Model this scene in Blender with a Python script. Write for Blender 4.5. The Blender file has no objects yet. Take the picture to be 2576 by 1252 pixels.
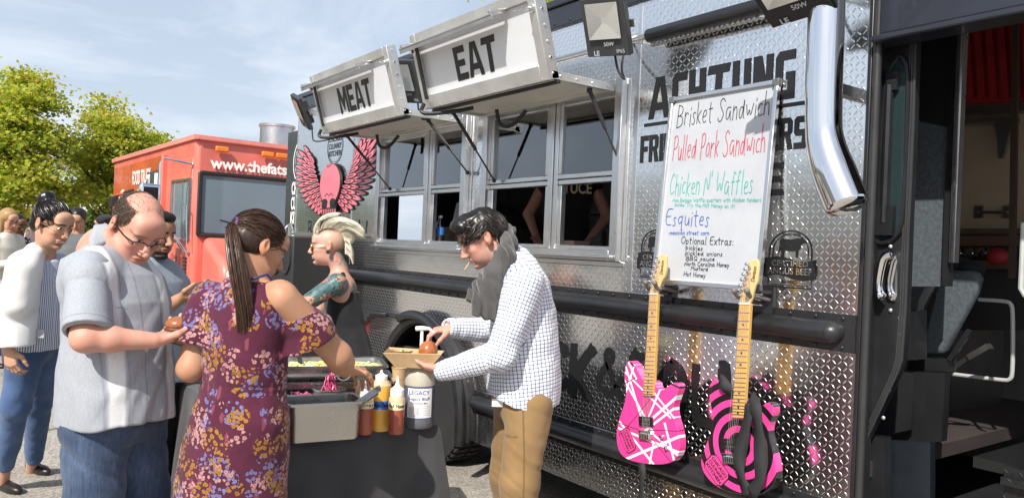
import bpy, bmesh, math, random
import numpy as np
from mathutils import Vector, Matrix, noise as mnoise
random.seed(7); np.random.seed(7)
SC = bpy.context.scene
COL = SC.collection
R_ = math.radians

# ------------------------------------------------------------------ camera
PSI = R_(53.6); ROLL = R_(2.4); CAMZ = 1.55; FPX = 1935.0
FW = Vector((-math.sin(PSI), math.cos(PSI), 0)); RT = Vector((math.cos(PSI), math.sin(PSI), 0)); UP = Vector((0, 0, 1))
cr, sr = math.cos(ROLL), math.sin(ROLL)
cam = bpy.data.cameras.new('camera'); camo = bpy.data.objects.new('camera', cam); COL.objects.link(camo)
cam.sensor_width = 36; cam.lens = 36 * FPX / 2576; cam.clip_end = 2000; cam.clip_start = 0.05
cx = RT * cr + UP * sr; cy = -RT * sr + UP * cr; cz = -FW
camo.matrix_world = Matrix(((cx.x, cy.x, cz.x, 0), (cx.y, cy.y, cz.y, 0), (cx.z, cy.z, cz.z, CAMZ), (0, 0, 0, 1)))
SC.camera = camo
# ------------------------------------------------------------------ sun, sky, exposure
SUN = Vector((0.60, -1.0, 1.10)).normalized()
sl = bpy.data.lights.new('sun', 'SUN'); sl.energy = 4.0; sl.angle = R_(0.6); sl.color = (1, 0.955, 0.88)
so = bpy.data.objects.new('sun', sl); COL.objects.link(so); so.rotation_euler = SUN.to_track_quat('Z', 'Y').to_euler(); so.location = (0, 0, 30)
SC.view_settings.view_transform = 'Standard'; SC.view_settings.look = 'None'
SC.view_settings.exposure = 0.54; SC.view_settings.gamma = 1
world = bpy.data.worlds.new("World"); SC.world = world; world.use_nodes = True

# ------------------------------------------------------------------ node helpers
def N(nt, typ, ins=None, **props):
    n = nt.nodes.new(typ)
    for k, v in props.items(): setattr(n, k, v)
    for k, v in (ins or {}).items():
        s = n.inputs[k]
        if isinstance(v, bpy.types.NodeSocket): nt.links.new(v, s)
        else:
            if s.type == 'RGBA' and len(v) == 3: v = (*v, 1)
            s.default_value = v
    return n
def m_(nt, op, a, b=None, c=None, clamp=False):
    ins = {0: a}
    if b is not None: ins[1] = b
    if c is not None: ins[2] = c
    return N(nt, 'ShaderNodeMath', ins, operation=op, use_clamp=clamp).outputs[0]
def ramp(nt, fac, stops, interp='LINEAR'):
    n = N(nt, 'ShaderNodeValToRGB', {0: fac}); r = n.color_ramp; r.interpolation = interp
    while len(r.elements) < len(stops): r.elements.new(0.5)
    for e, (p, c) in zip(r.elements, stops):
        e.position = p; e.color = (*c, 1) if len(c) == 3 else c
    return n.outputs[0]
def mixc(nt, fac, a, b, blend='MIX'):
    n = N(nt, 'ShaderNodeMix', {}, data_type='RGBA', blend_type=blend)
    for i, v in ((0, fac), (6, a), (7, b)):
        s = n.inputs[i]
        if isinstance(v, bpy.types.NodeSocket): nt.links.new(v, s)
        else: s.default_value = (*v, 1) if (i > 0 and len(v) == 3) else v
    return n.outputs[2]
def newmat(name):
    m = bpy.data.materials.new(name); m.use_nodes = True
    nt = m.node_tree; b = nt.nodes['Principled BSDF']
    return m, nt, b
def setb(nt, b, **kw):
    names = dict(col='Base Color', rough='Roughness', metal='Metallic', normal='Normal', coat='Coat Weight', coatr='Coat Roughness',
                 spec='Specular IOR Level', trans='Transmission Weight', alpha='Alpha', sss='Subsurface Weight', sssr='Subsurface Radius', ssss='Subsurface Scale',
                 em='Emission Color', ems='Emission Strength', sheen='Sheen Weight', ior='IOR')
    for k, v in kw.items():
        s = b.inputs[names[k]]
        if isinstance(v, bpy.types.NodeSocket): nt.links.new(v, s)
        else:
            if s.type == 'RGBA' and len(v) == 3: v = (*v, 1)
            s.default_value = v
def objco(nt): return N(nt, 'ShaderNodeTexCoord').outputs['Object']
def noi(nt, vec, scale, detail=4, rough=.55, dist=0):
    return N(nt, 'ShaderNodeTexNoise', {'Vector': vec, 'Scale': scale, 'Detail': detail, 'Roughness': rough, 'Distortion': dist}).outputs['Fac']
def bump(nt, h, strength=.3, dist=.01, normal=None):
    ins = {'Height': h, 'Strength': strength, 'Distance': dist}
    if normal is not None: ins['Normal'] = normal
    return N(nt, 'ShaderNodeBump', ins).outputs[0]
_mc = {}
def pbr(name, col, rough=.5, metal=0, var=.12, vs=6, bmp=0, bs=60, bd=.004, coat=0, spec=.5, rv=.08, **kw):
    if name in _mc: return _mc[name]
    m, nt, b = newmat(name); co = objco(nt)
    n1 = noi(nt, co, vs, 5)
    lo = tuple(c * (1 - var) for c in col); hi = tuple(min(1, c * (1 + var)) for c in col)
    setb(nt, b, col=ramp(nt, n1, [(.3, lo), (.7, hi)]), metal=metal, coat=coat, spec=spec)
    n2 = noi(nt, co, vs * 4, 4)
    setb(nt, b, rough=m_(nt, 'MULTIPLY_ADD', n2, rv * 2, max(.02, rough - rv)))
    if bmp: setb(nt, b, normal=bump(nt, noi(nt, co, bs, 4), bmp, bd))
    if kw: setb(nt, b, **kw)
    _mc[name] = m
    return m

# ------------------------------------------------------------------ sky with thin bright cloud
wn = world.node_tree; bg = wn.nodes['Background']
sky = N(wn, 'ShaderNodeTexSky', sky_type='NISHITA', sun_disc=False, sun_elevation=math.asin(SUN.z), sun_rotation=math.atan2(SUN.x, SUN.y),
        air_density=1.0, dust_density=2.6, ozone_density=1.0, altitude=100)
gc = N(wn, 'ShaderNodeTexCoord').outputs['Generated']
mp = N(wn, 'ShaderNodeMapping', {'Vector': gc, 'Scale': (1.6, 1.6, 4.2), 'Location': (1.9, .75, .35)}).outputs[0]
cl = noi(wn, mp, 1.5, 9, .56, .5)
cl2 = noi(wn, mp, .55, 3, .5)
cf = m_(wn, 'MULTIPLY', ramp(wn, cl, [(.50, (0, 0, 0)), (.76, (1, 1, 1))]), ramp(wn, cl2, [(.38, (.25, .25, .25)), (.62, (1, 1, 1))]))
sep = N(wn, 'ShaderNodeSeparateXYZ', {0: gc}).outputs[2]
haze = ramp(wn, sep, [(0.0, (.85, .85, .85)), (.35, (.62, .62, .62)), (.9, (.2, .2, .2))])
c1 = mixc(wn, haze, sky.outputs[0], (4.5, 5.15, 6.1))
c2 = mixc(wn, m_(wn, 'MULTIPLY', cf, .62), c1, (8.6, 8.7, 9.0))
wn.links.new(c2, bg.inputs[0]); bg.inputs[1].default_value = .105

# ------------------------------------------------------------------ pixel -> world
def pray(px, py):
    X = (px - 1288) / FPX; Y = (626 - py) / FPX
    return RT * (X * cr - Y * sr) + UP * (X * sr + Y * cr) + FW
def PT(px, py, t): return pray(px, py) * t + Vector((0, 0, CAMZ))
def PY(px, py, y):
    d = pray(px, py); t = y / d.y; return d * t + Vector((0, 0, CAMZ))
def PZ(px, py, z):
    d = pray(px, py); t = (z - CAMZ) / d.z; return d * t + Vector((0, 0, CAMZ))
def PX(px, py, x):
    d = pray(px, py); t = x / d.x; return d * t + Vector((0, 0, CAMZ))
def depth(p): return (Vector(p) - Vector((0, 0, CAMZ))).dot(FW)

# ------------------------------------------------------------------ mesh helpers
def basis(z, x=None):
    z = Vector(z).normalized()
    if x is None: x = Vector((1, 0, 0)) if abs(z.x) < .9 else Vector((0, 1, 0))
    x = Vector(x); x = (x - z * x.dot(z)).normalized(); y = z.cross(x)
    return x, y, z
class MB:
    def __init__(s): s.v = []; s.f = []; s.mi = []
    def add(s, vs, fs, m=0):
        o = len(s.v); s.v += [tuple(v) for v in vs]; s.f += [tuple(i + o for i in f) for f in fs]; s.mi += [m] * len(fs); return s
    def obox(s, c, ax, hs, m=0):
        c = Vector(c); X, Y, Z = [Vector(a).normalized() * h for a, h in zip(ax, hs)]
        vs = [c + X * i + Y * j + Z * k for k in (-1, 1) for j in (-1, 1) for i in (-1, 1)]
        fs = [(0, 2, 3, 1), (4, 5, 7, 6), (0, 1, 5, 4), (2, 6, 7, 3), (0, 4, 6, 2), (1, 3, 7, 5)]
        if X.cross(Y).dot(Z) < 0: fs = [tuple(reversed(f)) for f in fs]
        return s.add(vs, fs, m)
    def box(s, x0, x1, y0, y1, z0, z1, m=0):
        return s.obox(((x0 + x1) / 2, (y0 + y1) / 2, (z0 + z1) / 2), ((1, 0, 0), (0, 1, 0), (0, 0, 1)), (abs(x1 - x0) / 2, abs(y1 - y0) / 2, abs(z1 - z0) / 2), m)
    def bar(s, a, b, w, h, up=(0, 0, 1), m=0):
        a = Vector(a); b = Vector(b); d = b - a; X, Y, Z = basis(d, up)
        return s.obox((a + b) / 2, (X, Y, Z), (h / 2, w / 2, d.length / 2), m)
    def tube(s, pts, r, n=10, m=0, caps=True, up=None, flat=1):
        pts = [Vector(p) for p in pts]; k = len(pts)
        rs = r if isinstance(r, (list, tuple)) else [r] * k
        vs = []; X = None
        for i, p in enumerate(pts):
            d = (pts[min(i + 1, k - 1)] - pts[max(i - 1, 0)])
            if d.length < 1e-9: d = Vector((0, 0, 1))
            X, Y, Z = basis(d, X if X is not None else up)
            for j in range(n):
                a = 2 * math.pi * j / n; vs.append(p + (X * math.cos(a) + Y * math.sin(a) * flat) * rs[i])
        fs = [(i * n + j, i * n + (j + 1) % n, (i + 1) * n + (j + 1) % n, (i + 1) * n + j) for i in range(k - 1) for j in range(n)]
        if caps: fs += [tuple(reversed(range(n))), tuple((k - 1) * n + j for j in range(n))]
        return s.add(vs, fs, m)
    def lathe(s, prof, o, n=24, ax=(0, 0, 1), x=None, m=0, caps=True):
        X, Y, Z = basis(ax, x); o = Vector(o); k = len(prof)
        vs = [o + Z * z + (X * math.cos(2 * math.pi * j / n) + Y * math.sin(2 * math.pi * j / n)) * r for r, z in prof for j in range(n)]
        fs = [(i * n + j, i * n + (j + 1) % n, (i + 1) * n + (j + 1) % n, (i + 1) * n + j) for i in range(k - 1) for j in range(n)]
        if caps: fs += [tuple(reversed(range(n))), tuple((k - 1) * n + j for j in range(n))]
        return s.add(vs, fs, m)
    def ball(s, c, r, ax=None, nu=16, nv=10, m=0):
        if not isinstance(r, (list, tuple)): r = (r, r, r)
        X, Y, Z = ax or (Vector((1, 0, 0)), Vector((0, 1, 0)), Vector((0, 0, 1))); c = Vector(c)
        vs = [c - Z * r[2]]
        for i in range(1, nv):
            t = math.pi * i / nv
            for j in range(nu):
                a = 2 * math.pi * j / nu
                vs.append(c + X * (r[0] * math.sin(t) * math.cos(a)) + Y * (r[1] * math.sin(t) * math.sin(a)) - Z * (r[2] * math.cos(t)))
        vs.append(c + Z * r[2]); e = len(vs) - 1
        fs = [(0, 1 + (j + 1) % nu, 1 + j) for j in range(nu)]
        fs += [(1 + i * nu + j, 1 + i * nu + (j + 1) % nu, 1 + (i + 1) * nu + (j + 1) % nu, 1 + (i + 1) * nu + j) for i in range(nv - 2) for j in range(nu)]
        b = 1 + (nv - 2) * nu
        fs += [(b + j, b + (j + 1) % nu, e) for j in range(nu)]
        return s.add(vs, fs, m)
    def prism(s, pts, d, m=0):
        """extrude 3D polygon pts by vector d"""
        pts = [Vector(p) for p in pts]; d = Vector(d); n = len(pts)
        nrm = Vector((0, 0, 0))
        for i in range(n): nrm += (pts[i] - pts[0]).cross(pts[(i + 1) % n] - pts[0])
        if nrm.dot(d) > 0: pts = pts[::-1]
        vs = pts + [p + d for p in pts]
        fs = [tuple(range(n)), tuple(reversed(range(n, 2 * n)))] + [(i, i + n, (i + 1) % n + n, (i + 1) % n) for i in range(n)]
        return s.add(vs, fs, m)
    def face(s, pts, m=0): return s.add(pts, [tuple(range(len(pts)))], m)
    def build(s, name, mats, parent=None, bevel=0, smooth=True, sharp=38, seg=2):
        me = bpy.data.meshes.new(name); me.from_pydata(s.v, [], s.f)
        if not isinstance(mats, (list, tuple)): mats = [mats]
        for mt in mats: me.materials.append(mt)
        if len(mats) > 1: me.polygons.foreach_set('material_index', s.mi)
        return link(name, me, parent, bevel, smooth, sharp, seg)
def link(name, me, parent=None, bevel=0, smooth=True, sharp=38, seg=2):
    if smooth:
        me.polygons.foreach_set('use_smooth', [True] * len(me.polygons))
        if sharp: me.set_sharp_from_angle(angle=R_(sharp))
    me.update()
    o = bpy.data.objects.new(name, me); COL.objects.link(o)
    if parent is not None:
        o.parent = parent
        if parent.type == 'EMPTY': o.matrix_parent_inverse = Matrix.Translation(-parent.location)
    if bevel:
        b = o.modifiers.new('bevel', 'BEVEL'); b.width = bevel; b.segments = seg; b.limit_method = 'ANGLE'; b.angle_limit = R_(40)
    return o
def thing(name, label, cat, loc, group=None):
    o = bpy.data.objects.new(name, None); COL.objects.link(o); o.location = Vector(loc); o.empty_display_size = .1
    return tag(o, label, cat, group)
def tag(o, label, cat, group=None):
    o['label'] = label; o['category'] = cat
    if group: o['group'] = group
    return o
def struct(o, kind='structure'): o['kind'] = kind; return o
def curve_mesh(splines2d, depth=0, offset=0):
    """filled 2D loops (holes by even-odd) -> mesh in XY plane"""
    cu = bpy.data.curves.new('tmp', 'CURVE'); cu.dimensions = '2D'; cu.fill_mode = 'BOTH'; cu.extrude = depth; cu.offset = offset
    for lp in splines2d:
        sp = cu.splines.new('POLY'); sp.points.add(len(lp) - 1); sp.use_cyclic_u = True
        for p, (x, y) in zip(sp.points, lp): p.co = (x, y, 0, 1)
    return _tomesh(cu)
def _tomesh(cu):
    ob = bpy.data.objects.new('tmp', cu); COL.objects.link(ob)
    me = bpy.data.meshes.new_from_object(ob.evaluated_get(bpy.context.evaluated_depsgraph_get()))
    bpy.data.objects.remove(ob); bpy.data.curves.remove(cu)
    return me
def text_mesh(body, depth=0, offset=0, shear=0, spacing=1):
    cu = bpy.data.curves.new('tmp', 'FONT'); cu.body = body; cu.extrude = depth; cu.offset = offset; cu.shear = shear; cu.space_character = spacing; cu.resolution_u = 4
    return _tomesh(cu)
def place(me, o, ux, uy, w=None, h=None, align='C', nrm=None, lift=0):
    """map a flat XY mesh onto plane at o (centre of its box), scaled to w x h"""
    n = len(me.vertices); a = np.empty(n * 3, 'f'); me.vertices.foreach_get('co', a); a = a.reshape(-1, 3)
    lo, hi = a.min(0), a.max(0); sx = (w / (hi[0] - lo[0])) if w else None; sy = (h / (hi[1] - lo[1])) if h else None
    sx = sx or sy; sy = sy or sx
    ctr = (lo + hi) / 2
    if align == 'L': ctr[0] = lo[0]
    ux = Vector(ux).normalized(); uy = Vector(uy).normalized(); uz = ux.cross(uy)
    q = np.outer((a[:, 0] - ctr[0]) * sx, ux) + np.outer((a[:, 1] - ctr[1]) * sy, uy) + np.outer(a[:, 2] + lift, uz) + np.array(o)
    me.vertices.foreach_set('co', q.astype('f').ravel()); me.update()
    return me
def merge(meshes):
    mb = MB()
    for me in meshes:
        mb.add([v.co[:] for v in me.vertices], [tuple(p.vertices) for p in me.polygons]); bpy.data.meshes.remove(me)
    return mb
def lettering(body, name, mt, parent, o, ux, uy, w=None, h=None, offset=.0, lift=.003, shear=0, align='C', spacing=1, depth=0):
    me = place(text_mesh(body, depth, offset, shear, spacing), o, ux, uy, w, h, align, lift=lift)
    me.materials.clear(); me.materials.append(mt)
    return link(name, me, parent, smooth=False)
# stroke lettering: polylines as flat ribbons
GL = {
'A': [[(0,0),(.42,1.4),(.84,0)],[(.16,.5),(.68,.5)]], 'B': [[(0,0),(.05,1.4)],[(.05,1.4),(.5,1.35),(.62,1.1),(.5,.8),(.05,.72)],[(.05,.72),(.6,.66),(.75,.35),(.55,.05),(0,0)]],
'C': [[(.7,1.15),(.5,1.4),(.2,1.2),(.03,.7),(.15,.15),(.45,0),(.75,.2)]], 'E': [[(.7,1.4),(.05,1.4),(0,0),(.7,.02)],[(.03,.72),(.55,.75)]],
'H': [[(0,0),(.05,1.4)],[(.7,0),(.72,1.4)],[(.03,.7),(.7,.72)]], 'M': [[(0,0),(.1,1.3),(.45,.5),(.8,1.3),(.9,0)]], 'N': [[(0,0),(.06,1.4),(.65,.05),(.7,1.45)]],
'O': [[(.4,1.38),(.1,1.1),(0,.6),(.18,.1),(.5,0),(.78,.3),(.82,.8),(.65,1.25),(.4,1.38)]], 'P': [[(.05,0),(.1,1.4)],[(.0,1.25),(.35,1.45),(.65,1.25),(.6,.85),(.3,.65),(.1,.68)]],
'Q': [[(.4,1.38),(.1,1.1),(0,.6),(.18,.1),(.5,0),(.78,.3),(.82,.8),(.65,1.25),(.4,1.38)],[(.5,.35),(.85,-.1)]],
'S': [[(.72,1.2),(.5,1.42),(.2,1.3),(.15,1.0),(.45,.72),(.68,.45),(.55,.08),(.2,0),(0,.22)]], 'T': [[(0,1.38),(.85,1.4)],[(.42,1.4),(.4,0)]],
'W': [[(0,1.4),(.22,.02),(.48,.95),(.74,.02),(1.0,1.42)]], 'X': [[(0,0),(.7,1.4)],[(.05,1.4),(.7,0)]], 'Y': [[(0,1.4),(.4,.7)],[(.8,1.4),(.25,0)]],
'a': [[(.55,.75),(.25,.85),(.02,.5),(.12,.08),(.4,.1),(.55,.7),(.56,.2),(.68,0)]], 'b': [[(.03,1.4),(.05,0),(.4,0),(.55,.4),(.35,.75),(.06,.6)]],
'c': [[(.5,.7),(.25,.8),(.02,.4),(.2,.02),(.52,.12)]], 'd': [[(.5,.6),(.25,.75),(.02,.4),(.15,.02),(.42,.1),(.55,1.4),(.55,.1),(.65,0)]], 'e': [[(.05,.4),(.5,.48),(.42,.78),(.15,.75),(.02,.35),(.2,.02),(.52,.12)]],
'f': [[(.5,1.25),(.32,1.4),(.2,1.1),(.2,0)],[(0,.75),(.45,.78)]], 'g': [[(.5,.7),(.2,.8),(.03,.45),(.2,.12),(.5,.4),(.52,.75),(.5,-.3),(.25,-.5),(.05,-.35)]],
'h': [[(.03,1.4),(.04,0)],[(.04,.55),(.3,.8),(.48,.6),(.5,0)]], 'i': [[(.1,.75),(.12,0)],[(.12,1.05),(.14,1.15)]], 'k': [[(.04,1.4),(.04,0)],[(.5,.8),(.06,.4),(.52,0)]],
'l': [[(.1,1.4),(.1,.1),(.2,0)]], 'm': [[(.02,.8),(.03,0)],[(.03,.6),(.25,.82),(.38,.6),(.38,0)],[(.38,.6),(.6,.82),(.74,.6),(.76,0)]], 'n': [[(.02,.8),(.03,0)],[(.03,.55),(.3,.82),(.46,.6),(.48,0)]],
'o': [[(.28,.78),(.04,.55),(.08,.1),(.35,.0),(.54,.3),(.46,.7),(.28,.78)]], 'p': [[(.03,.8),(.04,-.5)],[(.04,.6),(.3,.82),(.52,.5),(.35,.08),(.06,.12)]], 'q': [[(.5,.7),(.2,.8),(.03,.45),(.2,.1),(.48,.4)],[(.5,.8),(.5,-.5),(.65,-.35)]],
'r': [[(.03,.8),(.05,0)],[(.05,.5),(.25,.8),(.45,.72)]], 's': [[(.42,.68),(.2,.8),(.06,.6),(.38,.28),(.25,.0),(.02,.1)]], 't': [[(.22,1.25),(.22,.1),(.4,0)],[(0,.85),(.48,.88)]],
'u': [[(.03,.8),(.06,.15),(.28,0),(.48,.3),(.5,.8),(.52,0)]], 'v': [[(0,.8),(.24,0),(.5,.8)]], 'w': [[(0,.8),(.18,.02),(.36,.6),(.54,.02),(.74,.82)]], 'x': [[(0,0),(.5,.8)],[(0,.8),(.5,0)]], 'y': [[(.02,.8),(.25,.1)],[(.5,.8),(.1,-.5)]],
"'": [[(.1,1.4),(.06,1.1)]], '-': [[(.02,.45),(.4,.47)]], ':': [[(.1,.7),(.12,.62)],[(.1,.15),(.12,.05)]], '.': [[(.06,.4),(.1,.36)]], '!': [[(.12,1.4),(.1,.4)],[(.1,.08),(.1,0)]], '&': [[(.75,.0),(.2,1.0),(.35,1.38),(.58,1.1),(.1,.5),(.12,.1),(.45,.02),(.75,.55)]],
'R': [[(0,0),(.05,1.4)],[(0,1.3),(.45,1.42),(.62,1.1),(.4,.75),(.1,.68)],[(.25,.7),(.75,0)]], 'K': [[(.02,0),(.08,1.4)],[(.75,1.4),(.08,.6),(.8,0)]], 'L': [[(.05,1.4),(.02,.02),(.7,.06)]],
'D': [[(.03,0),(.05,1.4),(.5,1.3),(.75,.8),(.6,.2),(.03,0)]], 'I': [[(.1,0),(.1,1.4)]], 'G': [[(.7,1.15),(.5,1.4),(.2,1.2),(.03,.7),(.15,.15),(.45,0),(.75,.2),(.75,.65),(.45,.65)]], 'U': [[(.03,1.4),(.06,.3),(.3,0),(.6,.1),(.7,.5),(.72,1.4)]], 'F': [[(.7,1.4),(.05,1.4),(.02,0)],[(.03,.72),(.55,.75)]],
}
def strokes(txt, sc=1, jit=.03, gap=.22, sharpc=False, rnd=random.Random(3)):
    x = 0; out = []
    for ch in txt:
        if ch == ' ': x += .55 * 1; continue
        g = GL[ch]; w = max(p[0] for s in g for p in s)
        dy = rnd.uniform(-jit, jit) * 2; kx = rnd.uniform(1 - jit, 1 + jit)
        for s in g: out.append([(x + p[0] * kx + rnd.uniform(-jit, jit), p[1] + dy + rnd.uniform(-jit, jit)) for p in s])
        x += w * kx + gap
    return [[(px * sc, py * sc) for px, py in s] for s in out], (x - gap) * sc
def smooth_poly(pts, it=2):
    for _ in range(it):
        if len(pts) < 3: break
        q = [pts[0]]
        for a, b in zip(pts[:-1], pts[1:]):
            q += [tuple(.75 * u + .25 * v for u, v in zip(a, b)), tuple(.25 * u + .75 * v for u, v in zip(a, b))]
        pts = q + [pts[-1]]
    return pts
def ribbon(mb, pts, w, o, ux, uy, lift=0, m=0, taper=None, caps=True):
    """flat stroke of width w along 2D pts on plane (o,ux,uy)"""
    ux = Vector(ux); uy = Vector(uy); uz = ux.cross(uy).normalized(); o = Vector(o); P = [Vector(p) for p in pts]; L = []; Rr = []
    if caps and len(P) > 1:
        P[0] = P[0] + (P[0] - P[1]).normalized() * w * .4; P[-1] = P[-1] + (P[-1] - P[-2]).normalized() * w * .4
    for i, p in enumerate(P):
        d = P[min(i + 1, len(P) - 1)] - P[max(i - 1, 0)]
        n = Vector((-d.y, d.x)).normalized() if d.length > 0 else Vector((0, 1)); ww = w / 2 * (taper(i / (len(P) - 1)) if taper else 1)
        L.append(p + n * ww); Rr.append(p - n * ww)
    vs = [o + ux * p.x + uy * p.y + uz * lift for p in L + Rr]; k = len(P)
    mb.add(vs, [(k + i, k + i + 1, i + 1, i) for i in range(k - 1)], m)
def handwrite(mb, txt, o, ux, uy, width, w, height=None, lift=.002, jit=.03, gap=.22, slope=0, m=0):
    st, tw = strokes(txt, 1, jit, gap); k = width / tw; ky = (height / 1.4) if height else k
    for i, s in enumerate(st):
        ribbon(mb, [(p[0] * k, p[1] * ky + p[0] * k * slope) for p in smooth_poly(s, 2)], w, o, ux, uy, lift + i * 2e-5, m)
# ------------------------------------------------------------------ ground
def ground_mat():
    m, nt, b = newmat('asphalt'); co = objco(nt)
    n1 = noi(nt, co, .35, 5); n2 = noi(nt, co, 70, 3, .7); n3 = noi(nt, co, 260, 2, .6)
    v = N(nt, 'ShaderNodeTexVoronoi', {'Vector': co, 'Scale': 95}).outputs['Color']
    base = ramp(nt, n1, [(.3, (.30, .275, .24)), (.7, (.40, .375, .335))])
    gr = ramp(nt, N(nt, 'ShaderNodeSeparateColor', {0: v}).outputs[0], [(.0, (.45, .43, .41)), (.45, (.95, .94, .93)), (.8, (1.1, 1.09, 1.06)), (1, (1.5, 1.48, 1.4))])
    c = mixc(nt, .8, base, gr, 'MULTIPLY')
    crk = ramp(nt, N(nt, 'ShaderNodeTexVoronoi', {'Vector': N(nt, 'ShaderNodeMapping', {'Vector': mixc(nt, .12, co, N(nt, 'ShaderNodeTexNoise', {'Vector': co, 'Scale': 1.6}).outputs['Color'], 'ADD')}).outputs[0], 'Scale': .16}, feature='DISTANCE_TO_EDGE').outputs[0], [(0, (.35, .35, .35)), (.006, (1, 1, 1))])
    c = mixc(nt, 1, c, crk, 'MULTIPLY')
    st = ramp(nt, noi(nt, co, 1.7, 6, .65), [(.36, (.72, .7, .68)), (.52, (1, 1, 1))])
    c = mixc(nt, .7, c, st, 'MULTIPLY')
    setb(nt, b, col=c, rough=.92, spec=.25, normal=bump(nt, m_(nt, 'ADD', n2, m_(nt, 'MULTIPLY', n3, .5)), .55, .006))
    return m
g = MB(); g.face([(-900, -900, 0), (900, -900, 0), (900, 900, 0), (-900, 900, 0)])
struct(g.build('ground', ground_mat(), smooth=False))

# ------------------------------------------------------------------ foliage
def leaf_mat(name, stops):
    m, nt, b = newmat(name)
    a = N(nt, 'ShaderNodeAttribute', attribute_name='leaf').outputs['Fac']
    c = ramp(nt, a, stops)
    setb(nt, b, col=c, rough=.5, spec=.35)
    tr = N(nt, 'ShaderNodeBsdfTranslucent', {0: mixc(nt, 1, c, (1.35, 1.5, .7), 'MULTIPLY')})
    mx = N(nt, 'ShaderNodeMixShader', {0: .5, 1: b.outputs[0], 2: tr.outputs[0]})
    nt.links.new(mx.outputs[0], nt.nodes['Material Output'].inputs[0]); return m
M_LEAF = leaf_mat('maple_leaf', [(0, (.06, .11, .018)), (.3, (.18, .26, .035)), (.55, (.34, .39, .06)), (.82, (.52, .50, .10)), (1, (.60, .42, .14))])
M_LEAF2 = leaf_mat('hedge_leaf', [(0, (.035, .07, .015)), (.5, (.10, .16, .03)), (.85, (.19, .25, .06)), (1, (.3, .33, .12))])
M_BARK = pbr('bark', (.13, .10, .075), .9, var=.35, vs=14, bmp=.8, bs=30, bd=.02)
def leaves_mesh(name, C, size, rng, up=.5, tone=None):
    """C: (n,3) leaf centres; each leaf a bent 3-lobed card of two quads"""
    n = len(C); s = size * rng.uniform(.6, 1.25, n)
    nr = rng.normal(size=(n, 3)); nr[:, 2] = np.abs(nr[:, 2]) + up; nr /= np.linalg.norm(nr, axis=1)[:, None]
    a = rng.normal(size=(n, 3)); a -= nr * (a * nr).sum(1)[:, None]; a /= np.linalg.norm(a, axis=1)[:, None]; b = np.cross(nr, a)
    S = s[:, None]
    # maple-like outline: stem, side lobe, tip, side lobe with a fold along the midrib
    P = np.stack([C - a * S * .5, C + b * S * .55 - nr * S * .12 + a * S * .05, C + b * S * .22 + a * S * .22, C + a * S * .62 - nr * S * .1, C - b * S * .22 + a * S * .22, C - b * S * .55 - nr * S * .12 + a * S * .05], 1)
    V = P.reshape(-1, 3); o = np.arange(n)[:, None] * 6
    F = np.concatenate([o + np.array([[0, 1, 2, 3]]), o + np.array([[0, 3, 4, 5]])], 1).reshape(-1, 4)
    me = bpy.data.meshes.new(name); me.vertices.add(len(V)); me.vertices.foreach_set('co', V.astype('f').ravel())
    me.loops.add(F.size); me.loops.foreach_set('vertex_index', F.ravel().astype('i')); me.polygons.add(len(F)); me.polygons.foreach_set('loop_start', np.arange(0, F.size, 4, dtype='i'))
    me.update(calc_edges=True)
    at = me.attributes.new('leaf', 'FLOAT', 'POINT')
    t = np.clip(tone + rng.normal(0, .13, n), 0, 1) if tone is not None else np.clip(rng.normal(.5, .2, n), 0, 1)
    at.data.foreach_set('value', np.repeat(t, 6).astype('f')); return me
def tree(name, label, base, h, crown, seed, nclump, nleaf, size, group=None, warm=.5, lean=(0, 0)):
    """crown: list of (dx,dy,z,rx,ry,rz) ellipsoids that outline it"""
    rng = np.random.default_rng(seed); base = np.array(base, float)
    t = thing(name, label, 'tree', base, group)
    tr = MB(); top = base + np.array([lean[0], lean[1], h * .70])
    path = [base + (top - base) * k + np.array([math.sin(k * 7 + seed) * .06, math.cos(k * 5 + seed) * .06, 0]) for k in np.linspace(0, 1, 9)]
    tr.tube(path, [.16 * (h / 6) * (1 - .85 * k) + .012 for k in np.linspace(0, 1, 9)], 9)
    vol = np.array([c[3] * c[4] * c[5] for c in crown]); CC = []; TN = []
    for i in range(nclump):
        c = crown[rng.choice(len(crown), p=vol / vol.sum())]
        d = rng.normal(size=3); d /= np.linalg.norm(d); r = rng.uniform(.45, 1) ** .5
        p = base + np.array([c[0], c[1], c[2]]) + d * r * np.array(c[3:6])
        # limb from trunk to clump
        k = np.clip((p[2] - base[2] - .35 * abs(np.hypot(*(p[:2] - base[:2])))) / (h * .9), .22, .9); q = base + (top - base) * k
        mid = (p + q) / 2 + np.array([0, 0, -.08])
        tr.tube([q, mid, p], [.05 * (1 - .6 * k), .026, .008], 5, caps=False)
        m = int(nleaf * rng.uniform(.6, 1.4)); rad = rng.uniform(.26, .60) * (h / 6)
        out = d * np.array([1, 1, 0]); out /= (np.linalg.norm(out) + 1e-6)
        L = rng.normal(size=(m, 3)) * np.array([rad, rad, rad * .36]) * .62
        L += out * rng.uniform(-.6, .9, m)[:, None] * rad * .8; L[:, 2] -= .10 * np.hypot(L[:, 0], L[:, 1]) ** 1.3
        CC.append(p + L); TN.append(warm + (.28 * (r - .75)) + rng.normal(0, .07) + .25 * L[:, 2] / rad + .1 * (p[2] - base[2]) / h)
    link('trunk', tr.build('trunk', M_BARK, t).data, None) if False else None
    tk = tr.build('trunk', M_BARK, t)
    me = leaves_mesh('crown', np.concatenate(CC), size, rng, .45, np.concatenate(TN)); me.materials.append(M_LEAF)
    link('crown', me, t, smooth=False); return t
def gpos(px, t):
    p = PT(px, 600, t); return (p.x, p.y, 0)
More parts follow.
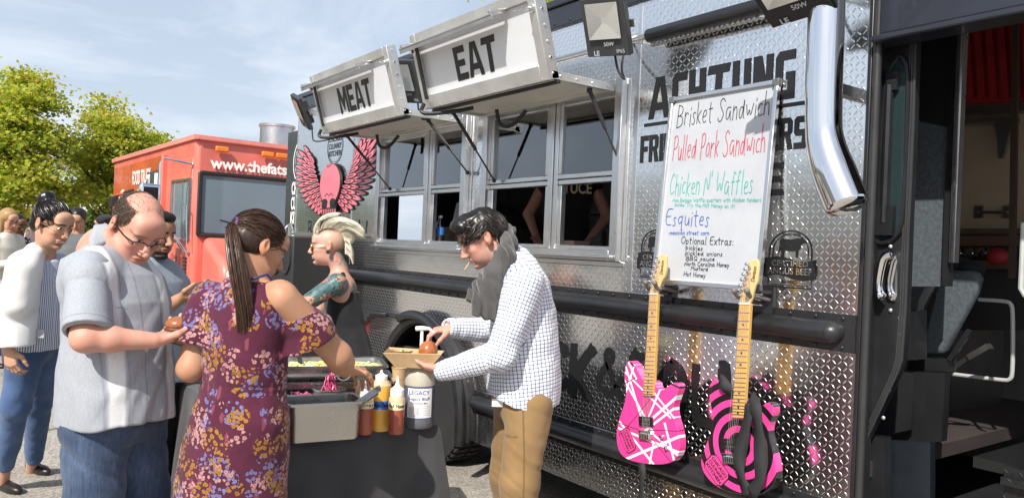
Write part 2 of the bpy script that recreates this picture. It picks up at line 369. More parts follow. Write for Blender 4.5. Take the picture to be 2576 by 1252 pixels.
tree('maple_tree', 'yellow green maple tree cut off by the left edge of the photo', gpos(2, 15.5), 5.4,
     [(0, 0, 3.3, .95, .95, 1.05), (-.15, 0, 4.55, .5, .5, .75), (-.05, .1, 3.95, .8, .8, .75), (.1, .0, 2.3, 1.2, 1.2, .5)], 3, 118, 210, .085, 'maple trees behind the red truck', .6)
tree('maple_tree', 'yellow green maple tree rising behind the tail of the red food truck', gpos(296, 18.0), 5.2,
     [(.1, 0, 3.2, .95, .95, .8), (.1, 0, 4.3, .5, .5, .6), (.1, .1, 3.75, .85, .85, .6), (-.05, 0, 2.4, 1.2, 1.2, .4), (-.5, -.3, 3.1, .5, .5, .4)], 8, 102, 210, .085, 'maple trees behind the red truck', .62)
tree('maple_tree', 'maple tree showing above the black roof edge of the silver food truck', (-14.8, 12.0, 0), 8.6,
     [(0, 0, 6.9, 1.3, 1.3, 1.2), (0, 0, 5.4, 1.9, 1.9, 1.3)], 21, 80, 200, .11, None, .52)
def hedge(name, label, a, b, h, w, n, size, seed):
    rng = np.random.default_rng(seed); a = np.array(a, float); b = np.array(b, float)
    k = rng.uniform(0, 1, n); hh = h * (.82 + .18 * np.sin(k * 23) * np.sin(k * 9 + 1)); u = rng.uniform(0, 1, n)
    z = hh * u ** .7; d = (b - a) / np.linalg.norm(b - a); nn = np.array([-d[1], d[0], 0])
    off = rng.uniform(-1, 1, n); off = np.sign(off) * np.abs(off) ** .5 * w * np.sqrt(np.clip(1.02 - u ** 3, 0, 1))
    C = a + (b - a) * k[:, None] + nn * off[:, None]; C[:, 2] = z; C += rng.normal(0, .06, (n, 3))
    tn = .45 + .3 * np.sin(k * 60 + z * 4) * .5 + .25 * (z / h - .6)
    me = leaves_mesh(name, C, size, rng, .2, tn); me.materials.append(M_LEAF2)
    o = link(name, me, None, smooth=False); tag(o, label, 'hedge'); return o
A = gpos(-160, 25); B = gpos(480, 25)
hedge('hedge', 'long leafy green hedge under the maple trees behind the crowd', A, B, 2.55, .8, 26000, .13, 5)
hedge('hedge', 'tall hedge added out of view to give the rear truck panel an olive reflection', (-22, -3.5, 0), (-90, -29, 0), 3.8, 1.2, 14000, .36, 15)  # unseen hedge, added so the rear panel mirrors olive foliage
# pale low building glimpsed between hedge and leaves
M_PALE = pbr('pale_wall', (.62, .63, .64), .8)
bl = thing('low_building', 'pale grey low building glimpsed between the hedge and the maple leaves', 'building', gpos(150, 46))
c0 = Vector(gpos(-90, 46)); c1 = Vector(gpos(330, 46)); d = (c1 - c0)
MB().bar(c0 + UP * 1.9, c1 + UP * 1.9, 5, 3.8, UP).build('wall', M_PALE, bl)
MB().bar(c0 + UP * 3.9, c1 + UP * 3.9, 5.3, .25, UP).build('roof', pbr('grey_roof', (.3, .3, .31), .7), bl)
w = MB()
for k in range(9):
    p = c0 + d * ((k + .5) / 9) - FW * 2.52; w.bar(p + UP * 2.0 - RT * .7, p + UP * 2.0 + RT * .7, .06, 1.3, UP)
w.build('window', pbr('dark_window', (.06, .07, .08), .15), bl)

# ------------------------------------------------------------------ what the polished truck mirrors: office block and trees across the lot
ob = thing('office_building', 'long beige office block across the lot, seen only mirrored in the truck panels and panes', 'building', (-45, -46, 0))
M_BEIGE = pbr('beige_panel', (.80, .72, .58), .75, vs=.3, var=.1)
MB().box(-140, 25, -60, -45, 0, 7.6).build('wall', M_BEIGE, ob)
MB().box(-141, 26, -60.5, -44.5, 7.6, 8.2).build('roof', pbr('white_coping', (.7, .7, .68), .6), ob)
gl = pbr('office_glass', (.05, .06, .075), .08, spec=.6); fr = pbr('white_frame', (.7, .7, .7), .5)
wb = MB(); wf = MB()
for fl in (1.2, 4.3):
    for k in range(36):
        x = -122 + k * 4.1; wb.box(x, x + 2.3, -45.0, -44.93, fl, fl + 1.4)
        wf.box(x - .1, x, -45.0, -44.88, fl - .1, fl + 1.5); wf.box(x + 1.1, x + 1.2, -44.93, -44.88, fl, fl + 1.4)
wb.build('window', gl, ob); wf.build('window_frame', fr, ob)
k0 = None
for i, (x, y, s) in enumerate([(-17, -32, 1.0), (-31, -33, .95), (-52, -33, 1.05), (-29, -7.6, 1.7), (-36, -10.8, 1.9), (-46, -14.5, 2.0), (-60, -20, 2.0)]):  # last four, scaled up, are added out of view to darken the rear panel's reflection
    if k0 is None:
        k0 = tree('maple_tree', 'round green street tree across the lot, seen only as a reflection', (x, y, 0), 5.0,
                  [(0, 0, 3.0, 1.6, 1.6, 1.1), (0, 0, 3.7, 1.0, 1.0, .8)], 31, 55, 110, .2, 'street trees mirrored in the truck', .6)
    else:
        r = k0.copy(); COL.objects.link(r); r.location = (x, y, 0); r.scale = (s,) * 3; r.rotation_euler = (0, 0, 0)
        for ch in list(k0.children):
            c = ch.copy(); COL.objects.link(c); c.parent = r
# ------------------------------------------------------------------ red food truck in the background
RC = PT(485, 600, 11.45); RC.z = 0                      # near front corner on the ground
RS = (RT * -.635 + FW * .772).normalized()              # back along its side
RF = (RT * .772 + FW * .635).normalized()               # across its front
def rp(s, f, z): return RC + RS * s + RF * f + UP * z
RH = 3.02
M_RED = pbr('red_paint', (.68, .155, .115), .42, vs=2, var=.16, coat=.35)
M_REDS = pbr('red_wrap', (.50, .105, .035), .35, vs=1.2, var=.25, coat=.3)
M_BLK = pbr('black_plastic', (.02, .02, .022), .5)
M_RUB = pbr('rubber', (.022, .022, .023), .85, bmp=.3, bs=90)
M_CHR = pbr('chrome', (.82, .82, .83), .06, 1, var=.03, rv=.02)
M_ALU = pbr('aluminium', (.72, .72, .72), .3, 1, var=.06, vs=9, rv=.07)
M_GALV = pbr('galvanised', (.62, .63, .64), .35, 1, var=.15, vs=7)
M_WHITE = pbr('white_paint', (.82, .82, .80), .45)
M_WLET = pbr('white_lettering', (.85, .83, .78), .6)
M_AMB = pbr('amber_lens', (.75, .2, .02), .2, spec=.6)
M_GLASSD = pbr('tinted_glass', (.16, .21, .245), .05, spec=.7, var=.1, vs=.7, rv=.02)
rt = thing('food_truck', 'red food truck with slanted windshield parked beyond the crowd', 'food truck', RC)
b = MB()
SL = 5.25; W2 = 2.5
b.prism([rp(.0, 0, .55), rp(0, 0, 1.5), rp(.02, 0, RH), rp(SL, 0, RH - .04), rp(SL, 0, .55)], RF * W2)
b.build('body', M_RED, rt, bevel=.07, seg=3)
# wrap panel on the side, roof edge rail
b = MB(); b.prism([rp(1.65, -.012, .7), rp(1.65, -.012, RH - .16), rp(SL - .15, -.012, RH - .2), rp(SL - .15, -.012, .7)], RF * .02); b.build('side_wrap', M_REDS, rt)
b = MB(); b.bar(rp(-.02, -.01, RH + .0), rp(SL, -.01, RH - .04), .06, .07, UP); b.bar(rp(-.02, -.0, RH), rp(-.02, W2, RH), .05, .06, UP); b.build('roof_edge', pbr('pink_edge', (.72, .25, .2), .4), rt)
# front: slanted lower hood, windshield
b = MB()
b.prism([rp(0, .12, .5), rp(-.95, .12, .52), rp(-.98, .12, .98), rp(-.88, .12, 1.18), rp(-.02, .12, 1.56)], RF * (W2 - .24)); b.build('hood', M_RED, rt, bevel=.1, seg=4)
b = MB(); b.box(-1, 1, -1, 1, 0, 1) if False else None
b.bar(rp(-1.02, .02, .62), rp(-1.02, W2 - .02, .62), .1, .22, UP); b.build('bumper', M_CHR, rt, bevel=.03)
b = MB()
for k in range(6): b.bar(rp(-.995, .5, .78 + k * .05), rp(-.995, W2 - .5, .78 + k * .05), .03, .022, UP)
b.bar(rp(-.985, .45, .9), rp(-.985, W2 - .45, .9), .02, .32, UP, 1)
b.build('grille', [M_CHR, M_BLK], rt)
b = MB()
for f in (.3, W2 - .3): b.lathe([(.0, .03), (.07, .025), (.1, 0), (.115, 0), (.115, -.05)], rp(-.99, f, 1.0), 20, -RS)
b.build('headlight', pbr('lamp_glass', (.75, .75, .75), .1), rt)
b = MB(); b.prism([rp(-.02, .10, 1.60), rp(-.02, W2 - .1, 1.60), rp(-.02, W2 - .1, 2.46), rp(-.02, .10, 2.46)], RS * .03)
ws = b.build('windshield', M_GLASSD, rt)
b = MB()
fr_ = [rp(-.03, .06, 1.56), rp(-.03, W2 - .06, 1.56), rp(-.03, W2 - .06, 2.5), rp(-.03, .06, 2.5)]
for i in range(4): b.bar(fr_[i], fr_[(i + 1) % 4], .05, .06, RS)
b.build('windshield_seal', M_BLK, rt, bevel=.01)
b = MB(); b.tube([rp(-.05, .95, 1.62), rp(-.08, .75, 1.7), rp(-.08, .42, 1.79)], .012, 6); b.bar(rp(-.085, .9, 1.68), rp(-.085, .36, 1.8), .02, .03, RS); b.build('wiper', M_BLK, rt)
for f in (.36, 1.07, 1.3):
    b = MB(); b.bar(rp(-.05, f - .1, 2.87), rp(-.05, f + .1, 2.87), .06, .085, UP); b.build('marker_light', M_AMB, rt, bevel=.02)
lettering('www.thefatshallot.com', 'lettering', M_WLET, rt, rp(-.004, .2, 2.66), RF, UP, w=2.2, offset=.03, align='L', lift=.02)
# worn paint patches
def patch_mat():
    m, nt, b = newmat('faded_red'); setb(nt, b, col=(.72, .34, .27), rough=.7); return m
# side door with window
b = MB()
b.prism([rp(.12, -.012, .6), rp(.12, -.012, 2.72), rp(1.42, -.012, 2.72), rp(1.42, -.012, .6)], RF * .02)
dr = b.build('door', M_RED, rt, bevel=.01)
b = MB(); b.prism([rp(.16, -.02, 1.52), rp(.16, -.02, 2.36), rp(1.0, -.02, 2.36), rp(1.0, -.02, 1.52)], RF * .02); b.build('window', M_GLASSD, dr)
b = MB()
q = [rp(.13, -.024, 1.48), rp(.13, -.024, 2.4), rp(1.04, -.024, 2.4), rp(1.04, -.024, 1.48)]
for i in range(4): b.bar(q[i], q[(i + 1) % 4], .03, .05, RF)
b.bar(rp(.45, -.026, 1.5), rp(.45, -.026, 2.38), .03, .04, RF); b.build('window_frame', M_ALU, dr)
b = MB(); b.bar(rp(.55, -.05, 1.02), rp(.55, -.05, 1.35), .05, .05, RF); b.tube([rp(.5, -.03, 1.36), rp(.5, -.08, 1.42), rp(.34, -.08, 1.5)], .014, 8); b.build('handle', M_CHR, dr)
b = MB()
for k in range(8): b.bar(rp(.2, -.03, .82 + k * .055), rp(.32, -.03, .82 + k * .055), .03, .02, RF)
b.build('vent', M_BLK, dr)
b = MB(); b.bar(rp(1.53, -.03, .6), rp(1.53, -.03, 2.86), .09, .1, RF); b.bar(rp(1.53, -.02, 1.6), rp(1.53, -.02, 2.8), .03, .05, RF); b.build('post', M_RED, rt, bevel=.02)
# mirrors on tubular bracket
b = MB()
arm = [rp(.1, -.02, 2.62), rp(.1, -.42, 2.66), rp(.1, -.47, 2.58), rp(.1, -.47, 1.92), rp(.1, -.4, 1.78), rp(.1, -.08, 1.32), rp(.1, -.02, 1.3)]
b.tube([Vector(p) for p in arm], .017, 8); b.tube([rp(.08, -.12, 2.02), rp(.0, -.12, 1.98), rp(-.02, -.1, 1.4)], .012, 6); b.build('mirror_bracket', M_CHR, rt)
for z, h in ((2.14, .27), (1.74, .34)):
    b = MB(); b.obox(rp(.1, -.60, z), (RF, RS, UP), (.15, .07, h / 2)); mr = b.build('mirror', M_CHR, rt, bevel=.05, seg=4)
# menu board hung on the side, flood lamps, serving hatch outline, round emblem text
b = MB(); b.prism([rp(1.75, -.05, 1.5), rp(1.75, -.05, 2.62), rp(2.55, -.05, 2.6), rp(2.55, -.05, 1.5)], RF * .03); mb_ = b.build('menu_board', pbr('chalkboard', (.05, .055, .06), .6), rt)
b = MB()
for s, z, w, h in ((2.42, 2.42, .2, .3), (1.92, 2.42, .18, .3), (2.1, 2.2, .5, .16), (2.3, 2.0, .35, .2), (2.3, 1.75, .38, .22), (1.9, 1.8, .2, .3)):
    b.prism([rp(s - w / 2, -.056, z - h / 2), rp(s - w / 2, -.056, z + h / 2), rp(s + w / 2, -.056, z + h / 2), rp(s + w / 2, -.056, z - h / 2)], RF * .006)
b.build('menu_sheet', M_WHITE, mb_)
lettering('MENU', 'lettering', M_BLK, mb_, rp(2.42, -.06, 2.42), -RS, UP, w=.17, h=.16, offset=.02)
lettering('FOOD TRUCK', 'lettering', M_WLET, rt, rp(3.0, -.02, 2.56), -RS, UP, w=1.25, h=.26, offset=.02)
lettering('Chicago', 'lettering', pbr('dark_red_letter', (.2, .01, .01), .5), rt, rp(.75, -.024, 1.2), -RS, UP, w=.5, h=.1, offset=.01)
M_CREAM = pbr('cream_paint', (.72, .68, .52), .6); M_OLV = pbr('olive_paint', (.13, .11, .045), .6)
for s in (4.3, 3.05):
    e = MB(); oo = rp(s, -.022, 1.62)
    def arc(r0, r1, a0, a1, m, dz=0, n=26, lf=0):
        L = [oo - RS * (r1 * .72 * math.cos(a)) + UP * (r1 * 1.15 * math.sin(a)) - RF * lf for a in np.linspace(a0, a1, n)]
        I = [oo - RS * (r0 * .72 * math.cos(a)) + UP * (r0 * 1.15 * math.sin(a)) - RF * lf for a in np.linspace(a0, a1, n)]
        e.add(L + I, [(i, i + 1, n + i + 1, n + i) for i in range(n - 1)], m)
    arc(.40, .64, -.3, math.pi + .3, 0, lf=.0); arc(.62, .66, -.3, math.pi + .3, 1, lf=.003); arc(.36, .40, -.3, math.pi + .3, 1, lf=.003); arc(.0, .36, -.3, math.pi + .3, 2, lf=.002)
    for k in range(15):
        a = math.pi * (k + .5) / 15; p = oo - RS * (.52 * .72 * math.cos(a)) + UP * (.52 * 1.15 * math.sin(a)) - RF * .006
        u = -RS * math.sin(a) - UP * 0 + UP * math.cos(a) * -1; r = -RS * math.cos(a) * .8 + UP * math.sin(a)
        ribbon(e, [(0, -.07), (0, .07)], .05, p, -RS * math.sin(a) * -1 + UP * math.cos(a) * -1, r, 0, 1, caps=False)
    e.face([oo - RS * .14 - RF * .006 - UP * .2, oo + RS * .14 - RF * .006 - UP * .2, oo + RS * .05 - RF * .006 + UP * .28, oo - RS * .05 - RF * .006 + UP * .28], 1)
    e.build('emblem', [M_OLV, M_CREAM, M_REDS], rt, smooth=False)
for s in (3.75, 2.55 + .08):
    b = MB(); b.obox(rp(s, -.3, 2.12 if s > 3 else 2.2), (RF + UP * .4, RS, UP), (.06, .13, .09)); b.tube([rp(s, 0, 2.3), rp(s, -.28, 2.2)], .012, 6); b.build('floodlight', M_BLK, rt, bevel=.01)
b = MB()
for s0, s1 in ((2.62, 3.55), (3.7, 4.85)):
    q = [rp(s0, -.02, 1.2), rp(s0, -.02, 2.3), rp(s1, -.02, 2.3), rp(s1, -.02, 1.2)]
    for i in range(4): b.bar(q[i], q[(i + 1) % 4], .03, .02, RF)
b.build('hatch_trim', M_RED, rt)
b = MB(); b.lathe([(.30, 0), (.30, .02), (.28, .03), (.28, .40), (.30, .41), (.30, .45), (.26, .45), (.26, .3)], rp(.8, 1.55, RH), 28); b.build('exhaust_fan', M_GALV, rt)
for s, f in ((.55, -.02), (3.9, -.02), (.55, W2 - .25), (3.9, W2 - .25)):
    b = MB(); b.lathe([(.2, .02), (.36, 0), (.43, .03), (.44, .14), (.43, .24), (.36, .27), (.2, .25)], rp(s, f, .44), 28, RF); wh = b.build('wheel', M_RUB, rt)
    b = MB(); b.lathe([(.0, .03), (.12, .02), (.2, .05), (.23, .02)], rp(s, f - .005, .44), 24, RF); b.build('rim', M_GALV, wh)
# ------------------------------------------------------------------ silver food truck
YP = 2.8; XL, XR = -7.47, -1.565; YB = 5.15
def tread_nodes(nt, cell=.0235, axes=('X', 'Z')):
    co = objco(nt); s = N(nt, 'ShaderNodeSeparateXYZ', {0: co})
    x = m_(nt, 'DIVIDE', s.outputs[axes[0]], cell); z = m_(nt, 'DIVIDE', s.outputs[axes[1]], cell)
    fx = m_(nt, 'FLOOR', x); fz = m_(nt, 'FLOOR', z)
    par = m_(nt, 'MULTIPLY_ADD', m_(nt, 'MODULO', m_(nt, 'ABSOLUTE', m_(nt, 'ADD', fx, fz)), 2), 2, -1)
    lx = m_(nt, 'MULTIPLY', m_(nt, 'SUBTRACT', m_(nt, 'SUBTRACT', x, fx), .5), par); lz = m_(nt, 'SUBTRACT', m_(nt, 'SUBTRACT', z, fz), .5)
    u = m_(nt, 'ADD', lx, lz); v = m_(nt, 'SUBTRACT', lz, lx)            # along / across the bar
    d = m_(nt, 'ADD', m_(nt, 'POWER', m_(nt, 'ABSOLUTE', m_(nt, 'DIVIDE', u, .66)), 2.2), m_(nt, 'POWER', m_(nt, 'ABSOLUTE', m_(nt, 'DIVIDE', v, .165)), 2))
    h = m_(nt, 'SQRT', m_(nt, 'MAXIMUM', m_(nt, 'SUBTRACT', 1, d), 0))
    return co, h
def tread_mat(name, col, rough, metal, st=1.0, axes=('X', 'Z'), var=.05, cell=.0235):
    m, nt, b = newmat(name); co, h = tread_nodes(nt, cell, axes)
    wv = noi(nt, co, 2.2, 3, .5)
    hh = m_(nt, 'ADD', m_(nt, 'MULTIPLY', h, .0013), m_(nt, 'MULTIPLY', wv, .006))
    hh = m_(nt, 'ADD', hh, m_(nt, 'MULTIPLY', noi(nt, co, 120, 2), .00010))
    nrm = N(nt, 'ShaderNodeBump', {'Height': hh, 'Strength': st, 'Distance': 1.0}).outputs[0]
    n = noi(nt, co, 3, 6, .6); sm = noi(nt, N(nt, 'ShaderNodeMapping', {'Vector': co, 'Scale': (4, 4, 1.0)}).outputs[0], 2.0, 6, .65)
    lo = tuple(c * (1 - var) for c in col)
    setb(nt, b, col=ramp(nt, sm, [(.3, lo), (.65, col)]), metal=metal, normal=nrm, rough=m_(nt, 'MULTIPLY_ADD', n, .12, rough - .06))
    return m
M_TRD = tread_mat('diamond_plate', (.88, .88, .87), .15, 1.0, .8)
M_TRDK = tread_mat('black_vinyl_on_plate', (.012, .012, .013), .35, 0.0, .5)
M_TRFL = tread_mat('black_floor_plate', (.016, .017, .018), .4, .3, 1, ('X', 'Y'))
M_TRIM = pbr('black_steel', (.016, .017, .019), .32, .0, var=.25, vs=4, coat=.25, bmp=.05, bs=200)
M_RAIL = pbr('black_rubber_rail', (.018, .018, .020), .36, 0, var=.3, vs=5, coat=.15, rv=.1)
M_DBLUE = pbr('blue_black_paint', (.018, .020, .030), .35, 0, var=.2, vs=3, coat=.3)
M_BRUSH = pbr('brushed_steel', (.66, .65, .63), .36, .75, var=.14, vs=5, rv=.08)
M_SIGN = pbr('sign_white', (.70, .715, .74), .22, var=.02, coat=.3)
M_UNDER = pbr('hatch_underside', (.70, .66, .58), .5, var=.06)
M_LETB = pbr('black_lettering', (.010, .010, .011), .4)
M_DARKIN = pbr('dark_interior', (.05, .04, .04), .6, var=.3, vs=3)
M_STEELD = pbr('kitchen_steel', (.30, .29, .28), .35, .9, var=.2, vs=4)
def thin_glass(name, tint=(.75, .78, .78), refl=1.0):
    m, nt, b = newmat(name); nt.nodes.remove(b)
    f = N(nt, 'ShaderNodeFresnel', {'IOR': 1.6}).outputs[0]
    f = m_(nt, 'MULTIPLY', f, refl * 1.6, clamp=True)
    nrm = bump(nt, noi(nt, objco(nt), 1.2, 2), .05, .02)
    gl = N(nt, 'ShaderNodeBsdfGlossy', {'Color': (.95, .97, 1, 1), 'Roughness': .015, 'Normal': nrm}); tr = N(nt, 'ShaderNodeBsdfTransparent', {0: (*tint, 1)})
    mx = N(nt, 'ShaderNodeMixShader', {0: f, 1: tr.outputs[0], 2: gl.outputs[0]}); nt.links.new(mx.outputs[0], nt.nodes['Material Output'].inputs[0]); return m
M_PANE = thin_glass('window_glass', (.62, .66, .66), 1.7)
st = thing('food_truck', 'silver diamond plate food truck with open serving windows and black rails', 'food truck', (XL, YP, 0))
# --- side wall with holes for windows and wheel arch
A0, A1, B0, B1, WZ0 = -5.615, -4.30, -4.11, -2.845, 1.508; ZA, ZB = 2.43, 2.45
WX, WZc, WR = -4.80, .42, .60
arch = [(WX + WR * math.cos(a), WZc + WR * math.sin(a)) for a in np.linspace(0, math.pi, 26)]
outer = [(XL, .295), (XL, 2.86), (XR, 2.86), (XR, .295)] + [(arch[0][0], .295)] + arch + [(arch[-1][0], .295)]
def rect(x0, x1, z0, z1): return [(x0, z0), (x1, z0), (x1, z1), (x0, z1)]
me = curve_mesh([outer, rect(A0 + .04, A1 - .04, WZ0 + .03, ZA - .03), rect(B0 + .04, B1 - .04, WZ0 + .03, ZB - .03)], .02)
n = len(me.vertices); a = np.empty(n * 3, 'f'); me.vertices.foreach_get('co', a); a = a.reshape(-1, 3)
me.vertices.foreach_set('co', np.stack([a[:, 0], YP + .02 - a[:, 2], a[:, 1]], 1).astype('f').ravel()); me.materials.append(M_TRD)
link('side_panel', me, st, smooth=False)
# seams: thin strips between plate sheets
b = MB()
for x in (-6.15, -2.78 + .0,):
    b.box(x - .012, x + .012, YP - .003, YP, 1.36, 2.82)
b.box(XL, XL + .03, YP - .004, YP + .3, .3, 2.86); b.box(XL + .03, -5.7, YP - .01, YP, 1.60, 1.625)
b.build('panel_seam', M_ALU, st)
# roof strip with rivets, roof, far wall, floor, ends
b = MB(); b.box(XL - .01, 1.0, YP - .02, YP + .03, 2.825, 2.945)
prof = [(YP - .035, 2.945), (YP - .035, 2.985), (YP + .05, 3.03), (YP + .6, 3.08), (YB - .5, 3.08), (YB, 2.95)]
rf = [Vector((XL - .02, y, z)) for y, z in prof]; b.prism(rf, Vector((8.5, 0, 0)))
b.build('roof', M_DBLUE, st, bevel=.006)
b = MB()
for k in range(60):
    x = XL + .1 + k * .14; b.ball((x, YP - .021, 2.85), (.009, .005, .009), nu=8, nv=6)
for x0, x1, z in ((XL + .1, XR - .04, 1.336), (XL + .1, XR - .04, 1.224), (WX + WR + .1, XR - .04, .615), (WX + WR + .1, XR - .04, .495)):
    k = x0
    while k < x1: b.ball((k, YP - .012, z), (.008, .005, .008), nu=8, nv=6); k += .115
b.build('rivet', M_TRIM, st)
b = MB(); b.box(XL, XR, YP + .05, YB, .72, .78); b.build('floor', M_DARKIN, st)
FX0 = PY(1003, 400, YB).x; FX1 = PY(1081, 400, YB).x; FZ0 = PY(1040, 575, YB).z; FZ1 = PY(1040, 300, YB).z
b = MB(); b.box(XL, 1.0, YB, YB + .05, .3, 2.95)
b.v = [(max(x, XL), y, z) for x, y, z in b.v]
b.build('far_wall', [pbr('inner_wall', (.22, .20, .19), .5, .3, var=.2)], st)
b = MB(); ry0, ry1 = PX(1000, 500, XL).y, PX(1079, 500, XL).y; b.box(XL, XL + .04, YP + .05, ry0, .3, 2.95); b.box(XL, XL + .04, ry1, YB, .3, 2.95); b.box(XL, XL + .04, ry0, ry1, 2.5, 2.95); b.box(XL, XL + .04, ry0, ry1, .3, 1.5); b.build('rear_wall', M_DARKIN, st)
# --- bumper rails: flange plus half round
for zc, x0, nm in ((1.28, XL + .02, 0), (.555, WX + WR + .06, 1)):
    b = MB(); b.box(x0, XR - .005, YP - .009, YP, zc - .073, zc + .073)
    pr = [(YP - .008, -.046)] + [(YP - .008 - .062 * math.cos(a), .046 * math.sin(a)) for a in np.linspace(-math.pi / 2, math.pi / 2, 11)][1:-1] + [(YP - .008, .046)]
    b.prism([Vector((x0 + .06, y, zc + z)) for y, z in pr], Vector((XR - .10 - x0 - .06, 0, 0)))
    for xe in (x0 + .06, XR - .10): b.ball((xe, YP - .008, zc), (.055, .062, .046), nu=14, nv=10)
    b.build('rail', M_RAIL, st)
# --- wheel arch lip, wheel, dark housing
b = MB()
b.tube([Vector((x, YP - .02, z)) for x, z in [(WX + WR, .28)] + arch + [(WX - WR, .28)]], .04, 8, flat=.9)
L = [Vector((x, YP - .09, z)) for x, z in [(WX + WR + .03, .27)] + [(WX + (WR + .03) * math.cos(t), WZc + (WR + .03) * math.sin(t)) for t in np.linspace(0, math.pi * .62, 18)]]
b.tube(L, .035, 8); b.build('wheel_arch', M_RAIL, st)
b = MB()
ang = np.linspace(-.25, math.pi + .25, 24)
pts = [(WX + (WR - .005) * math.cos(t), max(.2, WZc + (WR - .005) * math.sin(t))) for t in ang]; k = len(pts)
b.add([Vector((x, y, z)) for y in (YP + .03, YP + .55) for x, z in pts], [(i, i + 1, k + i + 1, k + i) for i in range(k - 1)] + [tuple(range(k, 2 * k))]); b.build('wheel_housing', M_BLK, st)
def wheel(x, y, parent):
    b = MB(); b.lathe([(.24, .015), (.36, 0), (.405, .02), (.42, .05), (.42, .22), (.405, .25), (.36, .27), (.24, .255)], (x, y, .42), 48, (0, 1, 0))
    for k in range(44):
        a = 2 * math.pi * k / 44; d = Vector((math.cos(a), 0, math.sin(a))); t = Vector((-d.z, 0, d.x))
        for j, yy in enumerate((.045, .10, .165, .22)):
            b.obox(Vector((x, y + yy, .42)) + d * .423, (d, t + Vector((0, .35 * (-1) ** j, 0)), Vector((0, 1, 0)) - t * .35 * (-1) ** j), (.011, .017, .024))
        b.obox(Vector((x, y + .006, .42)) + d * .392, (d, t, (0, 1, 0)), (.026, .014, .008))
    w = b.build('wheel', M_RUB, parent)
    b = MB(); b.lathe([(0, .05), (.07, .04), (.1, .09), (.2, .07), (.235, .02), (.245, .03)], (x, y, .42), 36, (0, 1, 0))
    for k in range(8): a = k * math.pi / 4; b.lathe([(.012, .03), (.012, .07)], (x + .085 * math.cos(a), y, .42 + .085 * math.sin(a)), 8, (0, 1, 0))
    b.build('rim', M_GALV, w)
wheel(WX, YP + .06, st); wheel(WX, YB - .32, st)
# --- serving windows
def window(x0, x1, z0, z1, xm, zr):
    f = MB(); y0, y1 = YP - .045, YP + .03; t = .055
    for a in ((x0, x0 + t, z0, z1), (x1 - t, x1, z0, z1)): f.box(a[0], a[1], y0, y1, a[2], a[3])
    f.box(x0 + t, x1 - t, y0, y1, z0, z0 + t); f.box(x0 + t, x1 - t, y0, y1, z1 - t, z1)
    # flange and sill lip
    f.box(x0 - .025, x1 + .025, YP - .008, YP, z0 - .03, z0 - .001); f.box(x0 - .025, x0 - .001, YP - .008, YP, z0, z1); f.box(x1 + .001, x1 + .025, YP - .008, YP, z0, z1)
    f.box(x0 + .01, x1 - .01, y0 - .03, y0 - .001, z0 + .012, z0 + .03)
    o = f.build('serving_window', M_ALU, st, bevel=.006)
    s = MB(); ym = YP + .015
    s.box(xm - .045, xm - .012, ym - .03, ym + .03, z0 + t, z1 - t); s.box(xm - .009, xm + .009, ym - .038, ym + .03, z0 + t, z1 - t); s.box(xm + .012, xm + .045, ym - .03, ym + .03, z0 + t, z1 - t)
    for a, c in ((x0 + t, xm - .046), (xm + .046, x1 - t)):
        s.box(a, c, ym - .022, ym + .02, zr - .028, zr + .0); s.box(a, c, ym - .03, ym + .012, zr + .003, zr + .03)
        s.box(a, a + .028, ym - .018, ym + .018, z0 + t, zr - .03); s.box(c - .028, c, ym - .018, ym + .018, z0 + t, zr - .03)
        s.box(a, a + .026, ym - .026, ym + .008, zr + .031, z1 - t); s.box(c - .026, c, ym - .026, ym + .008, zr + .031, z1 - t)
        s.box(a, c, ym - .02, ym + .03, z0 + t, z0 + t + .022); s.box(a + .027, c - .027, ym - .026, ym + .008, z1 - t - .03, z1 - t)
    s.build('sash', M_ALU, o, bevel=.004)
    for a, c in ((x0 + t + .026, xm - .072), (xm + .072, x1 - t - .026)):
        g_ = MB(); g_.box(a, c, ym - .012, ym - .007, zr + .03, z1 - t - .03); g_.build('glass_pane', M_PANE, o, smooth=False)
    return o
wA = window(A0, A1, WZ0, ZA, -4.84, 1.95); wB = window(B0, B1, WZ0, ZB, -3.42, 1.952)
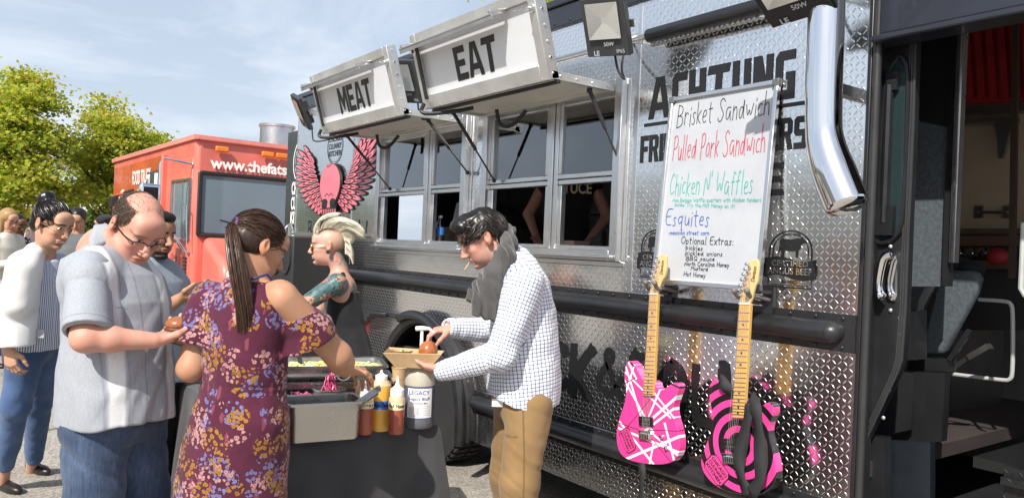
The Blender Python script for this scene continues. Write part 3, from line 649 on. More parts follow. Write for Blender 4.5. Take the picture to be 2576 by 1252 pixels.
# --- hatches held open, sign boxes on their outer edge
HY = 2.316
def letter_strokes(name, text, parent, o, ux, uy, w, h, sw, mt, lift=.004):
    pass
BLOCK = {  # chunky block capitals: closed outlines, y 0..1
 'E': [[(0,0),(0,1),(.62,1),(.62,.80),(.2,.80),(.2,.60),(.56,.60),(.56,.41),(.2,.41),(.2,.2),(.64,.2),(.64,0)]],
 'A': [[(0,0),(.26,1),(.56,1),(.80,0),(.60,0),(.555,.2),(.25,.2),(.20,0)], [(.29,.38),(.515,.38),(.41,.84)]],
 'T': [[(-.02,.8),(.03,1),(.72,1),(.68,.8),(.47,.8),(.43,0),(.22,0),(.26,.8)]],
 'M': [[(0,0),(.04,1),(.26,1),(.46,.52),(.68,1),(.9,1),(.92,0),(.74,0),(.72,.62),(.5,.12),(.42,.12),(.2,.62),(.2,0)]],
 'C': [[(.1,0),(0,.12),(0,.88),(.1,1),(.52,1),(.52,.8),(.2,.8),(.2,.2),(.52,.2),(.52,0)]], 'H': [[(0,0),(0,1),(.21,1),(.21,.6),(.36,.6),(.36,1),(.57,1),(.57,0),(.36,0),(.36,.38),(.21,.38),(.21,0)]],
 'U': [[(.1,0),(0,.12),(0,1),(.21,1),(.21,.2),(.35,.2),(.35,1),(.56,1),(.56,.12),(.46,0)]], 'N': [[(0,0),(0,1),(.24,1),(.37,.5),(.37,1),(.57,1),(.57,0),(.35,0),(.2,.5),(.2,0)]],
 'G': [[(.1,0),(0,.12),(0,.88),(.1,1),(.54,1),(.54,.8),(.21,.8),(.21,.2),(.34,.2),(.34,.4),(.29,.4),(.29,.56),(.54,.56),(.54,0)]], '!': [[(0,.32),(0,1),(.22,1),(.22,.32)], [(.02,0),(.02,.22),(.2,.22),(.2,0)]],
 'F': [[(0,0),(0,1),(.5,1),(.5,.8),(.2,.8),(.2,.6),(.45,.6),(.45,.4),(.2,.4),(.2,0)]], 'R': [[(0,0),(0,1),(.44,1),(.55,.88),(.55,.55),(.46,.45),(.58,0),(.37,0),(.27,.4),(.2,.4),(.2,0)], [(.2,.58),(.35,.58),(.35,.82),(.2,.82)]],
 'I': [[(0,0),(0,1),(.21,1),(.21,0)]], 'S': [[(0,0),(0,.2),(.33,.2),(.33,.4),(.08,.4),(0,.5),(0,.9),(.1,1),(.52,1),(.52,.8),(.2,.8),(.2,.6),(.45,.6),(.54,.5),(.54,.1),(.44,0)]],
 'D': [[(0,0),(0,1),(.44,1),(.55,.88),(.55,.12),(.44,0)], [(.2,.2),(.35,.2),(.35,.8),(.2,.8)]], 'L': [[(0,0),(0,1),(.2,1),(.2,.2),(.5,.2),(.5,0)]], 'O': [[(.1,0),(0,.12),(0,.88),(.1,1),(.46,1),(.56,.88),(.56,.12),(.46,0)], [(.2,.2),(.36,.2),(.36,.8),(.2,.8)]],
}
def block(text, name, mt, parent, o, ux, uy, h, w=None, gap=.1, lift=.004, rough=0):
    loops = []; x = 0
    for ch in text:
        if ch == ' ': x += .4; continue
        ls = BLOCK[ch]; wd = max(p[0] for l in ls for p in l)
        loops += [[(x + p[0], p[1]) for p in l] for l in ls]; x += wd + gap
    me = place(curve_mesh(loops, .0), o, ux, uy, w or h * (x - gap), h, lift=lift); me.materials.clear(); me.materials.append(mt)
    return link(name, me, parent, smooth=False)
def hatch(x0, x1, ztop, word, tilt_y, top_z, letw):
    zh = 2.41
    p = MB()
    # flat hatch panel: steel rim, pale underside
    for a in ((x0, x0 + .03), (x1 - .03, x1)): p.box(a[0], a[1], HY + .02, YP - .05, zh - .028, zh + .012, 0)
    p.box(x0 + .031, x1 - .031, HY + .02, HY + .05, zh - .028, zh + .012, 0); p.box(x0 + .031, x1 - .031, YP - .08, YP - .05, zh - .028, zh + .012, 0)
    p.box(x0 + .031, x1 - .031, HY + .051, YP - .081, zh - .012, zh + .008, 1)
    p.box(x0, x1, HY + .055, HY + .075, zh - .045, zh - .029, 2)
    for xx in (x0 + .015, x1 - .015):
        for k in range(4): p.ball((xx + (.016 if xx > (x0 + x1) / 2 else -.016), HY + .07 + k * .105, zh - .008), .006, nu=8, nv=6)
    hp = p.build('awning', [M_BRUSH, M_UNDER, M_BLK], st, bevel=.003)
    # sign box leaning outward
    bl_ = Vector((x0, HY + .02, zh - .035)); up = Vector((0, tilt_y - HY - .02, top_z - zh + .035)); H = up.length; up.normalize(); ux = Vector((1, 0, 0)); nr = ux.cross(up)  # nr points to -y
    W = x1 - x0
    def bx(u0, u1, v0, v1, n0, n1, m, bld): bld.obox(bl_ + ux * ((u0 + u1) / 2) + up * ((v0 + v1) / 2) + nr * ((n0 + n1) / 2), (ux, up, nr), ((u1 - u0) / 2, (v1 - v0) / 2, abs(n1 - n0) / 2), m)
    s = MB(); fr = .058
    bx(0, fr, 0, H, -.05, .02, 0, s); bx(W - fr, W, 0, H, -.05, .02, 0, s); bx(fr, W - fr, 0, fr + .02, -.05, .02, 0, s); bx(fr, W - fr, H - fr, H, -.05, .02, 0, s)
    bx(fr, W - fr, fr + .02, H - fr, -.05, -.03, 0, s)
    so_ = s.build('sign_box', M_BRUSH, st, bevel=.004)
    f = MB(); bx(fr + .001, W - fr - .001, fr + .021, H - fr - .001, -.029, -.004, 0, f); f.build('sign_face', M_SIGN, so_, smooth=False)
    f = MB(); bx(fr - .012, fr + .02, fr + .0, H - fr, .02, .028, 0, f); f.build('gasket', M_BLK, so_)
    f = MB()
    for u in (.03, W - .03):
        f.lathe([(.022, .02), (.022, .028), (.012, .03), (.012, .05)], bl_ + ux * u + up * (H * .78), 14, nr)
    for k in range(6): f.lathe([(.007, .0), (.006, .006)], bl_ + ux * (W + .0) + up * (.03 + k * (H - .06) / 5) - nr * .015, 8, ux)
    for k in range(9): f.lathe([(.006, .02), (.005, .024)], bl_ + ux * (.05 + k * (W - .1) / 8) + up * .012, 8, nr)
    f.build('fastener', M_CHR, so_)
    # lamp bracket: angle bar along the top
    f = MB(); bx(.0, W * .80, H - .075, H - .068, .02, .11, 0, f); bx(.0, W * .80, H - .098, H - .076, .10, .106, 1, f)
    for u in (.02, W * .78): bx(u, u + .02, H - .066, H - .05, .0, .11, 0, f)
    f.build('lamp_bar', [M_ALU, M_GALV], so_, bevel=.002)
    block(word, 'lettering', M_LETB, so_, bl_ + ux * (W * .5) + up * (H * .46), ux, up, .185, letw, .05, lift=-.002)
    # gas struts and loose black cable
    return hp, so_
hatch(-4.10, -2.90, 0, 'EAT', 2.21, 2.80, .41); hatch(-5.67, -4.40, 0, 'MEAT', 2.21, 2.80, .53)
for a, c in (((-2.945, 2.62, 2.375), PY(1557, 405, 2.77)), ((-4.06, 2.5, 2.375), PY(1243, 454, 2.75)), ((-4.45, 2.55, 2.375), PY(1176, 434, 2.76)), ((-5.62, 2.5, 2.375), PY(981, 475, 2.75))):
    a = Vector(a); c = Vector(c); mid = a.lerp(c, .55); b = MB(); b.tube([a, mid], .011, 8); b.tube([mid, c], .0055, 8); b.ball(a, .016, nu=10, nv=8); b.ball(c, .014, nu=10, nv=8); b.build('gas_strut', M_BLK, st)
def cable(pts, r=.008, parent=None, mt=None, name='cable'):
    pts = [tuple(p) for p in pts]; b = MB(); b.tube(smooth_poly(pts, 3), r, 7); return b.build(name, mt or M_BLK, parent)
for x0 in (-4.10, -5.67):
    cable([(x0 + .05, HY - .03, 2.40), (x0 + .03, HY - .05, 2.33), (x0 + .22, HY + .08, 2.345), (x0 + .30, HY + .16, 2.37)], .012, st)
    cable([(x0 + .36, 2.6, 2.37), (x0 + .37, 2.62, 2.27), (x0 + .45, 2.66, 2.27), (x0 + .52, 2.7, 2.36)], .012, st)
# --- conduit, light bar
b = MB(); b.tube([(-4.3, YP - .02, 2.643), (-1.75, YP - .02, 2.643)], .011, 8); b.build('conduit', M_ALU, st)
lx0 = PY(1632, 95, YP - .07).x; lx1 = PY(1920, 33, YP - .07).x
b = MB(); b.tube([(lx0, YP - .07, 2.615), (lx1, YP - .07, 2.615)], .034, 14); bo = b.build('light_bar', M_TRIM, st)
b = MB(); k = lx0 + .02
while k < lx1: b.lathe([(.008, 0), (.014, 0), (.014, .012), (.008, .012)], (k, YP - .058, 2.577), 10, (0, -.3, -1)); k += .028
b.build('lamp', M_ALU, bo)
# --- floodlights
def floodlight(c, nrm, upv, w, h, mt, arm_to, text=True, lit=True):
    c = Vector(c); Z = Vector(nrm).normalized(); Y = Vector(upv); Y = (Y - Z * Y.dot(Z)).normalized(); X = Y.cross(Z)
    b = MB(); b.obox(c - Z * .02, (X, Y, Z), (w / 2, h / 2, .018)); b.obox(c - Z * .055, (X, Y, Z), (w * .36, h * .36, .02))
    for k in range(7): b.obox(c - Z * .05 + X * (w * .3 * (k / 3 - 1)), (X, Y, Z), (.004, h * .33, .03))
    o = b.build('floodlight', mt, st, bevel=.008)
    q = lambda u, v, n: c + X * (u * w / 2) + Y * (v * h / 2) + Z * n
    b = MB(); u0, v0, v1 = .74, -.38, .84
    R4 = [(-u0, v0), (u0, v0), (u0, v1), (-u0, v1)]; r4 = [(-.1, .14), (.1, .14), (.1, .32), (-.1, .32)]
    vs = [q(*p, .001) for p in R4] + [q(*p, -.0 + .0005 - .0) for p in r4]
    # shallow pyramidal reflector behind the glass
    vs = [q(*p, -.0005) for p in R4] + [q(*p, -.022) for p in r4]
    bb = MB(); bb.add(vs, [(0, 1, 5, 4), (1, 2, 6, 5), (2, 3, 7, 6), (3, 0, 4, 7), (4, 5, 6, 7)])
    b = MB()
    # rim face with the opening
    b.add([q(*p, .001) for p in R4] + [q(s, t, .001) for s, t in ((-.97, -.97), (.97, -.97), (.97, .97), (-.97, .97))], [(0, 4, 5, 1), (1, 5, 6, 2), (2, 6, 7, 3), (3, 7, 4, 0)])
    b.build('front_plate', mt, o, smooth=False)
    for v in range(len(bb.v)):
        bb.v[v] = tuple(Vector(bb.v[v]) + Z * (.0225 if v > 3 else 0) * 0)
    for i in range(4, 8): bb.v[i] = tuple(q(*r4[i - 4], .002))
    for i in range(4): bb.v[i] = tuple(q(*R4[i], .012))
    bb.build('reflector', pbr('lamp_reflector', (.80, .82, .80), .22, .75, var=.05), o, smooth=False)
    if text:
        mtx = pbr('pale_print', (.55, .57, .6), .6)
        lettering('50W', 'lettering', mtx, o, q(.12, -.56, .003), X, Y, w=w * .24, offset=.015)
        lettering('LE', 'lettering', mtx, o, q(-.5, -.86, .003), X, Y, w=w * .13, offset=.03)
        lettering('IP65', 'lettering', mtx, o, q(.62, -.82, .003), X, Y, w=w * .18)
    if arm_to is not None:
        b = MB(); b.bar(c - Z * .06 + X * w * .3, arm_to, .02, .05, UP); b.bar(c - Z * .06 + X * w * .56, c - Z * .06 - X * w * .56, .02, .035, Y); b.build('bracket', M_GALV, o, bevel=.002)
        d = c - Z * .06 - Y * h * .5
        cable([d, d - UP * .09 + X * .02, d - UP * .14 + X * .07, (d + Vector(arm_to)) / 2 - UP * .12, Vector(arm_to) + UP * .0], .006, o)
    return o
M_FL = pbr('floodlight_grey', (.055, .058, .062), .5, .2)
fy = 2.48
def flpos(px, py, y): return PY(px, py, y)
floodlight(flpos(1521, 70, fy), (.22, -.86, -.46), (.20, -.45, .87), .235, .275, M_FL, Vector((-2.86, YP - .01, 2.66)))
floodlight(flpos(1020, 207, 2.42), (.10, -.88, -.46), (.2, -.45, .87), .24, .29, M_FL, Vector((-4.20, YP - .01, 2.60)))
floodlight(flpos(754, 283, 2.45), (-.22, -.86, -.46), (.25, -.45, .87), .25, .29, M_FL, Vector((-5.95, YP - .01, 2.55)))
floodlight(flpos(1975, -28, 2.42), (.1, -.55, -.8), (0, -.8, .55), .26, .30, pbr('floodlight_black', (.012, .012, .013), .45), Vector((-1.72, YP - .01, 2.62)))
# --- polished exhaust stack with turned end
ey = 2.58
pts = [PY(2086, -260, ey), PY(2079, 40, ey), PY(2073, 200, ey), PY(2071, 300, ey), PY(2074, 352, ey), PY(2086, 400, ey + .0), PY(2104, 450, ey), PY(2130, 512, ey)]
pts = smooth_poly([tuple(p) for p in pts], 2)
b = MB(); rr = [.065 + .011 * min(1, max(0, (i / len(pts) - .5) * 4)) for i in range(len(pts))]; b.tube(pts, rr, 32, caps=False); e = Vector(pts[-1]); d = (e - Vector(pts[-3])).normalized()
X, Y, Z = basis(d); n_ = 32
rings = [(.076, 0), (.073, .012), (.061, .022), (.040, .028), (.0, .030)]
b.lathe(rings, e, 32, d, caps=False); ex = b.build('exhaust_pipe', M_CHR, st, sharp=60)
b = MB()
for z in (2.75, 2.2): b.obox((pts[3][0], (ey + YP) / 2 + .02, z), ((1, 0, 0), (0, 1, 0), (0, 0, 1)), (.02, .11, .02))
b.build('pipe_bracket', M_TRIM, st)
# --- side lettering
M_VINYL = M_TRDK
xa, xb = -2.70, -1.88
block('ACHTUNG', 'lettering', M_VINYL, st, ((xa + xb) / 2, YP, 2.322), (1, 0, 0), (0, 0, 1), .205, xb - xa, .07, lift=.0025)
block('!', 'lettering', M_VINYL, st, (-1.80, YP, 2.322), (1, 0, 0), (0, 0, 1), .22, .055, lift=.0025)
b = MB(); b.box(-2.725, -1.79, YP - .0025, YP, 2.186, 2.203)
b.box(-2.74, -1.8, YP - .0025, YP, 1.985, 1.986) if False else None
b.build('lettering_rule', M_VINYL, st, smooth=False)
block('FRIENDS & EATERS!'.replace('& ', ''), 'lettering', M_VINYL, st, (-2.265, YP, 2.075), (1, 0, 0), (0, 0, 1), .135, .96, .05, lift=.0025)
z3a, z3b = PY(1965, 408, YP).z, PY(1965, 492, YP).z
block('DINE', 'lettering', M_VINYL, st, (-2.22, YP, (z3a + z3b) / 2), (1, 0, 0), (0, 0, 1), z3a - z3b, .62, .18, lift=.0025)
# brushed ROCK & ROLL across the lower panel
rnd = random.Random(5)
b = MB()
def brush(txt, x0, x1, z0, h, sw):
    stx, tw = strokes(txt, 1, .06, .25, rnd=random.Random(11)); k = (x1 - x0) / tw
    for i, s in enumerate(stx):
        s = smooth_poly([(p[0] * k, p[1] * h / 1.4) for p in s], 2)
        for j in range(4):
            o = (rnd.uniform(-1, 1) * sw * .3, rnd.uniform(-1, 1) * sw * .25); q = [(p[0] + o[0], p[1] + o[1]) for p in s]
            if len(q) > 4 and j: q = q[rnd.randint(0, 1):len(q) - rnd.randint(0, 2)]
            ribbon(b, q, sw * rnd.uniform(.45, .8), (x0, YP, z0), (1, 0, 0), (0, 0, 1), .002 + (i * 4 + j) * 1.5e-5, 0, lambda t: .75 + .35 * math.sin(t * 9 + j))
bz0, bz1 = PY(1450, 978, YP).z, PY(1450, 866, YP).z
brush('ROCK', PY(1285, 920, YP).x, PY(1487, 920, YP).x, bz0, bz1 - bz0, .062); brush('&', PY(1506, 920, YP).x, PY(1562, 920, YP).x, bz0 + .01, bz1 - bz0, .05); brush('ROLL', PY(1592, 920, YP).x, PY(1890, 960, YP).x, bz0 - .01, bz1 - bz0 + .02, .058)
b.build('brush_lettering', M_VINYL, st, smooth=False)
# faint black script low on the rear panel
b = MB(); brush('ROCK & ROLL', -7.1, -5.75, 1.60, .13, .022); b.build('brush_lettering', M_VINYL, st, smooth=False)
# --- beef emblem (two)
def emblem(xc):
    e = MB(); ux = Vector((1, 0, 0)); uz = UP; O = Vector((xc, YP, 1.545))
    P = lambda u, v, l: O + ux * u + uz * v - Vector((0, l, 0))
    def outl(pts, w, l, m=0): ribbon(e, pts + [pts[0]], w, O, ux, uz, l, m, caps=False)
    hw = .098
    archp = lambda r, y0, s: [(-r, y0)] + [(-r * math.cos(t), .045 + s * math.sin(t)) for t in np.linspace(0, math.pi, 22)] + [(r, y0)]
    body = archp(hw, -.0, .082) + [(.122, -.012), (.122, -.062), (.1, -.07), (.1, -.105), (-.1, -.105), (-.1, -.07), (-.122, -.062), (-.122, -.012)]
    outl(body, .006, .0022)
    outl(archp(.082, .004, .068), .0035, .0024)
    # ribbon band
    top = [(-.118 + .236 * t, .012 + .010 * math.sin(t * 6.3)) for t in np.linspace(0, 1, 15)]
    bot = [(x, y - .078) for x, y in top]
    e.add([P(*p, .0026) for p in top + bot], [(15 + i, 16 + i, i + 1, i) for i in range(14)])
    e.face([P(-.085, -.098, .0027), (P(.085, -.098, .0027)), P(.085, -.094, .0027), P(-.085, -.094, .0027)])
    bull = [(-.052,.066),(-.05,.098),(-.04,.104),(.0,.100),(.03,.106),(.045,.104),(.052,.112),(.056,.104),(.066,.098),(.07,.086),(.058,.084),(.048,.078),(.044,.062),(.036,.056),(.034,.026),(.026,.026),(.026,.05),(.018,.052),(.0,.050),(-.022,.054),(-.03,.046),(-.032,.026),(-.04,.026),(-.042,.05),(-.046,.06),(-.05,.05),(-.053,.04),(-.055,.05)]
    e.face([P(u, v - .012 + .004, .0026) for u, v in reversed(bull)])
    o = e.build('emblem', M_VINYL, st, smooth=False)
    mt = M_TRD
    for tx, v, w, h, m in (('CERTIFIED', -.006, .17, .024, mt), ('ANGUS BEEF', -.038, .205, .027, mt), ('BRAND', -.083, .07, .015, M_VINYL), ('SINCE 1978', .112, .085, .012, M_VINYL)):
        lettering(tx, 'lettering', m, o, P(0, v, .0032), ux, uz, w=w, h=h, offset=.008, lift=0)
EM1 = PY(1650, 645, YP); EM2 = PY(1987, 665, YP)
emblem(EM1.x); emblem(EM2.x)
# --- winged head relief on the rear panel
M_PINK = pbr('pink_paint', (.66, .17, .22), .4, var=.05, coat=.3); M_LINE = M_LETB
w0 = PY(768, 345, YP); w1 = PY(935, 345, YP)
UX = (w1.x - w0.x) / 2 * 1.0; CX = (w0.x + w1.x) / 2
ZT = PY(850, 345, YP).z; ZB_ = PY(850, 530, YP).z
wg = MB(); H = ZT - ZB_
def DM(x, y, l): return Vector((CX + x * UX * 1.10, YP - l, ZB_ + y * H / 2))     # emblem drawn in a 2 x 2 square
def feather(p, ang, L, W, lift):
    u = Vector((math.cos(ang), math.sin(ang))); v = Vector((-u.y, u.x)); p = Vector(p)
    prof = ((0, -.35), (.2, -.8), (.5, -1), (.8, -.85), (.95, -.45), (1, 0), (.95, .45), (.8, .8), (.5, .9), (.2, .65), (0, .3))
    curl = lambda t: u * (L * t) + v * (L * .10 * t * t)
    wg.prism([DM(*(p + curl(t) + v * (W * f)), lift) for t, f in prof], (0, .006, 0), 1)
    wg.prism([DM(*(p + curl(.03 + t * .91) + v * (W * f * .70)), lift + .002) for t, f in prof], (0, .002, 0), 0)
    q = [DM(*(p + curl(t)), lift + .003) for t in (.15, .4, .68)]
    for a, c in zip(q[:-1], q[1:]): wg.bar(a, c, .001, .008, (1, 0, 0), 1)
for sgn in (1, -1):
    for row, (nf, LL, WW, ins) in enumerate(((14, .92, .075, 0), (12, .60, .070, .05), (10, .36, .062, .10))):
        for i in range(nf):
            t = i / (nf - 1); x0 = .60 - .40 * t - ins * .4; y0 = 1.30 - 1.02 * t ** .9 + ins * .6
            an = R_(70 - 130 * t ** .9); an = an if sgn > 0 else math.pi - an
            feather((sgn * x0, y0), an, LL * (1.0 - .52 * t) * (.82 if i == 0 else 1), WW * (1.0 + .15 * math.sin(t * 3)), .006 + row * .006 + .0004 * i)
o = wg.build('wing_relief', [M_PINK, M_LINE], st, smooth=False)
hd = MB(); hz = ZB_ + H * .36
def ell(cx_, cz_, a, b_, n=30, sq=1): return [Vector((CX + cx_ + a * math.cos(t), 0, cz_ + b_ * math.sin(t))) for t in np.linspace(0, 2 * math.pi, n, endpoint=False)]
def put(pts, l, m, th=.004): hd.prism([Vector((p.x, YP - l, p.z)) for p in pts], (0, th, 0), m)
put(ell(0, hz - .01, .30 * UX * 1.06, H * .30), .036, 1, .02); put(ell(0, hz, .30 * UX, H * .28), .040, 0)
put(ell(0, hz - H * .3, .22 * UX, H * .14), .038, 1, .01)
for s in (1, -1): put(ell(s * .12 * UX, hz - H * .25, .085 * UX, H * .055), .043, 1)
for i in range(7):
    u = (i - 3) / 3; put([Vector((CX + u * .2 * UX + d, 0, hz - H * (.34 + dz))) for d, dz in ((-.012, 0), (.012, 0), (.006, .1 - .04 * abs(u)), (-.006, .1 - .04 * abs(u)))], .043, 0)
ribbon(hd, [(-.13 * UX, 0), (-.06 * UX, H * .035), (0, 0), (.06 * UX, H * .035), (.13 * UX, 0)], .008, Vector((CX, YP - .0405, hz - H * .16)), Vector((1, 0, 0)), UP, .001, 1)
put([Vector((CX + x * UX, 0, hz - H * z)) for x, z in ((-.02, .24), (.02, .24), (.05, .32), (-.05, .32))], .044, 0)
hd.build('head_relief', [M_PINK, M_LINE], st, smooth=False)
# round kitchen emblem above the wings
e = MB(); O = Vector((CX + .0, YP, PY(848, 368, YP).z)); Rr = .17
for r, w in ((Rr, .008), (Rr - .018, .004)): ribbon(e, [(r * math.cos(t), r * .92 * math.sin(t)) for t in np.linspace(0, 2 * math.pi, 40)], w, O, Vector((1, 0, 0)), UP, .002, caps=False)
eo = e.build('emblem', M_VINYL, st, smooth=False)
for tx, v in (('CHICAGO', .07), ('CULINARY', .005), ('KITCHEN', -.06)):
    lettering(tx, 'lettering', M_VINYL, eo, O + UP * v, (1, 0, 0), UP, w=.27, h=.05, offset=.02, lift=.0025)
# --- fold down shelf with red bracket near the rear
sx0, sx1 = PY(880, 785, YP).x, PY(973, 782, YP).x; sz = PY(930, 782, YP).z
b = MB(); b.box(sx0 - .3, sx1 + .02, YP - .16, YP - .01, sz - .02, sz + .012); b.box(sx0 - .3, sx1, YP - .165, YP - .155, sz - .05, sz, 0); b.build('shelf', M_TRIM, st, bevel=.004)
b = MB(); b.box(sx0 + .12, sx0 + .17, YP - .10, YP - .005, sz - .22, sz - .021); b.bar((sx0 + .3, YP - .12, sz - .03), (sx0 + .16, YP - .02, sz - .18), .015, .02); b.build('shelf_bracket', [pbr('red_tag', (.42, .03, .03), .45)], st)
# --- rear door swung wide: black wrap with white lettering
RY = YP + .35; ra, rb = PY(721, 430, RY).x, PY(800, 430, RY).x; DW = rb - ra
rdp = lambda u, z, l=0: Vector((rb - u, RY - l, z)); side = Vector((0, -1, 0)); dn = Vector((-1, 0, 0))
b = MB(); b.prism([rdp(0, .6), rdp(DW, .6), rdp(DW, 2.78), rdp(0, 2.78)], -side * .035); rd = b.build('rear_door', M_DBLUE, st, bevel=.004)
rx = -dn if (-dn).dot(RT) > 0 else dn
for tx, z, w, h, m in (('CHICAGO', 2.13, .55, .15, M_WLET), ('CULINARY', 1.96, .55, .15, M_WLET), ('KITCHEN', 1.80, .55, .14, M_WLET), ('EAT & DRINK', 1.66, .40, .07, M_WLET)):
    lettering(tx, 'lettering', m, rd, rdp(DW / 2, z, .003), rx, UP, w=w, h=h, offset=.04, lift=.0)
e = MB()
for r, w in ((.25, .02), (.20, .008)): ribbon(e, [(r * math.cos(t), r * math.sin(t)) for t in np.linspace(0, 2 * math.pi, 36)], w, rdp(DW / 2, 2.42, .003), rx, UP, 0, 0, caps=False)
ribbon(e, [(-.12, -.12), (.13, .13)], .07, rdp(DW / 2, 2.42, .003), rx, UP); ribbon(e, [(-.13, .12), (.12, -.13)], .03, rdp(DW / 2, 2.42, .003), rx, UP, .001)
for k in range(2): ribbon(e, [(-.3, 1.6 - k * .05 - 2.42), (.3, 1.6 - k * .05 - 2.42)], .014, rdp(DW / 2, 2.42, .003), rx, UP)
for k in range(9):
    a = k * 2.4; ribbon(e, [(.03 * math.cos(a), .28 + .03 * math.sin(a)), (.07 * math.cos(a), .28 + .07 * math.sin(a))], .05, rdp(DW / 2, 2.42, .003), rx, UP, .0005 * k, 1)
e.build('emblem', [M_WLET, pbr('hot_pink', (.72, .05, .26), .35, var=.05, coat=.5)], rd, smooth=False)
b = MB(); hp_ = PY(733, 582, RY - .03); b.obox(hp_, ((1, 0, 0), (0, 1, 0), UP), (.06, .02, .09)); b.tube([hp_ + Vector((-.03, -.03, .07)), hp_ + Vector((-.03, -.06, .03)), hp_ + Vector((-.03, -.06, -.06))], .012, 8); b.build('latch', M_CHR, rd, bevel=.01)

# ------------------------------------------------------------------ cab end at the right
def ppoly(bld, pts, y, th, m=0): bld.prism([PY(px, py, y) for px, py in pts], (0, th, 0), m)
M_CARP = pbr('grey_carpet', (.075, .09, .105), .95, var=.3, vs=60, bmp=.6, bs=300)
b = MB(); b.box(XR - .0, XR + .018, YP - .012, YP + .10, .25, 2.825); b.build('door_jamb', M_TRIM, st, bevel=.004)
b = MB(); b.tube([(XR + .035, YP - .005, .25), (XR + .035, YP - .005, 2.825)], .016, 12); b.build('door_post', M_BRUSH if False else pbr('worn_black_bar', (.06, .06, .06), .35, .5), st)
b = MB(); b.box(XR + .05, 1.0, YP - .03, YP + .06, 2.40, 2.824); b.box(XR + .03, 1.0, YP - .055, YP + .07, 2.372, 2.399); b.build('header', M_DBLUE, st, bevel=.008)
b = MB()
for x in (XR + .12, XR + .5, XR + .9): b.ball((x, YP - .032, 2.56), (.01, .006, .01), nu=8, nv=6); b.ball((x, YP - .032, 2.75), (.01, .006, .01), nu=8, nv=6)
b.build('rivet', M_TRIM, st)
dy = YP + .09
b = MB()
door = [(2213, 112), (2306, 100), (2300, 300), (2288, 560), (2280, 780), (2271, 905), (2262, 935), (2182, 1104), (2150, 1104), (2160, 900), (2180, 560)]
ppoly(b, door, dy, .04); do = b.build('sliding_door', M_TRIM, st, bevel=.006)
b = MB()
for k, o_ in enumerate((0, 6, 11)):
    q = [PY(px - 3 + o_ * .0 - k * 6, py, dy - .008 - .004 * (2 - k)) for px, py in ((2306, 112), (2300, 300), (2288, 560), (2280, 780), (2270, 905), (2261, 935), (2184, 1100))]
    b.tube(q, .0045, 6)
b.build('edge_seal', pbr('grey_seal', (.03, .033, .033), .6), do)
wq = [(2232, 190), (2240, 165), (2262, 140), (2276, 150), (2286, 175), (2284, 320), (2274, 540), (2262, 585), (2240, 606), (2212, 613), (2206, 600), (2214, 420)]
b = MB(); ppoly(b, wq, dy - .006, .006); b.build('window', pbr('dark_green_glass', (.02, .035, .038), .06, spec=.6), do, smooth=False)
b = MB(); b.tube([PY(px, py, dy - .01) for px, py in smooth_poly(wq + [wq[0]], 2)], .010, 6); b.tube([PY(2238, 215, dy - .02), PY(2224, 560, dy - .02)], .016, 8); b.obox(PY(2246, 205, dy - .02), ((1, 0, 0), (0, 1, 0), UP), (.02, .01, .035)); b.obox(PY(2226, 555, dy - .02), ((1, 0, 0), (0, 1, 0), UP), (.035, .012, .055))
b.build('window_frame', M_TRIM, do)
b = MB()
for px, py in ((2290, 190), (2288, 285), (2284, 372), (2278, 460), (2273, 550), (2240, 620), (2216, 660), (2240, 780), (2264, 800), (2262, 840), (2236, 980), (2222, 1050), (2300, 150)):
    b.ball(PY(px, py, dy - .004), (.008, .006, .008), nu=8, nv=6)
b.build('bolt', M_BRUSH, do)
hq = [(2243, 640), (2222, 645), (2214, 675), (2207, 715), (2212, 740), (2222, 748)]
b = MB(); ppoly(b, [(2234, 640), (2252, 640), (2258, 660), (2257, 742), (2250, 757), (2232, 752), (2226, 735), (2230, 660)], dy - .012, .011)
b.tube([PY(px, py, dy - .05) for px, py in smooth_poly(hq, 2)], [.016] * len(smooth_poly(hq, 2)), 10); b.ball(PY(2213, 742, dy - .05), .019); b.tube([PY(2245, 642, dy - .01), PY(2236, 640, dy - .05)], .012, 10)
b.build('handle', M_CHR, do, sharp=60)
# carpeted bulkhead and aluminium strip
b = MB(); ppoly(b, [(2296, 95), (2392, 75), (2385, 320), (2300, 300)], 3.25, .03, 0); ppoly(b, [(2290, 301), (2386, 321), (2372, 720), (2276, 720)], 3.25, .03, 1)
ppoly(b, [(2392, 75), (2410, 72), (2388, 720), (2368, 720)], 3.22, .03, 0); b.build('bulkhead', [M_TRIM, M_CARP], st)
b = MB(); ppoly(b, [(2408, 72), (2425, 70), (2400, 660), (2386, 660)], 3.20, .04); ppoly(b, [(2413, 72), (2418, 71), (2395, 660), (2391, 660)], 3.185, .014); b.build('bulkhead_edge', M_ALU, st)
# red ribbed ceiling, back cabinet, range
M_REDIN = pbr('red_quilt', (.32, .012, .02), .6, var=.15)
b = MB(); ppoly(b, [(2405, 20), (2600, -20), (2600, 250), (2405, 262)], 4.05, .05)
for k in range(7):
    x = 2415 + k * 30; ppoly(b, [(x, 40), (x + 17, 38), (x + 32, 245), (x + 15, 248)], 4.02, .029)
b.build('red_panel', M_REDIN, st)
b = MB(); ppoly(b, [(2395, 262), (2620, 250), (2620, 575), (2385, 575)], 4.2, .5); cb = b.build('cabinet', pbr('beige_laminate', (.42, .33, .24), .5, var=.06), st)
b = MB(); ppoly(b, [(2395, 262), (2620, 245), (2620, 275), (2395, 290)], 4.1, .08); ppoly(b, [(2400, 300), (2545, 292), (2545, 304), (2400, 312)], 4.05, .1); ppoly(b, [(2500, 312), (2545, 308), (2535, 350), (2522, 398), (2510, 398), (2508, 350)], 4.1, .03); b.build('bracket', M_STEELD, cb)
b = MB(); b.tube([PY(2462, 533, 4.16), PY(2466, 534, 4.13), PY(2532, 534, 4.13), PY(2536, 533, 4.16)], .008, 8)
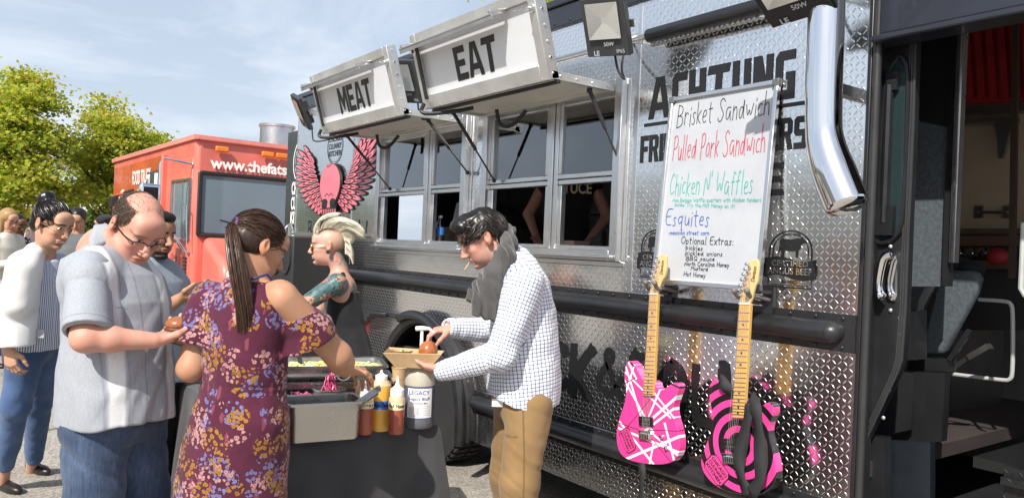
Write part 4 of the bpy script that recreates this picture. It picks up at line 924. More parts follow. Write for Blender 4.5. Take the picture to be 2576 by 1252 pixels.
for px in (2463, 2535): b.obox(PY(px, 533, 4.19), ((1, 0, 0), (0, 1, 0), UP), (.018, .008, .03))
b.build('handle', M_STEELD, cb)
b = MB(); ppoly(b, [(2380, 576), (2620, 576), (2620, 618), (2375, 618)], 4.1, .4, 0); ppoly(b, [(2380, 588), (2620, 588), (2620, 592), (2378, 592)], 4.09, .009, 1); ppoly(b, [(2375, 619), (2620, 619), (2620, 830), (2370, 830)], 4.12, .4, 1); ppoly(b, [(2372, 655), (2545, 655), (2545, 676), (2372, 676)], 4.08, .03, 0)
rg = b.build('range', [pbr('brown_laminate', (.11, .06, .035), .5), M_BLK], st)
b = MB()
for px in (2416, 2445, 2474): b.lathe([(.03, 0), (.03, .03), (.022, .05), (.0, .052)], PY(px, 637, 4.118), 16, (0, -1, 0))
b.build('knob', M_CHR, rg)
b = MB(); b.ball(PY(2510, 645, 4.0), (.05, .03, .04), nu=14, nv=10); b.build('red_cloth', M_REDIN, rg)
b = MB(); ppoly(b, [(2546, 40), (2562, 40), (2552, 700), (2536, 700)], 3.9, .02); b.build('post', pbr('brown_post', (.055, .035, .025), .5), st)
b = MB(); q = [(2462, 753), (2530, 757), (2543, 763), (2548, 780), (2548, 940), (2540, 955), (2525, 956), (2395, 940)]
b.tube([PY(px, py, 3.85) for px, py in smooth_poly(q, 2)], .009, 8); b.tube([PY(2575, 560, 3.4), PY(2572, 640, 3.4), PY(2568, 725, 3.4), PY(2580, 745, 3.4)], .010, 8); b.build('grab_rail', pbr('grey_rail', (.45, .46, .45), .4), st)
# driver's seat
sd = MB(); ppoly(sd, [(2303, 893), (2308, 850), (2340, 745), (2372, 690), (2384, 679), (2455, 682), (2464, 700), (2455, 735), (2372, 890)], 3.55, .06); seat = sd.build('seat', M_CARP, st, bevel=.02, seg=3)
sd = MB(); ppoly(sd, [(2304, 800), (2310, 755), (2345, 690), (2378, 679), (2360, 700), (2322, 770), (2312, 835)], 3.535, .014); sd.build('mesh_panel', pbr('grey_mesh', (.26, .27, .27), .8, bmp=.8, bs=400), seat)
sd = MB(); ppoly(sd, [(2310, 880), (2312, 830), (2345, 738), (2352, 745), (2330, 830)], 3.535, .014); sd.build('side_bolster', M_BLK, seat)
sd = MB()
for c, r in (((2330, 672), (.09, .09, .045)), ((2390, 668), (.10, .09, .05)), ((2440, 676), (.06, .08, .04))): sd.ball(PY(c[0], c[1], 3.7), r)
sd.build('headrest', pbr('black_fleece', (.012, .012, .016), .95), seat)
sd = MB(); ppoly(sd, [(2290, 895), (2385, 905), (2385, 935), (2282, 930)], 3.5, .08); ppoly(sd, [(2272, 905), (2303, 905), (2303, 780), (2290, 780)], 3.35, .1); sd.bar(PY(2390, 905, 3.5), PY(2440, 830, 3.5), .02, .02); sd.build('seat_base', M_TRIM, seat)
sd = MB(); sd.bar(PY(2395, 928, 3.7), PY(2440, 898, 3.7), .03, .02, UP, 0); sd.bar(PY(2440, 898, 3.7), PY(2490, 870, 3.7), .05, .025, UP, 1); sd.build('belt_buckle', [M_BLK, M_STEELD], seat)
# engine box, step well, floor
b = MB(); ppoly(b, [(2240, 930), (2300, 940), (2290, 1080), (2200, 1100)], 3.3, .02, 0); ppoly(b, [(2295, 935), (2378, 940), (2368, 1110), (2280, 1110)], 3.35, .05, 0); ppoly(b, [(2176, 1095), (2225, 1100), (2225, 1300), (2170, 1300)], 2.95, .05, 0); ppoly(b, [(2226, 1108), (2340, 1112), (2340, 1300), (2226, 1300)], 3.02, .04, 1)
b.build('engine_cover', [M_TRIM, pbr('blue_black_bin', (.009, .012, .017), .4)], st, bevel=.006)
zf = PY(2450, 1105, 3.4).z
b = MB(); b.box(XR + .3, 1.0, 3.1, YB, zf - .04, zf); b.build('cab_floor', M_TRFL, st)
b = MB(); b.box(XR + .42, 1.0, 3.06, 3.099, zf - .45, zf); b.box(XR + .42, 1.0, 2.82, 3.06, zf - .30, zf - .26); b.box(XR + .42, 1.0, 3.03, 3.059, zf - .06, zf - .035); b.build('step', tread_mat('black_step_plate', (.018, .019, .02), .35, .3, 1), st)
b = MB(); b.box(XR + .02, 1.0, YP + .02, YB, .25, .30); b.box(-.62, 1.0, 2.78, 2.83, .3, 2.4) if False else None; b.build('underbody', M_BLK, st)
b = MB(); b.box(.98, 1.0, YP, YB, .3, 1.9); b.box(.98, 1.0, YP, YP + .08, 1.9, 2.95); b.box(.98, 1.0, YB - .08, YB, 1.9, 2.95); b.box(.98, 1.0, YP, YB, 2.75, 2.95); b.box(-2.0, -1.96, YP + .05, YB - .8, .8, 2.95) if False else None; b.build('cab_front', M_TRIM, st)
b = MB(); b.box(-7.3, -5.5, 2.9, 5.0, .3, .42); b.box(-4.1, 0.8, 3.5, 5.0, .3, .42); b.build('chassis', M_BLK, st)
# --- kitchen seen through the windows
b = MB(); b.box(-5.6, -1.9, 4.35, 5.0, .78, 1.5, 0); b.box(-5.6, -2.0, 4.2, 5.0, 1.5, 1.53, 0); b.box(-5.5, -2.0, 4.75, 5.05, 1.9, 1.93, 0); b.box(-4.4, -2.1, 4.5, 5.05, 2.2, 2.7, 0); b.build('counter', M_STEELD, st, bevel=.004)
b = MB(); b.box(-7.2, -6.2, 4.2, 5.0, 1.4, 1.75, 0); b.prism([Vector((-8.0, 4.4, 1.75)).lerp(Vector((-8, 4.4, 1.75)), 0) + Vector((.9, 0, 0)), Vector((-6.2, 4.4, 1.75)), Vector((-6.75, 4.4, 2.02)), Vector((-7.0, 4.4, 2.02))], (0, .5, 0), 0); b.build('fryer', M_STEELD, st)
b = MB(); b.box(-5.5, -2.9, 2.86, 3.2, 1.50, 1.53); b.build('inner_sill', M_STEELD, st)
b = MB()
for k in range(14):
    x = -5.2 + k * .2; hgt = .12 + .1 * ((k * 7) % 5) / 5; b.box(x, x + .13, 4.78, 4.95, 1.931, 1.931 + hgt, k % 3); b.box(x + .03, x + .16, 4.5, 4.7, 1.531, 1.6 + hgt * .8, (k + 1) % 3)
b.build('kitchen_stock', [pbr('cardboard', (.32, .22, .13), .8), pbr('red_box', (.4, .04, .04), .5), pbr('grey_tub', (.4, .4, .4), .5)], st)
b = MB(); b.box(-3.3, -2.7, 4.3, 4.9, 2.12, 2.19); b.build('cream_board', pbr('cream_board_paint', (.75, .66, .42), .5), st)  # flat pale yellow board inside, level with the upper panes
b = MB()
for x, y, z, w in ((-3.05, 3.05, 1.531, .16), (-4.0, 3.3, 1.531, .2)): b.box(x, x + w, y, y + .14, z, z + .09)
b.build('food_box', pbr('tray_paper', (.5, .36, .3), .8), st)
# ------------------------------------------------------------------ whiteboard menu leaning on the truck side
yb_, yt_ = 2.705, 2.785
cBL, cBR, cTL, cTR = PY(1645, 710, yb_), PY(1912, 735, yb_), PY(1685, 250, yt_), PY(1962, 198, yt_)
bux = ((cBR - cBL) + (cTR - cTL)).normalized(); bO = (cBL + cBR + cTL + cTR) / 4
buy = ((cTL - cBL) + (cTR - cBR)); buy = (buy - bux * buy.dot(bux)).normalized(); bnz = bux.cross(buy)
if bnz.y > 0: bnz = -bnz
BW = ((cBR - cBL).length + (cTR - cTL).length) / 2; BH = ((cTL - cBL).length + (cTR - cBR).length) / 2
wb_ = thing('whiteboard', 'white dry erase menu board with handwritten sandwiches leaning on the truck side', 'whiteboard', bO - buy * BH / 2)
m, nt, b = newmat('whiteboard_face'); co = objco(nt)
setb(nt, b, col=ramp(nt, noi(nt, co, 6, 5, .6), [(.3, (.42, .435, .47)), (.6, (.47, .485, .51))]), rough=.14, coat=.3); M_WB = m
b = MB(); b.obox(bO - bnz * .006, (bux, buy, bnz), (BW / 2 - .012, BH / 2 - .012, .005)); b.build('board', M_WB, wb_, smooth=False)
b = MB()
for s in (-1, 1):
    b.obox(bO + bux * s * (BW / 2 - .010), (bux, buy, bnz), (.010, BH / 2 - .024, .012)); b.obox(bO + buy * s * (BH / 2 - .010), (bux, buy, bnz), (BW / 2 - .024, .010, .012))
b.build('frame', M_ALU, wb_, bevel=.003)
for i in (-1, 1):
    for j in (-1, 1):
        b = MB(); b.obox(bO + bux * i * (BW / 2 - .013) + buy * j * (BH / 2 - .013), (bux, buy, bnz), (.017, .017, .014)); b.build('corner_cap', pbr('grey_plastic', (.10, .11, .12), .5), wb_, bevel=.004)
def BP(zx, zy):
    zx = 690 + (zx - 690) * .95 + 4
    d = pray((2200 + zx / 1.0885) * .6389, zy / 1.0885 * .6389); o = Vector((0, 0, CAMZ)); t = (bO - o).dot(bnz) / d.dot(bnz); return o + d * t
pen = dict(k=pbr('black_marker', (.012, .012, .015), .6), r=pbr('red_marker', (.55, .03, .07), .6), t=pbr('teal_marker', (.02, .42, .33), .6), b=pbr('blue_marker', (.03, .09, .42), .6))
lines = [('Brisket Sandwich', 'k', 492, 545, 905, 497, 92, .0042), ('Pulled Pork Sandwich', 'r', 472, 688, 885, 655, 104, .0042), ("Chicken N' Waffles", 't', 457, 836, 830, 832, 92, .0042),
         ('-two Belgian Waffle quarters with chicken tenders', 't', 470, 866, 872, 864, 17, .0026), ('inside. Try the Hot Honey on it!', 't', 482, 884, 752, 892, 17, .0026), ('Esquites', 'b', 440, 966, 635, 970, 70, .0046),
         ('-mexican street corn', 'b', 455, 1005, 637, 1006, 18, .0030), ('Optional Extras:', 'k', 512, 1045, 745, 1050, 32, .0040), ('.pickles', 'k', 528, 1069, 608, 1073, 19, .0034), ('.pickled onions', 'k', 526, 1092, 697, 1098, 19, .0034),
         ('.BBQ sauce', 'k', 530, 1115, 662, 1118, 18, .0034), ('.North Carolina Honey', 'k', 524, 1138, 727, 1144, 18, .0034), ('Mustard', 'k', 556, 1156, 632, 1161, 17, .0034), ('.Hot Honey', 'k', 520, 1181, 620, 1190, 19, .0034)]
for txt, c, x0, y0, x1, y1, h, w in lines:
    p0, p1 = BP(x0, y0), BP(x1, y1); hp = BP(x0, y0 - h); d = p1 - p0; hb = MB()
    handwrite(hb, txt, p0, d.normalized(), (buy - d.normalized() * buy.dot(d.normalized())).normalized(), d.length, w * .78, (hp - p0).dot(buy), lift=.001 if bux.cross(buy).dot(bnz) > 0 else -.001, gap=.2)
    hb.build('lettering', pen[c], wb_, smooth=False)
# black brackets under the board
b = MB()
for px, py in ((1680, 748), (1932, 752)):
    c = PY(px, py, YP - .02); b.obox((c.x, YP - .012, c.z), ((1, 0, 0), (0, 1, 0), UP), (.026, .010, .06)); b.obox((c.x, YP - .05, c.z + .03), ((1, 0, 0), (0, 1, 0), UP), (.022, .05, .006)); b.ball((c.x, YP - .024, c.z - .02), .007, nu=8, nv=6)
b.build('board_bracket', M_TRIM, st, bevel=.003)

# ------------------------------------------------------------------ guitars
M_MAPLE = pbr('maple_neck', (.66, .37, .10), .35, var=.1, vs=25, coat=.4)
M_MAPLEH = pbr('maple_headstock', (.72, .50, .22), .35, var=.08, vs=20, coat=.4)
M_STRING = pbr('steel_string', (.8, .8, .8), .25, 1)
M_PICK = pbr('pickup_black', (.012, .012, .012), .35)
M_STRAP = pbr('nylon_strap', (.022, .022, .024), .75, bmp=.6, bs=500, bd=.002)
M_HOTP = (.80, .060, .30)
GY = 2.655
def gz(sc, ox, oy): return lambda zx, zy, y=GY: PY((ox + zx / sc) * .6389, (oy + zy / sc) * .6389, y)
def stripe_mat(name, lines, f):
    m, nt, b = newmat(name); co = objco(nt); s = N(nt, 'ShaderNodeSeparateXYZ', {0: co}); acc = None; blk = None
    for (a, c, w, k) in lines:
        p, q = f(*a), f(*c); d = (q - p); n_ = Vector((-d.z, 0, d.x)).normalized(); off = n_.x * p.x + n_.z * p.z
        dist = m_(nt, 'ABSOLUTE', m_(nt, 'ADD', m_(nt, 'MULTIPLY_ADD', s.outputs['X'], n_.x, -off), m_(nt, 'MULTIPLY', s.outputs['Z'], n_.z)))
        dn = d.normalized(); L = d.length; t0 = dn.x * p.x + dn.z * p.z
        al = m_(nt, 'ADD', m_(nt, 'MULTIPLY_ADD', s.outputs['X'], dn.x, -t0 - L / 2), m_(nt, 'MULTIPLY', s.outputs['Z'], dn.z))
        on = m_(nt, 'MULTIPLY', m_(nt, 'LESS_THAN', dist, w), m_(nt, 'LESS_THAN', m_(nt, 'ABSOLUTE', al), L / 2))
        if k: blk = on if blk is None else m_(nt, 'MAXIMUM', blk, on)
        else: acc = on if acc is None else m_(nt, 'MAXIMUM', acc, on)
    c = mixc(nt, acc, M_HOTP, (.85, .84, .85)); c = mixc(nt, blk, c, (.015, .015, .015))
    setb(nt, b, col=c, rough=.18, coat=.6); return m
def ring_mat(name, c, per):
    m, nt, b = newmat(name); s = N(nt, 'ShaderNodeSeparateXYZ', {0: objco(nt)})
    dx = m_(nt, 'ADD', s.outputs['X'], -c.x); dz = m_(nt, 'ADD', s.outputs['Z'], -c.z)
    r = m_(nt, 'DIVIDE', m_(nt, 'SQRT', m_(nt, 'ADD', m_(nt, 'POWER', dx, 2), m_(nt, 'POWER', dz, 2))), per)
    on = m_(nt, 'GREATER_THAN', m_(nt, 'FRACT', r), .52)
    setb(nt, b, col=mixc(nt, on, M_HOTP, (.014, .012, .013)), rough=.18, coat=.6); return m
def guitar(label, body, mat_, head, nutl, nutr, heell, heelr, posts, pegs, pk, br, knobs, stick, htxt, f, fh):
    F3 = lambda p, y=GY: f(*p, y)
    bc = F3((sum(p[0] for p in body) / len(body), sum(p[1] for p in body) / len(body)))
    g_ = thing('electric_guitar', label, 'guitar', bc, 'electric guitars hung on the truck side')
    b = MB(); ol = [F3(p) for p in smooth_poly(body + [body[0]], 2)[:-1]]; b.prism(ol, (0, .044, 0)); b.build('body', mat_, g_, bevel=.011, seg=4)
    ctr = sum(ol, Vector()) / len(ol); b = MB(); b.prism([ctr + (p - ctr) * .975 + Vector((0, .0435, 0)) for p in ol], (0, .003, 0)); b.build('back_plate', M_PICK, g_)
    ny = GY - .012; q = [fh(*nutl, ny), fh(*nutr, ny), f(*heelr, ny), f(*heell, ny)]
    b = MB(); b.prism(q, (0, .022, 0)); nk = b.build('neck', M_MAPLE, g_, bevel=.004)
    b = MB(); b.prism([fh(*p, ny + .004) for p in head], (0, .014, 0)); hs = b.build('headstock', M_MAPLEH, g_, bevel=.003)
    nl, nr_, hl, hr = q[0], q[1], q[3], q[2]; b = MB(); d = MB()
    brc = f(*br[0], GY); tt = []
    scale_len = ((nl + nr_) / 2 - brc).length; nlen = ((nl + nr_) / 2 - (hl + hr) / 2).length
    for k in range(1, 22):
        x = scale_len * (1 - 2 ** (-k / 12)); t = x / nlen
        if t > .995: break
        a, c = nl.lerp(hl, t), nr_.lerp(hr, t); b.bar(a - Vector((0, .001, 0)), c - Vector((0, .001, 0)), .003, .0022, (0, 1, 0))
        if k in (3, 5, 7, 9, 15, 17, 19, 21):
            x2 = scale_len * (1 - 2 ** (-(k - 1) / 12)); t2 = (t + x2 / nlen) / 2; d.lathe([(.0045, 0), (.0045, .001)], nl.lerp(hl, t2).lerp(nr_.lerp(hr, t2), .5) - Vector((0, .0005, 0)), 10, (0, -1, 0))
    b.build('fret', M_STRING, nk); d.build('fret_dot', M_PICK, nk); b = MB(); b.bar(nl, nr_, .006, .006, (0, 1, 0)); b.build('nut', M_WHITE, nk)
    b = MB()
    for (zx, zy), (gx, gy) in zip(posts, pegs):
        c = fh(zx, zy, ny + .004); b.lathe([(.0075, 0), (.0075, .004), (.005, .005), (.005, .012)], c, 12, (0, -1, 0)); p = fh(gx, gy, ny + .012); b.tube([c + Vector((0, .012, 0)), p], .003, 6); b.ball(p, (.010, .006, .008), nu=10, nv=8)
    b.build('tuner', M_CHR, hs)
    b = MB()
    for k in range(6):
        u = (k + .5) / 6; a = nl.lerp(nr_, u) - Vector((0, .004, 0)); e = f(*br[0], GY - .012) + (hr - hl).normalized() * ((u - .5) * .052); pst = fh(*posts[5 - k if True else k], ny - .006)
        b.tube([pst, a, e], .0009, 4)
    b.build('string', M_STRING, g_)
    ux = (hr - hl).normalized(); uy = ((nl + nr_) / 2 - (hl + hr) / 2).normalized(); uy = (uy - ux * uy.dot(ux)).normalized()
    b = MB(); c = f(*pk, GY - .004); b.obox(c, (ux, uy, (0, 1, 0)), (.043, .022, .006)); pu = b.build('pickup', M_PICK, g_, bevel=.002)
    b = MB()
    for i in (-1, 1):
        for k in range(6): b.lathe([(.0028, 0), (.0028, .001)], c + ux * (k - 2.5) * .0095 + uy * i * .010 - Vector((0, .0065, 0)), 8, (0, -1, 0))
    b.build('pole_piece', M_STRING, pu)
    b = MB(); c = f(*br[0], GY - .006); b.obox(c, (ux, uy, (0, 1, 0)), (.038, .021, .006))
    for k in range(6): b.obox(c + ux * (k - 2.5) * .0105 - uy * .004 - Vector((0, .008, 0)), (ux, uy, (0, 1, 0)), (.0042, .013, .004))
    b.build('bridge', M_CHR, g_, bevel=.001)
    for k in knobs: b = MB(); b.lathe([(.011, 0), (.010, .010), (.006, .012), (.006, .018), (0, .019)], f(*k, GY), 18, (0, -1, 0)); b.build('knob', M_CHR, g_)
    # sticker with lettering
    c = f(*stick[0], GY - .0006); an = stick[1]; sx = (ux * math.cos(an) + uy * math.sin(an)); sy = (-ux * math.sin(an) + uy * math.cos(an)); W, H = stick[2]
    hexa = [(-.5, .3), (-.38, .5), (.38, .5), (.5, .3), (.5, -.3), (.38, -.5), (-.38, -.5), (-.5, -.3)]
    b = MB(); b.face([c + sx * (x * W) + sy * (y * H) for x, y in hexa]); b.face([c + sx * (x * W * .92) + sy * (y * H * .92) - Vector((0, .0004, 0)) for x, y in hexa], 1); so2 = b.build('sticker', [M_PICK, pbr('sticker_pink', (.68, .06, .26), .5)], g_, smooth=False)
    for k, tx in enumerate(('CHICAGO', 'CULINARY', 'KITCHEN')): lettering(tx, 'lettering', M_PICK, so2, c + sy * H * (.24 - .24 * k) - Vector((0, .0008, 0)), sx, sy, w=W * .8, h=H * .17, offset=.03, lift=0)
    a, e = fh(*htxt[0], ny + .004), fh(*htxt[1], ny + .004); tx = (e - a).normalized(); ty = Vector((-tx.z, 0, tx.x)); lettering('Davison', 'lettering', M_PICK, hs, (a + e) / 2 - Vector((0, .001, 0)), tx, ty, w=(e - a).length, h=.018, offset=.01, shear=.2, lift=0.0004)
    return g_
f1 = gz(1.181, 2100, 900); fh1 = gz(3.13, 2440, 850); fh2 = gz(2.504, 2700, 1000); f2 = gz(2.721, 2700, 1500)
body1 = [(512, 705), (492, 668), (470, 625), (448, 610), (428, 632), (421, 690), (432, 745), (428, 795), (412, 845), (393, 900), (385, 955), (388, 1005), (406, 1052), (445, 1076), (505, 1090), (565, 1096), (622, 1092), (658, 1075), (677, 1040), (682, 990), (670, 925), (655, 880), (648, 830), (664, 780), (680, 738), (672, 718), (648, 714), (622, 735), (598, 752), (575, 742), (566, 705)]
WL = [((430, 640), (500, 870), .0055, 0), ((422, 700), (560, 950), .0055, 0), ((470, 630), (430, 760), .005, 0), ((425, 665), (640, 880), .0045, 0), ((680, 770), (520, 910), .006, 0), ((590, 745), (525, 900), .005, 0), ((400, 895), (560, 1095), .006, 0), ((395, 925), (680, 1040), .0055, 0), ((660, 830), (490, 960), .005, 0), ((610, 900), (655, 1080), .006, 0), ((540, 940), (680, 1060), .005, 0), ((430, 1070), (690, 960), .006, 0), ((560, 990), (540, 1095), .005, 0), ((655, 880), (560, 760), .0045, 0), ((440, 615), (480, 700), .006, 0),
      ((560, 770), (430, 930), .0018, 1), ((395, 900), (560, 960), .0018, 1), ((535, 935), (690, 940), .0018, 1), ((540, 960), (640, 1085), .0018, 1), ((425, 720), (475, 690), .0022, 1), ((640, 720), (680, 740), .004, 1), ((450, 620), (470, 640), .004, 1)]
hook_m = pbr('hook_grey', (.16, .14, .13), .5)
head1 = [(485, 490), (550, 472), (575, 495), (572, 640), (556, 738), (522, 795), (480, 905), (462, 958), (368, 955), (372, 880), (402, 740), (450, 590)]
po1 = [(490, 550), (468, 612), (450, 672), (430, 738), (407, 800), (390, 862)]; pg1 = [(455, 505), (437, 566), (420, 620), (402, 690), (383, 742), (365, 806)]
GA = guitar('pink electric guitar with crossing white stripes, hanging left of the other guitar', body1, stripe_mat('pink_white_stripes', WL, f1), head1, (366, 957), (464, 960), (507, 775), (556, 778), po1, pg1, (524, 895), [(520, 958)], [(601, 965), (623, 1017)], ((438, 983), R_(-62), (.115, .08)), ((512, 720), (530, 548)), f1, fh1)
body2 = [(505, 165), (470, 120), (400, 40), (345, -15), (290, -5), (250, 40), (243, 130), (275, 300), (295, 430), (262, 560), (205, 700), (165, 810), (160, 900), (200, 1000), (300, 1110), (440, 1185), (620, 1220), (790, 1222), (900, 1165), (960, 1080), (975, 960), (955, 840), (915, 690), (880, 560), (890, 460), (935, 370), (948, 290), (925, 235), (870, 225), (800, 275), (740, 330), (680, 300), (660, 200)]
head2 = [(625, 65), (700, 48), (716, 78), (710, 262), (684, 312), (655, 430), (634, 487), (526, 482), (528, 430), (545, 335), (575, 255), (610, 130)]
po2 = [(638, 128), (622, 180), (602, 235), (584, 290), (565, 345), (547, 400)]; pg2 = [(600, 98), (585, 148), (568, 198), (552, 250), (533, 310), (518, 355)]
GB = guitar('pink and black bullseye electric guitar with a black strap looped over its body', body2, ring_mat('pink_black_rings', f2(575, 690), .0535), head2, (526, 484), (634, 489), (490, 392), (622, 398), po2, pg2, (482, 672), [(478, 825)], [], ((330, 950), R_(-50), (.125, .09)), ((660, 272), (684, 122)), f2, fh2)
def strap(pts, w, f, parent, y0):
    b = MB(); P = [f(p[0], p[1], y0 + (p[2] if len(p) > 2 else 0)) for p in pts]; P = [Vector(p) for p in smooth_poly([tuple(p) for p in P], 3)]; L = []; Rr = []
    for i, p in enumerate(P):
        d = (P[min(i + 1, len(P) - 1)] - P[max(i - 1, 0)]).normalized(); n_ = d.cross(Vector((0, 1, 0))).normalized(); n_ = (n_ + Vector((0, .35 * math.sin(i * .25), 0))).normalized(); L.append(p + n_ * w / 2); Rr.append(p - n_ * w / 2)
    k = len(P); b.add(L + Rr, [(k + i, k + i + 1, i + 1, i) for i in range(k - 1)]); o = b.build('strap', M_STRAP, parent)
    so3 = o.modifiers.new('thick', 'SOLIDIFY'); so3.thickness = .003; return o
strap([(735, 180, .01), (690, 260, -.03), (655, 420, -.035), (610, 640, -.03), (560, 860, -.025), (590, 1040, -.025), (650, 1160, -.028), (690, 1200, -.02)], .052, f2, GB, GY)
strap([(690, 170, .0), (750, 280, -.045), (770, 480, -.045), (800, 700, -.04), (805, 900, -.04), (785, 1080, -.04), (700, 1205, -.03), (670, 1190, -.02)], .056, f2, GB, GY)
strap([(500, 160, .0), (455, 100, -.015), (400, 20, -.02), (360, -30, -.01)], .05, f2, GB, GY)
strap([(500, 1085, .0), (508, 1130, -.01), (500, 1180, -.005), (505, 1300, .0)], .036, f1, GA, GY)
for hk, ff in ((((320, 818), (345, 870), (370, 905)), fh1), (((430, 825), (455, 885), (500, 905), (520, 880)), fh1), (((478, 360), (500, 400), (528, 432)), fh2), (((605, 362), (625, 405), (655, 430), (675, 410)), fh2)):
    b = MB(); P = [ff(x, y, GY - .035 + .02 * i) for i, (x, y) in enumerate(hk)]; P.append(Vector((P[-1].x, YP - .01, P[-1].z - .02))); b.tube([Vector(p) for p in smooth_poly([tuple(p) for p in P], 2)], .010, 10); b.ball(P[0], .0125, nu=12, nv=8); b.build('guitar_hook', hook_m, st)

# ------------------------------------------------------------------ speaker cabinets at the rear
M_CAB = pbr('speaker_black', (.018, .018, .019), .6, bmp=.3, bs=250)
def cabinet(z0, label):
    x0, x1, y0, y1, h = -7.2, -6.15, 2.3, 2.66, .775
    s = thing('speaker_cabinet', label, 'speaker', ((x0 + x1) / 2, (y0 + y1) / 2, z0), 'black speaker cabinets stacked by the truck')
    b = MB(); b.box(x0, x1, y0, y1, z0, z0 + h); b.build('box', M_CAB, s, bevel=.012)
    for r_ in range(2):
        for x, r in ((-7.08, .085), (-6.86, .135), (-6.55, .135), (-6.30, .12)):
            b = MB(); o = (x, y0 - .001, z0 + .2 + r_ * .375); b.lathe([(r, 0), (r, .012), (r * .9, .014), (r * .84, .004), (r * .5, -.05), (r * .25, -.06), (r * .22, -.045), (0, -.04)], o, 28, (0, -1, 0), caps=False); b.build('cone', M_RUB, s)
    b = MB(); b.box(-6.80, -6.74, y0 - .006, y0, z0 + .36, z0 + .42); b.build('badge', pbr('blue_badge', (.05, .25, .55), .4), s)
    return s
cabinet(.805, 'black multi cone speaker cabinet with a blue badge, atop its stack by the truck rear')
cabinet(.02, 'black speaker cabinet at the bottom of the stack beside the truck rear')

# bottle of water standing inside the serving window
def revolve(o, prof, m, name, parent, n=20):
    b = MB(); b.lathe(prof, o, n); return b.build(name, m, parent)
wo = PY(1106, 606, 2.90); wo.z = 1.575
wt = thing('water_bottle', 'small clear water bottle with blue label on the serving window sill', 'bottle', wo)
M_CLEAR = thin_glass('clear_plastic', (.86, .9, .93), 1.2)
revolve(wo, [(.0, 0), (.03, .002), (.032, .06), (.031, .12), (.02, .155), (.013, .17), (.013, .18)], M_CLEAR, 'body', wt); revolve(wo, [(.0331, .055), (.0331, .11)], pbr('blue_label', (.05, .18, .5), .4), 'label', wt); revolve(wo, [(.015, .18), (.015, .195), (0, .196)], M_WHITE, 'cap', wt)
# ------------------------------------------------------------------ table under a black cloth
TX0, TX1, TY0, TY1, TZ = -5.32, -2.93, 1.05, 1.80, .75
tb = thing('folding_table', 'long table draped in a black floor length cloth and crowded with food pans', 'table', ((TX0 + TX1) / 2, (TY0 + TY1) / 2, 0))
b = MB(); b.box(TX0 + .02, TX1 - .02, TY0 + .02, TY1 - .02, TZ - .04, TZ - .005); b.build('tabletop', M_WHITE, tb)
for x in (TX0 + .2, TX1 - .2):
    for y in (TY0 + .08, TY1 - .08): b = MB(); b.tube([(x, y, 0), (x, y, TZ - .041)], .015, 8); b.build('leg', M_GALV, tb)
M_CLOTH = pbr('black_cloth', (.042, .042, .045), .92, var=.2, vs=8, bmp=.25, bs=700, bd=.001, sheen=.25)
def drape():
    per = []; st_ = .02; r = .02
    cs = [(TX1, TY0), (TX1, TY1), (TX0, TY1), (TX0, TY0)]
    for i in range(4):
        a = Vector((*cs[i], 0)); c = Vector((*cs[(i + 1) % 4], 0)); d = (c - a); L = d.length; d.normalize(); n_ = Vector((d.y, -d.x, 0))
        k = int(L / st_)
        for j in range(k):
            s = j * L / k; e = min(s, L - s); per.append((a + d * s, n_, e, s + i * 3.1, (a - Vector(((TX0 + TX1) / 2, (TY0 + TY1) / 2, 0))).normalized() if s < L / 2 else (c - Vector(((TX0 + TX1) / 2, (TY0 + TY1) / 2, 0))).normalized()))
    n = len(per); rows = 26; vs = []; fs = []
    for q in range(rows + 1):
        t = q / rows; z = TZ + .003 - t * (TZ - .01) if q else TZ + .004
        for p, n_, e, s, dg in per:
            fold = (math.sin(s * 17 + 1.3 * math.sin(s * 5)) * .5 + math.sin(s * 31 + 2) * .25 + .3 * math.sin(s * 8.3))
            cf = max(0, 1 - e / .16)
            off = .004 + .05 * t ** 1.2 + .060 * t ** .7 * fold * (1 - cf * .6) + .11 * cf ** 2 * t * (1)
            if q == 0: off = -.008
            v = p + n_ * off; vs.append((v.x, v.y, z))
    for q in range(rows):
        for i in range(n): a = q * n + i; bb_ = q * n + (i + 1) % n; fs.append((a, bb_, bb_ + n, a + n))
    # top as a grid of its own ring
    gx, gy = 40, 14; o = len(vs)
    fs.append(tuple(reversed(range(n))))
    me = bpy.data.meshes.new('tablecloth'); me.from_pydata(vs, [], [tuple(reversed(f)) for f in fs]); me.materials.append(M_CLOTH); return me
cl = link('tablecloth', drape(), None, sharp=60); tag(cl, 'black cloth hanging to the ground over the long food table', 'tablecloth')

M_PAN = pbr('pan_steel', (.52, .51, .49), .28, 1, var=.10, vs=4, rv=.06)
def rrect(L, W, r, n=5):
    out = []
    for cx_, cy_, a0 in ((L / 2 - r, W / 2 - r, 0), (-L / 2 + r, W / 2 - r, 90), (-L / 2 + r, -W / 2 + r, 180), (L / 2 - r, -W / 2 + r, 270)):
        for k in range(n + 1): a = R_(a0 + 90 * k / n); out.append((cx_ + r * math.cos(a), cy_ + r * math.sin(a)))
    return out
def loft(mb, c, ux, uy, rings, m=0, cap0=True, cap1=False):
    vs = []; k = None
    for (L, W, r, z) in rings:
        q = rrect(L, W, r); k = len(q); vs += [c + ux * x + uy * y + UP * z for x, y in q]
    fs = [(i * k + j, i * k + (j + 1) % k, (i + 1) * k + (j + 1) % k, (i + 1) * k + j) for i in range(len(rings) - 1) for j in range(k)]
    if cap0: fs.append(tuple(reversed(range(k))))
    if cap1: fs.append(tuple((len(rings) - 1) * k + j for j in range(k)))
    mb.add(vs, fs, m)
